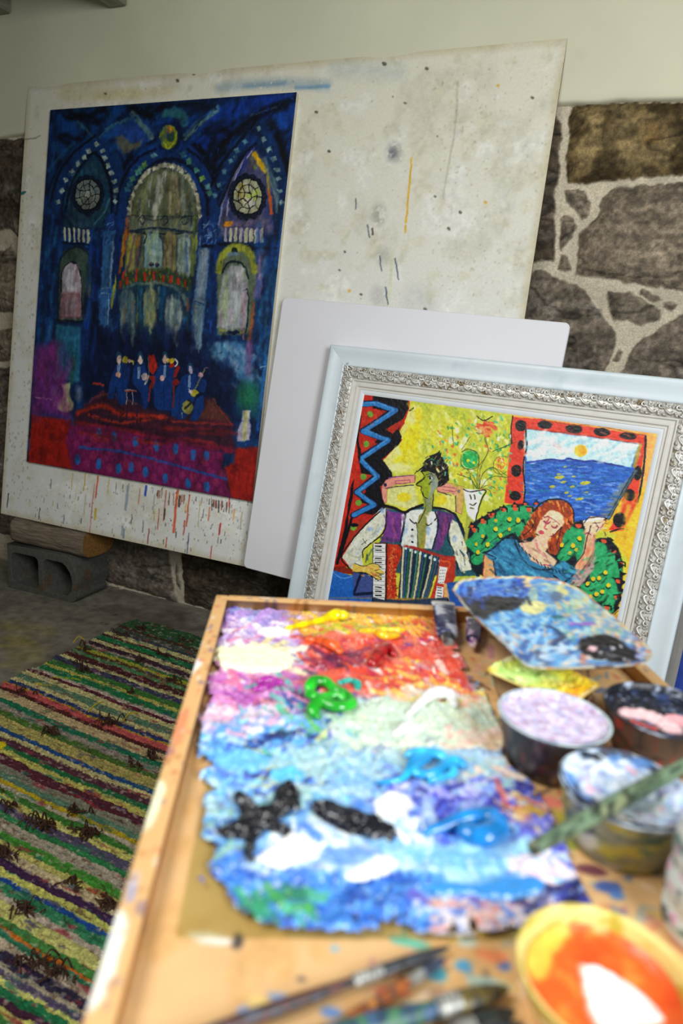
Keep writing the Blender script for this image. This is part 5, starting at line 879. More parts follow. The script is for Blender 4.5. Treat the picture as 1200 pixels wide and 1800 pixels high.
    for x, y in ((60,905),(100,855),(130,910),(180,810),(70,955),(265,750),(320,750),(265,810),(210,850),(590,910),(660,910),(700,870),(640,960),(680,940),(880,1160),(820,1115),(860,1080),(785,1120),(750,1150),(770,1230),(805,1215),(840,1200),(760,900),(180,760)): a.el(x, y, 10, 12, 'e4b81c', 1); a.st([(x-14, y+12), (x+4, y+20)], 5, '16301c')
    for x, y in ((45,815),(100,765),(150,725),(225,690),(300,685),(385,690),(700,785),(850,885),(910,945),(955,1030),(940,1135),(930,1235),(870,1300),(690,790)): a.el(x, y, 18, 14, 'd85030', 1, rot=40); a.st([(x-20, y-16), (x+22, y-10), (x+26, y+14)], 8, K)
    for k in range(9): t = k/8; x = 880+80*math.sin(t*2.6); y = 880+420*t; a.pl([(x-10,y-22),(x+34,y-2),(x-6,y+26)], '0a0c12', 1, 1.5)
    for k in range(7): t = k/6; x = 30+400*t; y = 790-140*math.sin(t*1.7); a.pl([(x-22,y+14),(x-2,y-26),(x+24,y+6)], '0a0c12', 1, 1.5); a.el(x, y+4, 12, 8, 'd85030', 1)
    # woman
    a.pl([(430,690),(500,640),(590,640),(650,690),(640,780),(600,830),(560,950),(510,960),(480,880),(400,860),(330,880),(380,780)], 'a04420', 1, 3, sm=True).dabs(340, 650, 640, 950, 110, 44, 12, ['d85c2c', '8c3418', 'e08838', '5c2414', 'c8a030', 'c04c24'], 60, .85, seed=21, inside=[(430,690),(500,640),(590,640),(650,690),(640,780),(600,830),(560,950),(510,960),(480,880),(400,860),(330,880),(380,780)])
    a.st([(420,700),(500,640),(590,632),(650,680),(655,780)], 9, '1c1418', .9)
    a.pl([(465,740),(520,695),(590,720),(600,780),(540,850),(480,860),(430,840),(440,790)], 'e6c49c', 1, 3, sm=True).pl([(520,700),(580,720),(560,790),(530,760)], 'e8d4b8', .8, 5).st([(480,760),(500,775),(520,765)], 6, 'a03c50').st([(525,790),(545,800),(560,790)], 6, 'a03c50').st([(475,735),(520,740),(560,770)], 4, '803848').st([(510,740),(480,800),(495,810)], 5, 'c05060').el(466, 832, 16, 10, 'c84858', 1, rot=20).st([(430,840),(470,862),(530,855),(590,800)], 7, '301820')
    a.pl([(440,850),(530,860),(490,950),(560,1010),(540,1050),(420,1060),(340,980),(310,900),(400,890)], 'e8c09c', 1, 3).st([(430,880),(440,930),(480,980)], 10, 'dc6478', .8, 3).st([(340,900),(400,1010),(520,1040)], 7, 'd84868').dabs(350, 520, 880, 1030, 24, 50, 9, ['e89c98', 'e4a878', 'f0d8c0', '8c5c50'], 40, .7, seed=23, soft=3)
    a.pl([(240,870),(310,880),(400,1010),(520,1060),(600,1010),(720,1080),(660,1160),(640,1340),(180,1340),(170,1090),(110,960)], '2f78a0', 1, 3).dabs(150, 680, 880, 1180, 90, 70, 18, ['3c90b8', '205c88', '4ca4c8', '1c4870'], 40, .65, seed=24, soft=4, inside=[(240,870),(310,880),(400,1010),(520,1060),(600,1010),(720,1080),(640,1180),(180,1150),(110,960)])
    a.st([(300,900),(350,1000),(430,1060),(540,1060)], 12, '18283c', 1, 2, dry=.1).st([(240,860),(150,940),(100,960)], 12, '142034').st([(110,960),(180,990),(160,1000)], 9, '142034').st([(540,1100),(600,1140),(660,1100)], 12, '142034').st([(640,1050),(700,1080)], 8, '142034')
    a.pl([(110,970),(160,1010),(180,1110),(100,1110)], 'e4a468', 1, 3).st([(108,970),(100,1110)], 7, '8c2c30').st([(165,1010),(182,1110)], 7, '401c24')
    a.pl([(740,770),(790,770),(790,940),(720,1060),(680,1110),(670,1040),(720,960),(735,860)], 'e4a87c', 1, 3).st([(745,860),(725,960),(670,1030)], 7, '3c2030').st([(790,850),(785,950),(740,1050),(650,1150)], 14, 'd07868', .8, 4).st([(760,930),(700,1030)], 20, 'e8684c', .6, 5).pl([(660,1100),(760,1040),(800,960),(790,1060),(700,1170),(640,1160)], 'b09088', 1, 4)
    a.pl([(720,770),(770,730),(850,740),(850,800),(800,840),(740,830)], 'dcc0a0', 1, 2).dabs(730, 860, 730, 850, 34, 50, 5, ['5c1c40', 'f0e8e0', '281830', 'd86478'], 10, .9, seed=26, spread=70).st([(725,770),(840,745)], 7, 'f0f0ec').st([(760,740),(850,755),(865,745)], 5, '201828')
musicians(a2)
def musician_detail(a):
    K = '0a0a12'
    a.org(560, 680, 4)
    a.pl([(90,1270),(60,1300),(240,1320),(250,1290),(170,1260)], '7c1c14', .95, 3).pl([(100,1290),(240,1330),(230,1420),(60,1420)], '2060b8', 1, 3).st([(95,1300),(165,1345),(235,1332)], 8, '5090d8')
    a.dabs(480,720,120,560,46,70,20,['f0d814','e4c808','f4ecb0','d0cc28','ecdc60'],70,.6,seed=41,soft=6,inside=[(640,130),(720,120),(720,520),(520,600),(480,560),(600,360)])
    a.dabs(640,1200,110,700,120,44,14,['a4b42c','d8dc50','b8c434','e8e8a0','8ca83c','ccd03c'],60,.5,seed=42,soft=4)
    a.dabs(290,600,80,900,70,60,10,['1c1c28','2c2030','06060a'],60,.35,seed=43,soft=3,inside=[(380,60),(630,80),(600,240),(500,330),(585,350),(445,510),(515,600),(430,700),(470,850),(380,900)]).dabs(90,420,150,1200,60,50,9,['d83c24','8c1c14','e0502c'],75,.5,seed=44,soft=3,inside=[(300,150),(440,180),(320,340),(280,520),(250,700),(200,900),(100,1200),(200,700),(280,300)])
    # head: sharper profile, hair strokes, eyes
    a.pl([(725,600),(742,640),(690,688),(722,702),(716,722),(730,740),(738,775),(765,785),(800,745),(835,690),(838,610),(780,590)], '92a01e', 1, 1.5).pl([(775,600),(835,615),(838,690),(800,750),(770,790),(785,720)], '8a9890', .95, 4).st([(745,785),(770,870)], 26, '7c8838', .8, 4)
    a.st([(722,590),(744,640),(688,688),(722,702),(716,724),(731,742),(740,775),(765,785)], 5, K).st([(755,618),(790,610),(808,628)], 6, '22323c').el(786, 640, 17, 10, 'c8d0c8', 1, soft=1).el(782, 642, 8, 9, K).st([(765,634),(790,628),(806,645)], 4, K).st([(845,635),(872,655),(850,678)], 5, K).el(862, 655, 12, 18, '6c8c90')
    a.pl([(715,600),(735,560),(770,545),(740,525),(785,500),(775,482),(815,480),(850,448),(852,490),(885,500),(878,530),(912,560),(905,600),(918,655),(880,690),(835,705),(842,655),(815,612),(770,592)], '131217', 1, 1.5).dabs(745, 905, 495, 690, 56, 34, 4, ['8c7c38', 'a89448', '5c5c4c', '040408', '6c5428'], -55, .9, seed=46, soft=1, spread=20)
    for P in ([(690,600),(730,560)], [(745,520),(800,490)], [(910,560),(900,640)], [(860,690),(905,660)]): a.st(P, 7, K, .95, 1, taper=True)
    # shirt and vest modelling
    a.dabs(590, 830, 890, 1120, 40, 60, 12, ['f0f0ec', 'c4ccc8', '9cb8e0', 'dce4e8', 'b8b8a0'], 80, .6, seed=47, soft=4, inside=[(585,905),(690,890),(690,1120),(585,1110)]).dabs(710, 830, 890, 1120, 30, 60, 12, ['f0f0ec', 'c4ccc8', '9cb8e0', 'dce4e8'], 80, .6, seed=48, soft=4, inside=[(760,900),(830,890),(830,1000),(800,1120),(745,1120)])
    a.dabs(165, 470, 860, 1280, 70, 60, 12, ['e4e4d4', 'b8bca8', '9cb0d8', 'c8c8a8', '8c9c94', 'f0f0e4'], 125, .6, seed=49, soft=4, inside=[(460,860),(465,955),(430,1030),(330,1130),(300,1200),(310,1270),(235,1275),(175,1200),(260,1060),(370,940)])
    a.dabs(440, 600, 870, 1090, 30, 60, 10, ['8c3c90', '50286c', 'a0508c', '3c2050'], 85, .6, seed=50, soft=4, inside=[(475,880),(595,895),(565,1085),(450,1085)]).dabs(815, 950, 880, 1140, 30, 60, 10, ['8c3c80', '44245c', '8c3858', '301c48'], 85, .6, seed=51, soft=4, inside=[(835,880),(955,905),(925,980),(850,1140)])
    a.dabs(930, 1090, 960, 1300, 50, 50, 9, ['e8e8dc', '8cA0b8', 'c8c098', '2c3c58', 'f0ecd8'], 70, .7, seed=52, soft=2, inside=[(945,950),(1020,1080),(1090,1280),(1000,1290),(930,1120)])
    a.dabs(300, 440, 1120, 1240, 26, 60, 12, ['1c5c68', '2c6c7c', '143c48', '0c2030'], 110, .7, seed=53, soft=3, inside=[(340,1150),(430,1070),(400,1200),(330,1230)])
    # accordion: keys and ornament
    a.pl([(385,1105),(468,1110),(462,1500),(382,1480)], 'e8e8e0', 1, 1.5)
    for k in range(13): y = 1118+k*29; a.st([(388, y+14), (462, y+17)], 3, '202028'); (a.st([(398, y), (440, y+3)], 9, K) if k % 7 not in (2, 6) else None)
    a.st([(475,1105),(470,1500)], 9, '300c0c').st([(382,1100),(378,1490)], 5, K).dabs(490, 560, 1130, 1500, 60, 22, 5, ['4c100c', 'e88040', '8c1c10', 'f0a050', 'c83018'], None, .85, seed=54, soft=1)
    a.pl([(240,1245),(320,1262),(380,1240),(425,1255),(432,1285),(460,1300),(455,1320),(420,1315),(440,1345),(420,1360),(390,1335),(340,1310),(240,1300)], 'dcb850', 1, 2).st([(250,1242),(320,1260),(380,1240),(430,1258)], 5, K).st([(430,1285),(395,1290)], 4, K).st([(455,1318),(400,1305)], 4, K).st([(440,1345),(395,1320)], 4, K).st([(245,1302),(340,1312),(420,1362)], 5, K).dabs(300,430,1250,1330,14,30,7,['e88850','f0d880','c86038'],20,.8,seed=55,soft=2)
    # bouquet
    a.org(820, 700, 3.529)
    a.dabs(-230, 280, 80, 640, 150, 24, 13, ['38b088', '2c9c5c', '5cc49c', 'e06a40', 'f2f2dc', '98b02c', 'e09838', '2c8c50', 'd8e0a0'], 60, .8, seed=56, soft=1.5, spread=50, inside=[(-180,180),(20,110),(200,90),(290,260),(270,600),(120,660),(60,560),(-20,540),(-230,430)])
    a.el(20, 380, 48, 54, '26a850', 1, soft=3).dabs(-20, 60, 335, 425, 16, 26, 12, ['48c478', '1c8c40', '5cd088'], 60, .8, seed=57).el(8, 388, 10, 10, 'dcd428').el(44, 400, 9, 9, 'dcd428').st([(-32,335),(0,315),(55,330),(74,372),(70,425),(20,442),(-28,420),(-36,370)], 4, '24401c', .9)
    a.dabs(65, 175, 120, 235, 36, 34, 16, ['e05830', 'ec8450', 'c83c20', 'e89c50'], 30, .9, seed=58, soft=1.5, inside=[(60,185),(100,150),(140,120),(172,180),(140,200),(130,240),(100,205)]).st([(65,110),(105,140),(160,112)], 6, '1c2410').st([(110,135),(125,145)], 5, '1c2410')
    for P in ([(75,560),(100,470),(160,430),(250,480)], [(85,560),(150,490),(270,490)], [(80,560),(85,440),(130,330),(115,240)], [(65,560),(20,500),(-60,470)], [(-90,170),(-82,300)], [(160,330),(230,300),(310,270)], [(45,560),(10,450),(-20,440)], [(95,560),(140,570),(160,610)]): a.st(P, 4, '34401c', .8)
    # sky and sea
    a.dabs(375, 1040, 400, 740, 260, 70, 10, ['1c4cac', '2c64c8', '4c84dc', '123c90', '3c78cc', '6c98e0', '1c6c9c', '8cacdc'], 4, .65, seed=60, soft=2, spread=14, inside=[(365,410),(1010,435),(900,690),(860,740),(680,760),(640,665),(560,640),(430,680),(360,660)])
    for x, y, rx, ry in ((575,490,32,10),(600,520,20,7),(735,525,34,10),(530,548,18,8),(655,550,14,6),(620,585,14,6),(700,625,26,7),(665,485,12,5),(570,470,12,5)): a.el(x, y, rx, ry, 'b4b23c', .9, rot=-8)
    a.dabs(375, 1050, 200, 380, 60, 80, 22, ['f4f8f8', '8cc4d8', 'b8dce4', 'e4f0f0', 'f4ece8'], -25, .6, seed=61, soft=5, inside=[(380,210),(1050,290),(1010,400),(700,375),(380,378)]).el(706, 325, 38, 36, 'dcc23c', 1, soft=3).el(718, 325, 22, 28, 'f0a61c', .95, soft=3)
    a.dabs(240, 1100, 110, 800, 90, 40, 10, ['e8503c', 'c02c1c', 'f06848'], 20, .5, seed=62, soft=3, inside=[(290,120),(1100,235),(1090,285),(370,185),(350,650),(240,645),(280,300)])
    # woman: hair, face, hands, dress
    H = [(425,700),(500,640),(590,635),(650,680),(660,780),(610,830),(570,950),(540,970),(500,900),(540,850),(600,790),(600,730),(530,690),(470,735),(440,790),(400,850),(330,870),(360,800)]
    a.pl(H, '98391a', 1, 2, sm=True).dabs(330, 665, 635, 970, 190, 34, 11, ['d8602c', '7c2810', 'e89040', '481a0c', 'c8a434', 'c04820', 'e0702c'], 65, .9, seed=63, soft=1.5, inside=H).st([(415,700),(480,640),(590,628),(655,680),(664,770)], 8, '14101a', .95).st([(350,850),(400,810),(430,740)], 6, '20141a', .8).st([(590,800),(560,900),(570,960)], 6, '20141a', .8)
    a.st([(478,765),(498,780),(520,766)], 6, '9c3450').st([(528,795),(548,806),(562,792)], 6, '9c3450').st([(480,742),(500,732),(525,745)], 5, 'b04c50').st([(535,770),(560,768),(575,785)], 5, 'b04c50').st([(512,745),(484,805),(498,815)], 5, 'c4525c').pl([(446,826),(462,818),(480,832),(474,845),(452,842)], 'cc4a5c', 1, 1)
    a.dabs(150, 700, 880, 1170, 120, 60, 15, ['3c94bc', '205c88', '50a8cc', '1c4c78', '2c7ca8', '142c48'], 35, .6, seed=64, soft=3, inside=[(240,875),(305,885),(395,1015),(520,1065),(600,1015),(715,1080),(640,1170),(180,1150),(115,960)])
    for k in range(14): t = k/13; x = 300+300*t; y = 890+190*math.sin(t*1.5); a.st([(x-5, y-8), (x+5, y+10)], 6, '101a2c', .9, 1, sm=False)
    a.dabs(660, 800, 780, 1140, 50, 60, 12, ['f0b888', 'e88c68', 'd87c6c', 'f0d0a8', 'c89888'], 105, .6, seed=65, soft=3, inside=[(745,775),(790,775),(788,940),(720,1055),(680,1105),(672,1040),(720,960)])
    a.pl([(725,775),(755,745),(800,735),(850,745),(855,775),(830,810),(800,838),(745,825)], 'e4c8a4', 1, 2).st([(730,765),(790,752),(845,745)], 12, 'f4f2ee').st([(728,775),(760,742),(850,738),(868,752)], 5, '181828').st([(770,790),(760,830),(745,860)], 5, '301828').st([(800,790),(830,805),(850,780)], 5, 'c04060').st([(795,770),(815,800),(805,830)], 4, '301828').st([(780,775),(830,770)], 4, '4c2030')
    a.dabs(20, 980, 680, 1330, 60, 40, 12, ['3cb878', '187848', '2ca864'], 50, .6, seed=66, soft=3, inside=[(40,960),(120,760),(380,700),(330,840),(100,1000)]).dabs(560, 960, 850, 1330, 90, 44, 12, ['3cb878', '187848', '2ca864', '0c1c18'], -30, .55, seed=67, soft=3, inside=[(600,880),(730,860),(740,1060),(860,900),(950,1000),(940,1280),(700,1320),(640,1200)])
    for x, y in ((265,750),(210,850),(320,760),(180,810),(880,1160),(820,1115),(860,1080),(785,1120),(750,1150),(770,1230),(805,1215),(840,1200),(590,910),(660,915),(700,870),(130,905),(70,955)): a.el(x, y, 13, 14, 'e8bc1c', 1); a.st([(x-16, y+8), (x-6, y+20), (x+10, y+16)], 5, '0c2418')
    a.c = np.clip(a.c*(.90+.2*fbm(a.ny, a.nx, 5, 5, 301, 3))[..., None], 0, 1)
musician_detail(a2)
a2.h += a2.N*.0004+.0008*np.abs(fbm(a2.ny, a2.nx, 3, 3, 5, 2)-.5)
pc = art_mesh('painted_canvas', a2, .80, froot, M['oil'], x0=CI, ytop=FH-CI, z=CZ)
b = MB(); b.box(.13, FW-.13, .13, FH-.13, .0005, CZ-.002); b.build('backing_board', M['edge'], froot)
# blue edged canvas behind the frame
b = MB(); b.box(.70, FW+.024, .004, FH-.05, -.040, -.004); o = b.build('grey_board', mat('grey_board', hl('8a8680'), .7, noise=(20, .15), grain=(9, 1, 1))); o.matrix_world = FM; tag(o, 'grey-edged board directly behind the right side of the pale frame', 'board')
b = MB(); b.box(.74, 1.36, .004, FH+.010, -.075, -.043); o = b.build('blue_canvas', M['blue']); o.matrix_world = FM; tag(o, 'blue-edged canvas tucked behind the right side of the pale frame', 'canvas')

# ================================================================== PAINTING TABLE
TZ = .75
A0, A1, B0, B1, RW, RZ = -.0845, .434, .20, .873, .0155, .768
TMz = Matrix(((TC, -TS, 0, 0), (TS, TC, 0, 0), (0, 0, 1, 0), (0, 0, 0, 1)))
troot = empty('painting_table', (0, 0, 0), TA); tag(troot, 'honey coloured wooden tray table with raised rims, spattered with paint', 'table')
tray = Art(A1-A0, B1-B0, 420, 560, lambda x, y: (lambda q: (q[0]-A0, B1-q[1], mpp(tw(q[0], q[1], TZ))))(tab(x, y, TZ)), 'dab07c', seed=71, wob=1.5)
tray.blotch('d09c5c', 40, .5, .5, seed=1, asp=.5).blotch('ecc088', 60, .52, .5, seed=2)
tray.dabs(640, 1200, 1060, 1800, 300, 26, 12, ['5c7ca0', 'd87858', 'f0e8dc', '3c5c9c', 'd8c050', 'b06c88', '7ca0a8', '402c30', 'c89c70', 'e8a898', '9cc0a8'], None, .6, seed=31, soft=3)
tray.dabs(750, 1200, 1080, 1500, 200, 18, 8, ['6c5030', 'a87038', '3c2c28', 'c8b8a0', 'd06048', '4870b0'], None, .6, seed=32, soft=2)
tray.dabs(380, 800, 1040, 1080, 60, 26, 8, ['9c8cc0', 'd8a070', 'b8483c', 'f0e8e0', '4c78c8', '403040'], 0, .7, seed=33, soft=2)
for x, y, rx, ry, c in [(368,1650,40,9,'f0e4e0'),(378,1472,9,7,'5060a8'),(416,1655,10,14,'2c2c38'),(430,1785,18,16,'78a0e8'),(487,1752,16,9,'6c98d8'),(455,1765,22,12,'ecd080'),(582,1780,16,9,'4c88e0'),(722,1658,34,8,'58c0a8'),(765,1710,22,13,'40a8c8'),(815,1698,14,9,'40a0d8'),(885,1695,12,9,'3c70c8'),(865,1680,30,12,'e88858'),(690,1745,30,9,'e05840'),(860,1730,40,12,'a8c8c0'),(530,1720,7,5,'484048'),(590,1670,8,6,'70a8c8'),(1040,1530,30,10,'5c2c3c'),(1070,1560,26,10,'3858a8'),(1085,1575,14,9,'4c80c8'),(1000,1440,30,12,'b8b040'),(965,1410,24,10,'e88070'),(1000,1480,20,14,'a8b050'),(905,1400,30,10,'d8c8a8'),(1060,1595,12,4,'d07060'),(820,1655,20,9,'c8d8d0'),(760,1180,14,8,'3c5ca0')]: tray.el(x, y, rx, ry, c, .9, rot=10, soft=3)
tray.st([(250,1480),(262,1520)], 12, '302828', .5, 4)
o = art_mesh('tray_bottom', tray, .95, troot, M['wood'], x0=A0, ytop=B1, z=TZ)
b = MB(); b.box(A0+.001, A1-.001, B0+.001, B1-.001, TZ-.012, TZ-.0008); b.build('tray_base', M['hidden'], troot)
def rim(x0, x1, y0, y1, seed, marks):
    nx_, ny_ = (int((x1-x0)/.0015)+2, int((y1-y0)/.0025)+2) if (y1-y0) > (x1-x0) else (int((x1-x0)/.0025)+2, int((y1-y0)/.0015)+2)
    ar = Art(x1-x0, y1-y0, nx_, ny_, lambda x, y: (x-x0, y1-y, 1.), 'dbad74', seed=seed, wob=.6)
    r_ = np.random.RandomState(seed)
    for m_ in marks: ar.st(*m_)
    for _ in range(60): x = r_.uniform(x0, x1); y = r_.uniform(y0, y1); ar.el(x, y, r_.uniform(.001, .004), r_.uniform(.001, .006), ['c86850', 'e8e0dc', '6c5c80', 'b07038', '8c5c40', 'd8905c'][r_.randint(6)], .55, soft=1.5)
    # top from the art, side walls in its edge colours, darker towards the foot
    X = ar.X/(nx_-1)*ar.W+x0; Y = y1-ar.Y/(ny_-1)*ar.H; Cc = ar.linear(.95)
    e = np.minimum(np.minimum(X-x0, x1-X), np.minimum(Y-y0, y1-Y)); Z = RZ-np.where(e < 1e-5, .0018, 0)
    V = np.stack([X, Y, Z], -1).reshape(-1, 3); C = Cc.reshape(-1, 3); Q = grid_faces(nx_, ny_, flip=True)
    ring_ = list(range(nx_))+[nx_*(j+1)-1 for j in range(1, ny_)]+[nx_*(ny_-1)+i for i in range(nx_-2, -1, -1)]+[nx_*j for j in range(ny_-2, 0, -1)]
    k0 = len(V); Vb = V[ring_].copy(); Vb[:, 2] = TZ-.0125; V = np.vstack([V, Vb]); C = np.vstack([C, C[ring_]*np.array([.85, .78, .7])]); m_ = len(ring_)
    Q2 = np.array([[ring_[i], k0+i, k0+(i+1) % m_, ring_[(i+1) % m_]] for i in range(m_)])
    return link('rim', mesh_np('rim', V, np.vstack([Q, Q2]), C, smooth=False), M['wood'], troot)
def tr(x, y): return tuple(tab(x, y, RZ))
rim(A0, A0+RW, B0, B1, 3, [([tr(265,1395), tr(250,1435)], .02, 'f2ecc8', .95, 2), ([tr(190,1640), tr(165,1720)], .02, 'f4f0ea', .95, 2), ([tr(330,1180), tr(345,1165)], .012, 'f0e8ec', .8, 2), ([tr(320,1260), tr(310,1300)], .010, 'd87858', .6, 3), ([tr(245,1300), tr(290,1290)], .004, '6c7890', .6), ([tr(300,1320), tr(275,1330)], .006, '8c6c90', .6), ([tr(335,1150), tr(350,1130)], .008, 'e8dce4', .8), ([tr(235,1545), tr(230,1575)], .005, '7c94e0', .7, 3), ([tr(240,1400), tr(290,1240)], .003, '7c3020', .4)])
rim(A1-RW, A1, B0, B1, 4, [([tr(1145,1175), tr(1185,1205)], .006, '7c8090', .7)])
rim(A0+RW, A1-RW, B1-RW, B1, 5, [([tr(480,1050), tr(505,1045)], .01, '5c6c90', .7), ([tr(640,1056), tr(650,1056)], .01, '4c74d8', .8), ([tr(560,1050), tr(600,1056)], .008, 'c04c3c', .6), ([tr(430,1045), tr(470,1048)], .006, 'e8e4dc', .6)])
rim(A0+RW, A1-RW, B0, B0+RW, 6, [])
for lx in (.02, .33):
    for ly in (.27, .80): b = MB(); b.box(lx-.018, lx+.018, ly-.018, ly+.018, 0.003, TZ-.012, .003); b.build('leg', M['hidden'], troot)

# ================================================================== GLASS PALETTE WITH DRIED PAINT
GA0, GA1, GB0, GB1 = -.050, .211, .342, .851
groot = empty('glass_palette', (0, 0, 0), TA); tag(groot, 'glass palette slab thickly covered in mixed paint, lying on the wooden tray table', 'palette')
b = MB(); b.box(GA0, GA1, GB0, GB1, TZ+.0004, TZ+.0052, .0006); b.build('glass_slab', M['glass'], groot)
PA0, PA1, PB0, PB1 = -.069, .232, .325, .858; PZ = TZ+.0060
pp = Art(PA1-PA0, PB1-PB0, 560, 800, lambda x, y: (lambda q: (q[0]-PA0, PB1-q[1], mpp(tw(q[0], q[1], PZ))))(tab(x, y, PZ)), '8cb4dc', seed=81, wob=2.6)
def palette(a):
    a.org(0, 0, 1)
    # big colour fields, far to near
    Z = [([(380,1070),(600,1068),(600,1100),(380,1130)], 'b090d0'), ([(500,1078),(760,1078),(790,1110),(520,1110)], 'e8b040'), ([(380,1110),(520,1100),(530,1150),(370,1170)], 'c8b4dc'), ([(520,1105),(800,1085),(830,1220),(560,1230)], 'dc4a34'), ([(365,1150),(520,1140),(520,1190),(360,1200)], 'ecdcc0'), ([(360,1185),(560,1170),(560,1240),(355,1260)], 'c478c0'),
         ([(350,1240),(500,1230),(540,1270),(345,1300)], 'e8b8c8'), ([(345,1280),(560,1260),(600,1480),(330,1520)], '62a8e8'), ([(560,1240),(870,1215),(900,1330),(600,1330)], 'cadcc4'), ([(800,1230),(900,1330),(960,1420),(880,1420),(820,1330)], 'f0d0b8'), ([(560,1310),(880,1330),(900,1400),(560,1400)], '88b8d8'), ([(700,1370),(980,1380),(1010,1530),(740,1540)], '5c68d8'), ([(380,1440),(760,1420),(760,1560),(360,1560)], '70a4e8'), ([(700,1500),(960,1490),(1000,1560),(720,1570)], '8cc8f0'), ([(330,1530),(740,1560),(740,1640),(330,1640)], '3c78cc'), ([(720,1560),(1020,1560),(1040,1640),(720,1640)], 'a8a8d8')]
    for P, c in Z: a.pl(P, c, .96, 26, dry=0)
    a.blotch('3c74d4', 26, .56, .75, seed=1, mask=a.mask([(330,1270),(1020,1330),(1040,1640),(320,1640)], 30)).blotch('f4f6fa', 22, .60, .9, seed=2).blotch('7cc4f0', 18, .56, .6, seed=3, mask=a.mask([(340,1260),(700,1260),(720,1640),(320,1640)], 30)).blotch('4838a8', 20, .66, .85, seed=4).blotch('1c2448', 14, .70, .9, seed=5)
    a.blotch('e85a3c', 18, .58, .6, seed=6, mask=a.mask([(540,1120),(810,1110),(840,1220),(570,1220)], 20)).blotch('a83040', 12, .62, .7, seed=7, mask=a.mask([(500,1120),(800,1130),(840,1220),(480,1220)], 20))
    def D(x0, x1, y0, y1, n, L, w, c, s, al=.75): a.dabs(x0, x1, y0, y1, int(n*.42), L*2.0, w*1.25, c, [8, -14, 30][s % 3], al, h=.0007, seed=s, soft=5, spread=38); a.dabs(x0, x1, y0, y1, int(n*.3), L*.6, w*.5, c, None, .85, h=.0009, seed=s+50, soft=1.5)
    D(380,560,1070,1120,70,22,10,['b890d8','9c8cd0','e0c8ec','8098c8','d8b8e8'],1); D(520,760,1075,1115,90,26,9,['ecb030','f4c838','d89838','e8a858','e0b070'],2); D(560,700,1095,1115,30,26,8,['b0b838','98a838'],3)
    D(390,520,1095,1150,90,20,9,['f6f2fa','e0c4e8','c07cc8','e88098','f4e8f0','9c64a8'],4); D(530,820,1115,1215,230,26,11,['e04830','e86850','c83830','f08068','b83050','f05838','d87060'],5); D(540,640,1140,1180,60,20,9,['5c1c3c','8c2c4c','3c2450','a83048'],6)
    D(380,520,1140,1180,60,34,14,['f4ecc8','f0e4b0','f8f4dc','e8dca0'],7,.9); D(370,560,1175,1250,170,22,10,['b84cb0','d088c8','9c3c98','e0a8d0','e86c98','c46cb8'],8); D(440,560,1180,1250,60,18,8,['5c3c58','403048','48c0a8','e89c90','d8708c'],9)
    D(350,520,1240,1300,90,22,10,['e8a8c4','f0d8e4','7ca0e0','e8c8e8','80d0d8'],10); D(460,640,1230,1330,90,20,9,['38c090','2c8870','5cc8b8','60b860','2048a0','182c48'],11); D(345,620,1290,1440,330,30,13,['5cb0f0','80c4f4','4c90e4','b8dcf4','4870d0','88d8f0','c8e8f8'],12); D(440,600,1290,1400,110,16,8,['2838a0','1c2c70','4848b8','182040','e8e890'],13)
    D(590,860,1230,1330,130,46,18,['c8dcc8','d4e4cc','bcd4c8','e8ecd8','d8e0c0'],14,.7); D(700,880,1210,1240,60,26,9,['f0c860','e8d890','f4c8a0','e8a890'],15); D(780,900,1280,1400,90,28,12,['f4dcc4','f0d0c0','f4e4cc','ecc8a0','e8b8a8'],16); D(640,800,1160,1220,50,20,9,['e8a838','f0d860','f0f0e8','c8a0a8'],17,.7)
    D(530,880,1320,1400,100,60,14,['8cbce0','a8ccd8','98c4cc','b8d4d8','7cb0e4'],18,.7); D(690,960,1370,1440,180,18,9,['3838b0','5c5cd0','8c8ce8','c8c8f0','2c2c80','6c8ce8'],19); D(880,990,1390,1470,60,24,10,['e88870','e8c878','f0d8c8','c85c50','d8b040','b8c0e0'],20); D(840,1000,1450,1530,110,30,13,['5458d0','6c70dc','4448b8','8888e4'],21)
    D(345,560,1400,1510,170,26,11,['3c80d8','5cace8','c0dcec','88b8a8','2858b0','a8d0c0','7c8c98'],22); D(460,760,1440,1580,220,40,15,['f4f8fc','b8d4f4','70a4ec','8cbcf0','e0ecfa','5084e0'],23); D(700,960,1480,1570,80,70,20,['a8d8f4','88c8f0','c8e4f4','70b4ec'],24,.75); D(330,760,1540,1635,330,28,12,['2c68c8','3c80d8','1c48a0','5098e8','2854b8','78b8f0'],25)
    D(900,1000,1500,1560,50,26,10,['f4e0e8','f0d0d8','e8c8e0'],26); D(720,1000,1580,1635,150,24,11,['e8e0e8','f0e8f0','e08878','e8a890','5c50b8','f0d8d0','3c70d0'],27); D(920,1040,1560,1620,60,26,11,['2c2c78','1c1c48','3c3ca0','384078'],28); D(430,560,1570,1610,50,30,10,['3ca070','48a048','2c7860','58b898'],29); D(330,440,1590,1640,30,20,9,['2c4c48','283858','88a060'],30)
    for x, y, rx, ry, c in [(455,1165,60,22,'f4efcf'),(340,0,0,0,''),(480,1112,30,9,'f8f6fa'),(512,1500,44,26,'fbfbfd'),(650,1525,50,15,'fcfcfe'),(690,1420,36,26,'f4f6fc'),(505,1365,30,14,'58c0f0'),(425,1340,50,20,'6cbcf4'),(700,1250,80,16,'c6dac6'),(610,1510,50,18,'6c9cec'),(575,1190,20,8,'e06048')]:
        if rx: a.el(x, y, rx, ry, c, .9, soft=7, h=.0022)
    a.blotch('f2f2f6', 5, .74, .8, k=12, seed=21).blotch('202850', 4, .76, .8, k=12, seed=22)
palette(pp)
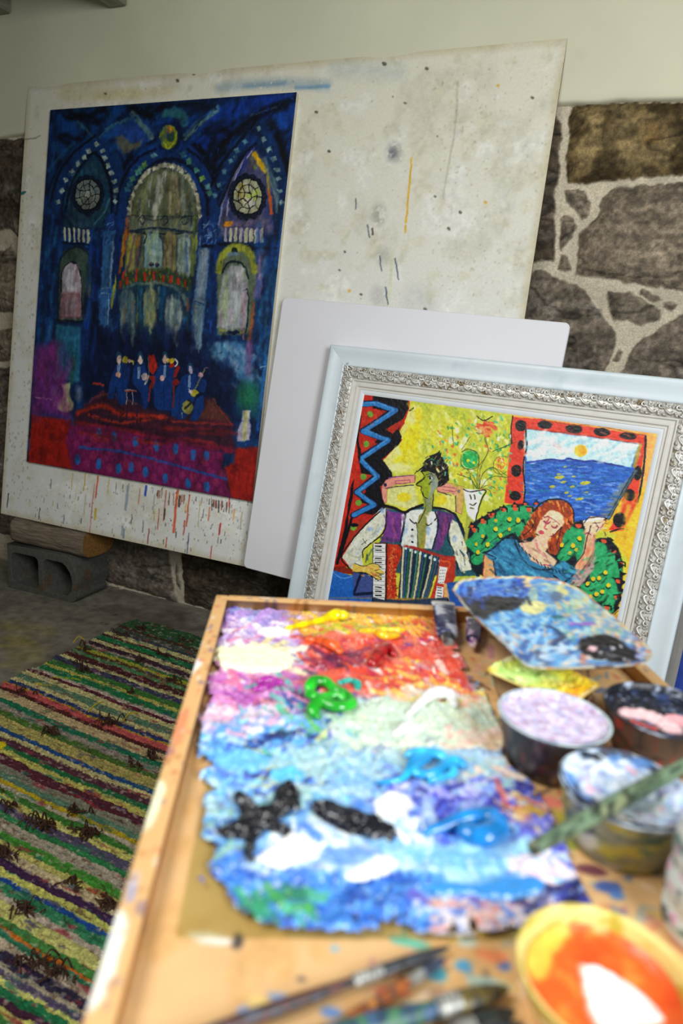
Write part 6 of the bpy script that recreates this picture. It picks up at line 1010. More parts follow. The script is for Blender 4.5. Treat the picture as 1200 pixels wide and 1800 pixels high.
E_ = pp.mask([(385,1078),(400,1066),(600,1066),(760,1072),(800,1120),(815,1160),(845,1200),(885,1290),(930,1370),(985,1450),(1015,1540),(1042,1590),(1030,1632),(940,1630),(800,1640),(640,1640),(470,1630),(420,1600),(372,1570),(330,1520),(345,1450),(352,1380),(340,1300),(355,1200),(368,1130)], 3) > .5
ragn = fbm(pp.ny, pp.nx, 26, 26, 9, 4)
near = np.clip((pp.Y/pp.ny-.55)*2.2, 0, 1); E2 = pp.mask([(400,1070),(760,1078),(880,1290),(990,1480),(1030,1600),(930,1622),(500,1615),(400,1560),(385,1480),(372,1400),(365,1300),(378,1180)], 60)
mk = E_ & ((E2+(ragn-.5)*1.2) > .30)
ga = PA0+pp.X/(pp.nx-1)*pp.W; gb = PB1-pp.Y/(pp.ny-1)*pp.H; mk &= np.hypot(ga-.2477, gb-.531) > .0385
bumps = (fbm(pp.ny, pp.nx, 22, 22, 3, 5)-.42)
pp.h = pp.h*.9+np.clip(bumps, 0, 1)*.010+.0010*(fbm(pp.ny, pp.nx, 6, 6, 6, 3))
from_edge = mk.astype(float)
for _ in range(5): from_edge = (from_edge+np.roll(from_edge, 2, 0)+np.roll(from_edge, -2, 0)+np.roll(from_edge, 2, 1)+np.roll(from_edge, -2, 1))/5
pp.h *= np.clip(from_edge*2-.9, 0, 1)
art_mesh('dried_paint', pp, .95, groot, M['impasto'], x0=PA0, ytop=PB1, z=PZ-.0005, mask=mk)

# fresh paint squeezed onto the palette: each blob a thing of its own
def dollop(name, label, lines, cols, gain=.95, zb=PZ+.0028, flat=.8, seed=1, spread=None):
    """lines: [(points in traced coords, [radii mm], lift)]"""
    V = []; Fs = []; C = []; rr_ = np.random.RandomState(seed); c0 = tab(*lines[0][0][0], zb); L0 = tw(c0[0], c0[1], zb)
    for li, (P, R, lift) in enumerate(lines):
        Q = smooth_line([(*tab(x, y, zb), 0) for x, y in P], 34); n = len(Q); R_ = np.interp(np.linspace(0, 1, n), np.linspace(0, 1, len(R)), R)/1000
        R_ = R_*(1+.12*np.sin(np.linspace(0, 9, n)+seed)+.10*(rr_.rand(n)-.5))
        R_[0] *= .5; R_[-1] *= .5
        Q[:, 2] = R_*flat*.55+np.interp(np.linspace(0, 1, n), np.linspace(0, 1, len(lift)), lift)/1000
        W3 = np.array([tw(q[0], q[1], q[2]) for q in Q])-np.array([L0[0], L0[1], 0])
        v, f = sweep(W3, R_, 14, flat); off = len(V); V += v; Fs += [tuple(i+off for i in ff) for ff in f]
        cc = hx(cols[li % len(cols)]); nv = len(v)
        for i in range(n):
            t = 1+.10*math.sin(i*.9+seed)+.06*rr_.randn()
            for k in range(14): C.append(np.clip(lin(np.clip(cc*t, 0, 1))/gain, 0, .9))
    o = link(name, mesh_np(name, V, Fs, np.array(C)), M['wet']); o.location = (L0[0], L0[1], zb-.001); o.rotation_euler = (0, 0, 0); tag(o, label, 'paint', 'fresh dollops of paint on the glass palette'); return o
def o7(P): return [(320+x/2.222, 1020+y/2.222) for x, y in P]
def o8(P): return [(320+x/1.714, 1360+y/1.714) for x, y in P]
dollop('paint_dollop', 'bright yellow ridge of paint at the far edge of the palette', [(o7([(405,190),(470,178),(540,165),(600,150),(645,150)]), [3, 4.5, 5.5, 8, 7], [0, 1, 2, 3, 2])], ['f8d400'])
dollop('paint_dollop', 'golden yellow smear right of the yellow ridge', [(o7([(690,200),(750,205),(790,225),(850,215)]), [3, 6, 6, 4], [0, 1, 1, 0]), (o7([(760,190),(830,200),(870,195)]), [3, 5, 3], [0, 1, 0])], ['f0b818', 'f8cc28'], seed=2)
dollop('paint_dollop', 'orange paint squeezed in front of the yellow ridge', [(o7([(480,230),(540,245),(590,270),(620,290)]), [3, 6, 7, 5], [0, 1, 3, 1])], ['ee5a24'], seed=3)
dollop('paint_dollop', 'dark crimson paint curl on the red patch', [(o7([(735,340),(760,310),(790,280),(810,275),(830,300)]), [7, 7, 6, 6, 4], [1, 3, 4, 3, 1])], ['9c0c14'], seed=4)
CREAM = ('pale cream paint mound at the left rim of the palette', o7([(135,300),(150,280),(220,262),(330,262),(420,295),(432,340),(380,362),(250,358),(150,340)]), 'f5f0cc', .005, .4, 9)
dollop('paint_dollop', 'magenta paint smear below the cream mound', [(o7([(290,400),(340,395),(395,405)]), [3, 6, 3], [0, 1, 0]), (o7([(280,430),(330,420),(370,400)]), [3, 5, 3], [0, 1, 0])], ['a42a98'], seed=6)
dollop('paint_dollop', 'emerald green looping squeeze of paint in the middle of the palette', [(o7([(490,450),(510,415),(560,415),(590,440),(650,470),(660,500),(600,510),(540,490),(510,520),(540,540)]), [5, 6, 6, 6, 6, 6, 6, 7, 6, 3], [2, 4, 4, 4, 3, 3, 3, 2, 1, 0]), (o7([(490,450),(530,470),(600,460),(640,480)]), [5, 6, 5, 4], [1, 2, 3, 2])], ['1fa526', '25ae2c'], seed=7)
dollop('paint_dollop', 'turquoise paint curl behind the emerald green squeeze', [(o7([(610,405),(650,395),(685,410),(680,435)]), [3, 4, 4, 3], [0, 1, 1, 0])], ['2aa898'], seed=8)
dollop('paint_dollop', 'white paint curl on the pale green patch', [(o7([(880,530),(930,490),(980,460),(1040,465),(1060,500)]), [3, 6, 7, 7, 5], [0, 2, 3, 4, 1])], ['f6f5ef'], seed=9)
dollop('paint_dollop', 'small white paint smear in front of the white curl', [(o7([(820,605),(880,585),(940,580)]), [3, 6, 4], [0, 1, 0])], ['fafaf8'], seed=10)
dollop('paint_dollop', 'sky blue ribbon of paint squeezed in zigzags', [(o7([(740,790),(860,780),(900,720),(960,700),(900,760),(980,770),(1050,720),(1110,740)]), [2, 3, 4, 4, 4, 5, 5, 4], [0, 1, 3, 3, 3, 3, 4, 2]), (o7([(870,700),(900,690),(1000,700),(1060,760),(960,790)]), [3, 4, 5, 4, 3], [2, 4, 4, 2, 1])], ['28a2e6', '38b0ee'], seed=11)
def patch(label, P, col, hmax, lump=.5, seed=1, cell=.0006, dw=5., var=.12, gain=.95, zb=PZ+.0012):
    q = np.array([tab(x, y, zb) for x, y in P]); lo = q.min(0)-.003; hi = q.max(0)+.003; W_p, H_p = hi-lo; nx_, ny_ = int(W_p/cell), int(H_p/cell)
    ar = Art(W_p, H_p, nx_, ny_, lambda x, y: (lambda t: (t[0]-lo[0], hi[1]-t[1], mpp(tw(t[0], t[1], zb))))(tab(x, y, zb)), col, seed=seed, wob=2.5)
    m_ = ar.mask(P, 1) > .5; d = np.zeros(m_.shape); cur = m_.copy()
    for k in range(14):
        d += cur; e_ = cur.copy()
        for ax, sh in ((0, 1), (0, -1), (1, 1), (1, -1)): e_ &= np.roll(cur, sh, ax)
        cur = e_
    n1 = fbm(ny_, nx_, 9, 14, seed, 4); n2 = fbm(ny_, nx_, 4, 5, seed+3, 3)
    Z = np.clip(d/dw, 0, 1)**.6*hmax*(1-lump+2*lump*n1)+np.clip(d/3, 0, 1)*(n2-.5)*.0022
    ar.c = np.clip(hx(col)*(1-var+2*var*n1[..., None])+(n2-.5)[..., None]*var*.3, 0, 1)
    L_ = tw(lo[0], lo[1], zb-.0008); o = link('paint_dollop', None); bpy.data.objects.remove(o)
    o = art_mesh('paint_dollop', ar, gain, None, M['wet'], x0=0, ytop=H_p, mask=m_, extra=Z); o.location = L_; o.rotation_euler = (0, 0, TA)
    return tag(o, label, 'paint', 'fresh dollops of paint on the glass palette')
patch(*CREAM, var=.05)
patch('black branching mass of wet paint at the left of the palette', o8([(95,180),(140,165),(175,130),(150,75),(165,55),(205,80),(235,110),(270,95),(280,45),(320,25),(355,60),(358,110),(320,130),(290,150),(335,175),(325,195),(250,180),(222,210),(218,270),(200,278),(180,240),(190,205),(130,205)]), '0b0d18', .006, .6, 3)
patch('black cigar-shaped squeeze of paint right of the branching black mass', o8([(385,110),(395,85),(440,85),(500,110),(570,135),(640,165),(652,190),(630,210),(560,200),(480,180),(420,150)]), '0d0f1e', .0065, .55, 5)
dollop('paint_dollop', 'glossy cerulean blue swirl of paint', [(o8([(725,180),(800,160),(860,145),(930,150),(945,185),(900,205),(850,190),(880,165)]), [2.5, 5, 7, 9, 9, 8, 7, 4], [0, 1, 3, 4, 3, 2, 3, 5])], ['1a82d2'], seed=14)
patch('long sweep of mid blue paint along the near edge of the palette', o8([(715,335),(800,330),(900,335),(980,315),(1060,310),(1098,335),(1080,365),(1020,382),(940,385),(850,378),(770,370),(720,350)]), '3a92e0', 0.004, .3, 63, var=.05)
patch('white smear of paint left of the near edge', o8([(215,262),(270,220),(330,180),(385,185),(395,230),(360,270),(290,295)]), 'fbfbfd', 0.003, .3, 42, var=.05)
patch('elongated white smear of paint behind the mid blue sweep', o8([(470,305),(540,285),(590,268),(635,285),(620,310),(550,325),(490,325)]), 'fbfbfd', 0.003, .3, 56, var=.05)

# ================================================================== CUPS
def cup(name, label, cat, a_, b_, z1, r1, r0, wallc, inner, fill, fillz, ribs=0, amp=0, seed=1, group=None, lumps=.006, rimc=('888888', '888888'), gain=.95):
    """wallc/inner: [(colour, aspect, threshold)], fill: function(art) painting the surface"""
    L0 = tw(a_, b_, TZ+.0006); root = empty(name, L0, TA); h_ = z1-TZ-.0006; seg = 96; tw_ = .0016; nn_ = 14
    def wall(profile, cl, nm, inner_):
        n = len(profile); nz_ = {}
        base = np.ones((n, seg, 3))*hx(cl[0][0])
        for i, (c, cy, cx, th) in enumerate(cl[1:]):
            nn = fbm(n, seg+1, cy, cx, seed*7+i*3, 3); bl = np.linspace(0, 1, seg+1)**8; nn = nn*(1-bl)+nn[:, :1]*bl; al_ = np.clip((nn[:, :seg]-th)*9, 0, 1)[..., None]; base = base*(1-al_)+hx(c)*al_
        nf = fbm(n, seg, 2, 3, seed+77, 2)
        for i in range(nn_, n): f_ = np.clip((nf[i]-.55)*8, 0, 1)[:, None]; base[i] = hx(rimc[0])*(1-f_)+hx(rimc[1])*f_
        V = []
        for i, (r_, z_) in enumerate(profile):
            for k in range(seg):
                t = 2*math.pi*k/seg; rr_ = r_*(1+(amp*math.cos(ribs*t) if ribs else 0)); V.append((rr_*math.cos(t), rr_*math.sin(t), z_))
        Q = [(i*seg+k, i*seg+(k+1) % seg, (i+1)*seg+(k+1) % seg, (i+1)*seg+k) for i in range(n-1) for k in range(seg)]
        Q.append(tuple(range(seg-1, -1, -1)))
        if inner_: Q = [q_ for q_ in Q]; Q.append(tuple((n-1)*seg+k for k in range(seg)))
        link(nm, mesh_np(nm, V, Q, np.clip(lin(base.reshape(-1, 3))/gain, 0, .92)), M['cup'], root)
    out = [(r0+(r1-r0)*(i/nn_)**.8, h_*i/nn_) for i in range(nn_+1)]
    out += [(r1+.0012, h_-.0008), (r1+.0014, h_+.0004), (r1+.0002, h_+.001), (r1-tw_, h_)]
    inn = [(r0-tw_+(r1-r0)*(i/nn_)**.8, max(.002, h_*i/nn_)) for i in range(nn_-1, -1, -1)]
    wall(out+inn, wallc, 'cup_wall', True)
    # paint inside
    fz = fillz*h_; rf = r0-tw_+(r1-r0)*(fillz)**.8+.0004
    ar = Art(2*r1, 2*r1, 150, 150, lambda x, y: (lambda q: ((q[0]-a_)+r1, r1-(q[1]-b_), mpp(tw(q[0], q[1], TZ+fz))))(tab(x, y, TZ+fz)), inner, seed=seed+40, wob=3)
    fill(ar); N1, N2 = 40, 96; V = []; C = []; lump = fbm(150, 150, 26, 26, seed, 4)
    for i in range(N1):
        q = (i/(N1-1)); rad = rf*q
        for k in range(N2):
            t = 2*math.pi*k/N2; x, y = rad*math.cos(t), rad*math.sin(t); c, hh = ar.sample(x+r1, r1-y, gain); jj = int((x+r1)/(2*r1)*149); ii = int((r1-y)/(2*r1)*149)
            climb = 0 if q < .86 else (q-.86)/.14*.004
            V.append((x, y, fz+(lump[ii, jj]-.5)*lumps*(1-q**6)+hh+climb)); C.append(c)
    link('paint', mesh_np('paint', V, np.array([[i*N2+k, i*N2+(k+1) % N2, (i+1)*N2+(k+1) % N2, (i+1)*N2+k] for i in range(N1-1) for k in range(N2)]), np.array(C)), M['impasto'], root)
    return tag(root, label, cat, group)
CG = 'paint cups on the wooden tray table'
def f_lav(a): a.blotch('e8e0f4', 18, .5, .8, seed=1).blotch('c8a8c8', 10, .56, .7, seed=2).blotch('a8b4dc', 10, .56, .8, seed=3).blotch('b87890', 6, .60, .7, seed=4).blotch('6c5c88', 4, .64, .7, seed=5).blotch('f4f0fa', 6, .60, .8, seed=6)
cup('paint_cup', 'dark-sided paint cup filled with lavender paint beside the palette', 'cup', .2477, .531, .80, .0476, .0335, [('322a2c',), ('5c4c50', 5, 3, .55), ('8c8078', 7, 2.2, .66), ('181418', 6, 4, .6), ('7c3038', 5, 2, .74), ('4c4868', 4, 6, .68), ('8c6c3c', 3, 5, .74)], 'cfc4e4', f_lav, .92, 48, .006, 3, CG, rimc=('c4d0d4', '8c9cac'))
def f_blk(a):
    a.blotch('2c3c68', 9, .58, .9, seed=1).blotch('c8ccd8', 6, .68, .9, seed=2).blotch('6c84b0', 6, .66, .8, seed=4)
    a.st([(1100,1255),(1140,1262),(1180,1285)], 34, 'f6c4c8', 1, 3, h=.003).st([(1185,1270),(1260,1285)], 36, 'f4a8b0', 1, 3, h=.003).st([(1110,1268),(1150,1280)], 8, 'e85040', .9, 2)
cup('paint_cup', 'black paint cup holding pink paint at the right edge of the tray', 'cup', .3625, .553, .797, .0525, .038, [('54463e',), ('9c2c30', 12, 1.7, .56), ('3c3438', 12, 1.6, .56), ('1c181c', 3, 8, .62), ('b04038', 5, 2, .72)], '15161e', f_blk, .80, 44, .008, 5, CG, lumps=.004, rimc=('15161e', 'a8b4c8'))
def crust(a, R_, t0, t1, w_, c, n, seed):
    keep = a.to, a.o; a.to = lambda x, y: (x, y, 1.); a.o = (0, 0, 1.); r_ = np.random.RandomState(seed); m_ = a.W/2
    for _ in range(n): t = math.radians(r_.uniform(t0, t1)); q = R_*r_.uniform(.86, 1.0); a.st([(m_+q*math.cos(t), m_+q*math.sin(t)), (m_+q*math.cos(t+.12), m_+q*math.sin(t+.12))], w_*r_.uniform(.5, 1.2), c[r_.randint(len(c))], .9, 2, h=.0015, sm=False)
    a.to, a.o = keep
def f_blu(a):
    a.blotch('f0f4fa', 20, .5, .8, seed=1).blotch('88b4e8', 12, .54, .9, seed=2).blotch('a898cc', 8, .60, .8, seed=13).blotch('5c7090', 6, .66, .8, seed=14)
    a.el(1120, 1420, 60, 22, 'd4e4f8', .9, soft=5); crust(a, .044, 140, 330, .009, ['24262e', '88b4e8', '3c3c48', 'd8e8f8', '5c88c8'], 44, 3); crust(a, .044, 40, 150, .006, ['f0f4f8', 'e8dcc0', '5c6cb0', '242830'], 24, 4); crust(a, .030, 0, 360, .005, ['c8b4d8', 'f4f6fa', 'a8ccf0', 'e8b8c8'], 24, 5)
cup('paint_bowl', 'clear tub of pale blue and white paint under the long brush', 'cup', .268, .4345, .797, .0482, .036, [('8c8a70',), ('b8a83c', 5, 9, .52), ('4c6450', 4, 8, .56), ('c8c8b8', 5, 7, .58), ('35383c', 4, 7, .62), ('3c7070', 4, 8, .70)], 'ccdcf0', f_blu, .96, 0, 0, 8, CG, lumps=.014, rimc=('c4d4e4', '3c4048'))
def f_org(a):
    a.blotch('d84a1c', 22, .48, .8, seed=1).blotch('f08838', 16, .55, .7, seed=2)
    a.st([(935,1700),(950,1660),(990,1620),(1050,1600),(1110,1605)], 50, 'd8bc48', .95, 5).st([(1000,1610),(1020,1660)], 26, 'c85420', .9, 4).st([(1060,1600),(1050,1640)], 22, 'd4cc88', .8, 4).st([(1120,1620),(1180,1660)], 18, 'f0603c', .8, 4)
    a.pl([(1015,1695),(1060,1710),(1110,1740),(1160,1800),(1060,1810),(1030,1770)], 'fbfbf8', 1, 4, h=.003, sm=True)
cup('paint_bowl', 'yellow-rimmed bowl of orange and white paint at the near right corner', 'cup', .186, .2875, .786, .0457, .032, [('e8c860',), ('f4ecc0', 6, 9, .52), ('d89838', 5, 9, .58), ('a8a040', 4, 7, .66), ('dc5c28', 4, 8, .68)], 'e25c22', f_org, .66, 0, 0, 9, CG, lumps=.006, rimc=('e6d080', 'b8a83c'))

# square tub of yellow and green paint
L0 = tw(.276, .632, TZ+.0006); yroot = empty('paint_tub', L0, TA+math.radians(-48.5)); tag(yroot, 'square tub of lime green and yellow paint behind the lavender cup', 'tub')
def rr_ring(hw, z, r=.010): return [(x*1.28, y, z) for x, y in rounded(-hw, hw, -hw, hw, r, 4)]
rings = [rr_ring(.026, 0, .008), rr_ring(.031, .016), rr_ring(.0355, .034), rr_ring(.0375, .035), rr_ring(.0375, .0362), rr_ring(.0345, .0362), rr_ring(.030, .020), rr_ring(.026, .006, .008)]
n = len(rings[0]); V = sum(rings, []); Q = [(i*n+k, i*n+(k+1) % n, (i+1)*n+(k+1) % n, (i+1)*n+k) for i in range(len(rings)-1) for k in range(n)]+[tuple(range(n-1, -1, -1)), tuple((len(rings)-1)*n+k for k in range(n))]
r = np.random.RandomState(3); Cw = np.array([lin(hx(['6c4838', '5c3c34', '7c5c40', '8c4c3c', 'c8b088'][r.randint(5)]) if i < 3*n else hx(['f0d048', 'f0e080', 'e8b838', 'f4f0c8'][r.randint(4)])) for i in range(len(V))])
link('tub_wall', mesh_np('tub_wall', V, Q, Cw), M['cup'], yroot)
tA = Art(.07, .07, 90, 90, lambda x, y: (0, 0, 1), 'c4e488', seed=5, wob=2); tA.blotch('9cdc6c', 18, .5, .9, seed=1).blotch('f0f0b0', 12, .56, .8, seed=2)
rightish = np.clip((tA.X+tA.Y*.2)/90*2.2-1.15, 0, 1); tA.blotch('f4b820', 20, .30, 1, seed=3, mask=rightish).blotch('e88418', 9, .55, .9, seed=6, mask=rightish).blotch('f0d830', 14, .4, .9, seed=8, mask=np.clip(1.1-tA.Y/90*3-.2, 0, 1)+np.clip(.5-tA.X/90*3, 0, 1))
sq = (tA.X-44.5)**2*0; ex = np.maximum(abs(tA.X-44.5), abs(tA.Y-44.5))/44.5
o = art_mesh('paint', tA, .95, yroot, M['impasto'], x0=-.035, ytop=.035, z=.030, extra=(fbm(90, 90, 14, 14, 3, 4)-.5)*.016+ex**4*.006, mask=(ex < 1.01) & (np.hypot(np.maximum(abs(tA.X-44.5)-34, 0), np.maximum(abs(tA.Y-44.5)-34, 0)) < 11)); o.scale = (1.28, 1, 1)

# ================================================================== MIXING PLATE, TUBES, JAR, BRUSHES
# oblong plate palette propped on a wooden block
b = MB(); b.box(-.028, .028, -.032, .032, 0, .047, .002); blk = b.build('wooden_block', M['hidden']); blk.location = tw(.330, .77, TZ+.0006); blk.rotation_euler = (0, 0, TA); tag(blk, 'small brown wooden block in the shadow beneath the mixing plate', 'block')
ZP = .8035
OUT = [(795,1034),(812,1018),(850,1013),(905,1012),(960,1014),(1010,1030),(1060,1068),(1110,1108),(1143,1140),(1141,1158),(1118,1166),(1040,1170),(940,1170),(905,1150),(860,1105),(820,1068)]
o2 = np.array([tab(x, y, ZP+.004) for x, y in OUT]); o2 = smooth_line(np.vstack([o2, o2[:1]]), 128)[:-1]; cen = o2.mean(0); n = len(o2)
proot2 = empty('mixing_plate', tw(cen[0], cen[1], ZP-.005), TA); tag(proot2, 'oblong plate caked in blue and black paint, propped over the far rim of the tray', 'palette')
loc = o2-cen; W2 = np.abs(loc).max(0)+.004
pa = Art(2*W2[0], 2*W2[1], 260, 320, lambda x, y: (lambda q: (q[0]-cen[0]+W2[0], W2[1]-(q[1]-cen[1]), mpp(tw(q[0], q[1], ZP))))(tab(x, y, ZP+.003)), '5c90c8', seed=91, wob=3)
def plate(a):
    a.org(740, 980, 2.609)
    a.blotch('88c4e4', 18, .5, .8, seed=1).blotch('2c60b8', 16, .54, .8, seed=2).blotch('e8e4d0', 12, .62, .8, seed=3)
    def D(x0, x1, y0, y1, n, L, w, c, s, al=.85): a.dabs(x0, x1, y0, y1, n, L, w, c, None, al, h=.0008, seed=s, soft=2)
    D(150,500,90,180,110,50,24,['2c60c8','1c48a8','4880d8','182c68','5c90d0'],1); D(480,800,90,220,90,50,26,['7ca8b8','d8d488','a8c8c0','e8c890','5c90c8','88b0d0'],2); D(220,720,230,330,130,50,24,['3c88d0','58a8e0','2c68b8','88b8d8','a0c8d8'],3); D(330,740,330,470,120,40,22,['68a8d8','98c8e8','385898','d8b898','404c68','c8d8e8'],4); D(600,960,200,360,90,44,20,['5c9c98','88b8b0','c8b088','9cc8c8','d8c8a0','7c9cb8'],5); D(740,1050,340,480,60,40,20,['c8b078','d88858','4c4c78','e8d8c8','585868'],6)
    a.st([(190,170),(300,200),(460,190)], 44, '15171c', 1, 4, dry=.05, h=.001).st([(230,220),(350,225)], 34, '1c1e28', .95, 4).el(515, 212, 60, 32, 'dcd894', 1, soft=5, h=.001).el(620, 165, 30, 24, '50688c', .9, soft=4).st([(700,290),(780,285)], 24, '9444b8', .9, 4).st([(610,260),(640,255)], 30, '1c5c68', .8, 5)
    a.pl([(730,360),(800,340),(880,345),(960,400),(1000,440),(960,465),(860,460),(760,430),(720,400)], '0c0e16', 1, 4, h=.001, sm=True).pl([(180,175),(300,165),(470,170),(450,215),(340,240),(290,270),(220,240)], '16181e', 1, 4, h=.001, sm=True).dabs(150,500,100,200,30,60,16,['1c3c98','2c60c8','0c1430','5c98d8'],None,.8,h=.0008,seed=21,soft=2).st([(300,200),(460,185)], 26, '15171c', .95, 4).st([(850,440),(960,430)], 50, '0e101a', 1, 4).dabs(740, 990, 350, 460, 30, 18, 7, ['e8e8f0', '6c7c90', '283858', 'c88c90'], None, .8, seed=8).el(790, 400, 20, 14, 'e0b8c0', 1).st([(580,300),(650,340),(600,380)], 30, '1c2c58', .8, 5).st([(990,440),(1020,430)], 20, 'a8b0dc', .9).st([(560,110),(640,120)], 16, 'e0dc88', .8, 4)
plate(pa)
N1 = 46; V = []; C = []
lum = fbm(320, 260, 12, 12, 4, 4)
for i in range(N1):
    q = i/(N1-1)
    for k in range(n):
        x, y = loc[k]*q; c, hh = pa.sample(x+W2[0], W2[1]-y, .9); ii = int(np.clip((W2[1]-y)/(2*W2[1])*319, 0, 319)); jj = int(np.clip((x+W2[0])/(2*W2[0])*259, 0, 259))
        z_ = .003+(0 if q < .9 else (q-.9)/.1*.0045)+hh*.8+(lum[ii, jj]-.4)*.004
        if q > .975: c = lin(hx(['d8dcd0', 'e8d070', 'b8c8c0', 'd88858', '6c7090'][int(lum[ii, jj]*40) % 5]))
        V.append((x, y, z_)); C.append(c)
Q = [(i*n+k, i*n+(k+1) % n, (i+1)*n+(k+1) % n, (i+1)*n+k) for i in range(N1-1) for k in range(n)]
link('paint_surface', mesh_np('paint_surface', V, np.array(Q), np.array(C)), M['impasto'], proot2)
V = []
for s_, z_ in ((.93, 0), (1.0, .0065), (1.004, .0078), (.995, .0078)): V += [(x*s_, y*s_, z_) for x, y in loc]
link('plate_rim', mesh_np('plate_rim', V, [(i*n+k, i*n+(k+1) % n, (i+1)*n+(k+1) % n, (i+1)*n+k) for i in range(3) for k in range(n)]+[tuple(range(n-1, -1, -1))]), mat('plate_plastic', hl('cfcfc0'), .4, noise=(60, .5), mixc=[(hl('5c4c50'), 30, .55, .05), (hl('c88850'), 45, .6, .05)]), proot2)

def paint_tube(label, a0, b0, z0, a1, b1, z1, w_, bodyc, capc, seed):
    """crimp end at (a0,b0), cap at (a1,b1)"""
    p0 = np.array([a0, b0, z0]); p1 = np.array([a1, b1, z1]); d = p1-p0; L = np.linalg.norm(d); d /= L; s_ = np.cross(d, [0, 0, 1.]); s_ /= np.linalg.norm(s_); u_ = np.cross(s_, d)
    root = empty('paint_tube', tw(*p1), TA); r_ = np.random.RandomState(seed)
    def part(name, secs, cols, m):
        V = []; C = []; seg = 24
        for i, (t, rx, rz) in enumerate(secs):
            for k in range(seg):
                an = 2*math.pi*k/seg; V.append(p0+d*L*t+s_*rx*math.cos(an)+u_*rz*math.sin(an)-p1); C.append(lin(hx(cols(i/len(secs), k/seg))))
        Q = [(i*seg+k, (i+1)*seg+k, (i+1)*seg+(k+1) % seg, i*seg+(k+1) % seg) for i in range(len(secs)-1) for k in range(seg)]+[tuple(range(seg)), tuple((len(secs)-1)*seg+k for k in range(seg-1, -1, -1))]
        o = link(name, mesh_np(name, V, Q, np.array(C)), m, root if not hold else hold[0]); hold.append(o)
    hold = []
    nz_ = fbm(40, 25, 5, 4, seed, 3); nz_[:, -1] = nz_[:, 0]
    def bc(t, k): v = nz_[int(t*39), int(k*24)]; return bodyc[0] if v < .52 else (bodyc[1] if v < .63 else bodyc[2])
    part('tube_body', [(t, w_/2*(1-.08*t), .0012+(w_*.34)*t**1.2*(1+.08*math.sin(t*14))) for t in np.linspace(.06, .80, 30)]+[(.84, w_*.36, w_*.3), (.86, w_*.2, w_*.2)], bc, M['tin'])
    part('crimp', [(0, w_/2+.001, .0016), (.07, w_/2+.001, .0018)], lambda t, k: 'd8d8d4', M['tin'])
    part('cap', [(.855, w_*.26, w_*.26), (.87, w_*.29, w_*.29), (.99, w_*.23, w_*.23), (1, w_*.19, w_*.19)], lambda t, k: capc[int(k*3+t*2+nz_[int(t*39), int(k*24)]*3) % len(capc)], M['cup'])
    return tag(root, label, 'paint tube', 'paint tubes on the tray table')
paint_tube('dark blue paint tube with silver crimp lying at the far rim of the tray', .222, .864, .776, .209, .762, .7615, .030, ['28284c', '4c5478', 'c8ccdc'], ['88908c', 'b8c4bc', '5c584c', '2c3038'], 4)
paint_tube('paint tube with magenta and white cap poking out from under the mixing plate', .262, .845, .7625, .238, .758, .7618, .020, ['30284c', '5c4c78', 'c8a8c8'], ['a03c98', 'f0e8f0', '7c2c80', 'e8d8e4'], 6)
# jar at the right edge
jr = empty('brush_jar', tw(.298, .348, TZ+.0006), TA); tag(jr, 'pale grey spattered jar standing at the right edge of the tray', 'jar')
prof = [(.033, 0), (.037, .003), (.0375, .012), (.035, .018), (.0378, .026), (.0382, .036), (.0355, .043), (.0378, .052), (.0375, .062), (.034, .069), (.033, .076), (.033, .086), (.031, .086), (.031, .01), (.028, .004)]
pr = smooth_line(np.array([(x, y, 0) for x, y in prof[:12]]), 44)[:, :2].tolist()+prof[12:]
seg = 64; V = [(r_*math.cos(2*math.pi*k/seg), r_*math.sin(2*math.pi*k/seg), z_) for r_, z_ in pr for k in range(seg)]; n_ = len(pr)
jn = fbm(n_, seg, 4, 5, 3, 3); jm = fbm(n_, seg, 3, 3, 9, 3)
jc = np.where((jn > .62)[..., None], hx('6c8478'), hx('d0d4cc')); jc = np.where((jm > .68)[..., None], hx('e088b8'), jc); jc = np.where((jm < .30)[..., None], hx('40444c'), jc)
link('jar_body', mesh_np('jar_body', V, [(i*seg+k, i*seg+(k+1) % seg, (i+1)*seg+(k+1) % seg, (i+1)*seg+k) for i in range(n_-1) for k in range(seg)]+[tuple(range(seg-1, -1, -1)), tuple((n_-1)*seg+k for k in range(seg))], lin(jc.reshape(-1, 3))), M['cup'], jr)

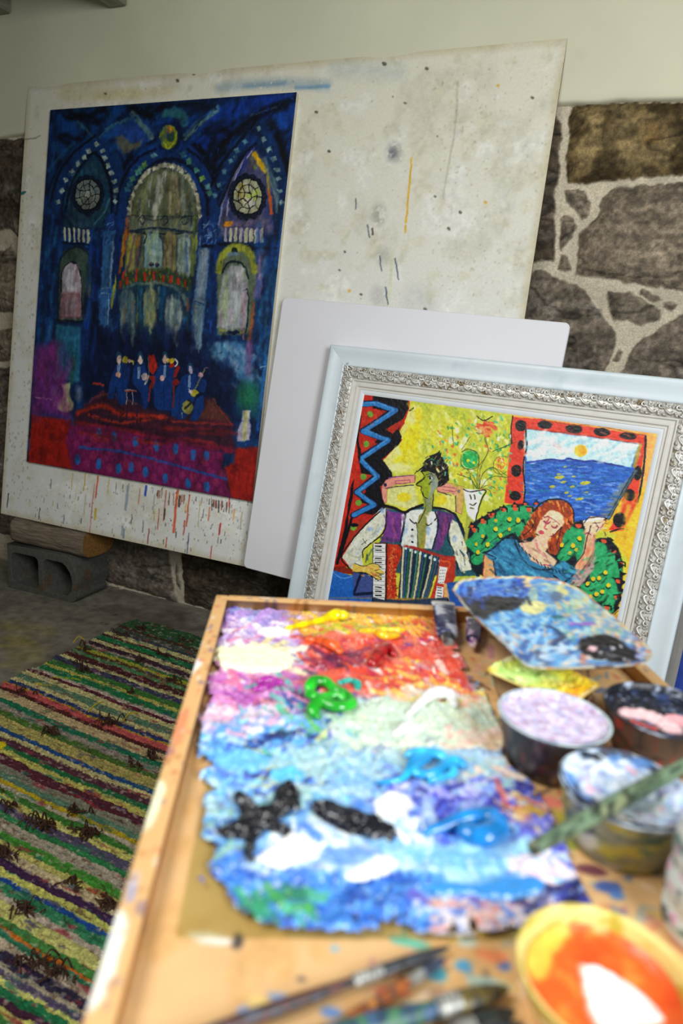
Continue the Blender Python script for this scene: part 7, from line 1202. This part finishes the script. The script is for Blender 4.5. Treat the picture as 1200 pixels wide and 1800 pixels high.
def brush(label, p0, p1, rad, hcols, bcols, ferrule=.72, seed=1, bend=0.):
    """handle end p0 -> bristle tip p1, in table coordinates"""
    p0, p1 = np.array(p0), np.array(p1); L = np.linalg.norm(p1-p0); root = empty('paint_brush', tw(*p0), TA); r_ = np.random.RandomState(seed)
    def seg_(name, t0, t1, rf, cols, m, flat=1.):
        ts = np.linspace(t0, t1, 40); P = [(p0+(p1-p0)*t-p0)+np.array([0, 0, bend*math.sin(math.pi*t)]) for t in ts]; v, f = sweep(P, [rf(t) for t in ts], 12, flat)
        nz_ = fbm(40, 12, 3, 4, seed, 3); C = [lin(hx(cols[min(len(cols)-1, int(abs(nz_[i, k]-.2)/.6*len(cols)))])) for i in range(40) for k in range(12)]
        hold.append(link(name, mesh_np(name, v, f, np.array(C)), m, root if len(hold) < 2 else hold[1]))
    hold = []
    seg_('handle', 0, ferrule, lambda t: rad*(.62+.5*math.sin(math.pi*min(1, (t/ferrule)*.85+.12))), hcols, M['brush'])
    seg_('ferrule', ferrule-.01, ferrule+.10, lambda t: rad*.98, ['8c8c88', '6c6c68', 'b8b8b0'], M['tin'])
    seg_('bristles', ferrule+.09, 1, lambda t: rad*(1.05-.75*((t-ferrule-.09)/(.91-ferrule))**3), bcols, M['impasto'], .8)
    return tag(root, label, 'brush', 'artist brushes on the tray table')
# long brush laid across the blue tub, handle end on the palette
pA = np.array([*tab(935, 1492, .8045), .8045]); pB = np.array([*tab(1200, 1347, .8055), .8055]); pC = pA+(pB-pA)*1.75
brush('long green-grey paint brush lying across the pale blue tub', pA, pC, .0056, ['3c4c40', '5c7058', '70886c', '2c342c', '8c9470'], ['2c5a80', '1c3048', '8c9c70'], seed=3)
zt = TZ+.006
q0, q1 = tab(300, 1840, zt), tab(790, 1662, zt); brush('thin dark brush with a reddish-brown end lying on the near wood', (*q0, zt), (*q1, zt-.001), .0036, ['3c2420', '5c3430', '2c2428', '484858'], ['24282c', '383c44'], .62, seed=4)
q0, q1 = tab(560, 1830, zt), tab(782, 1683, zt); brush('short orange-brown brush beside the thin dark brush', (*q0, zt), (*q1, zt-.001), .0034, ['a85c28', '8c4c24', '5c4038', 'b87838'], ['28303c', '404c68'], .7, seed=5)
for (x0, y0, x1, y1), rd, hc, bc_, lb in (((500,1850,918,1728), .0062, ['3c5c68', '4c7c58', '2c4458', '486890'], ['20242c', '6c5c28', '30302c'], 'thick brush with green and slate paint on its handle, farthest of the near brushes'), ((572,1915,925,1766), .0060, ['6c7880', '486088', 'a0a8a8', '34444c'], ['1c2020', '2c3430'], 'thick brush with pale grey-blue handle, middle one of the near brushes'), ((590,1960,940,1790), .0062, ['34507c', '2c3c58', '5c7c88'], ['1c2428', '384048'], 'thick dark blue brush nearest the bottom edge of the photo')):
    zz = TZ+.008; q0, q1 = tab(x0, y0, zz), tab(x1, y1, zz); q1 = q0+(q1-q0)*.93; brush(lb, (*q0, zz), (*q1, zz-.001), rd, hc, bc_, .66, seed=int(x0))
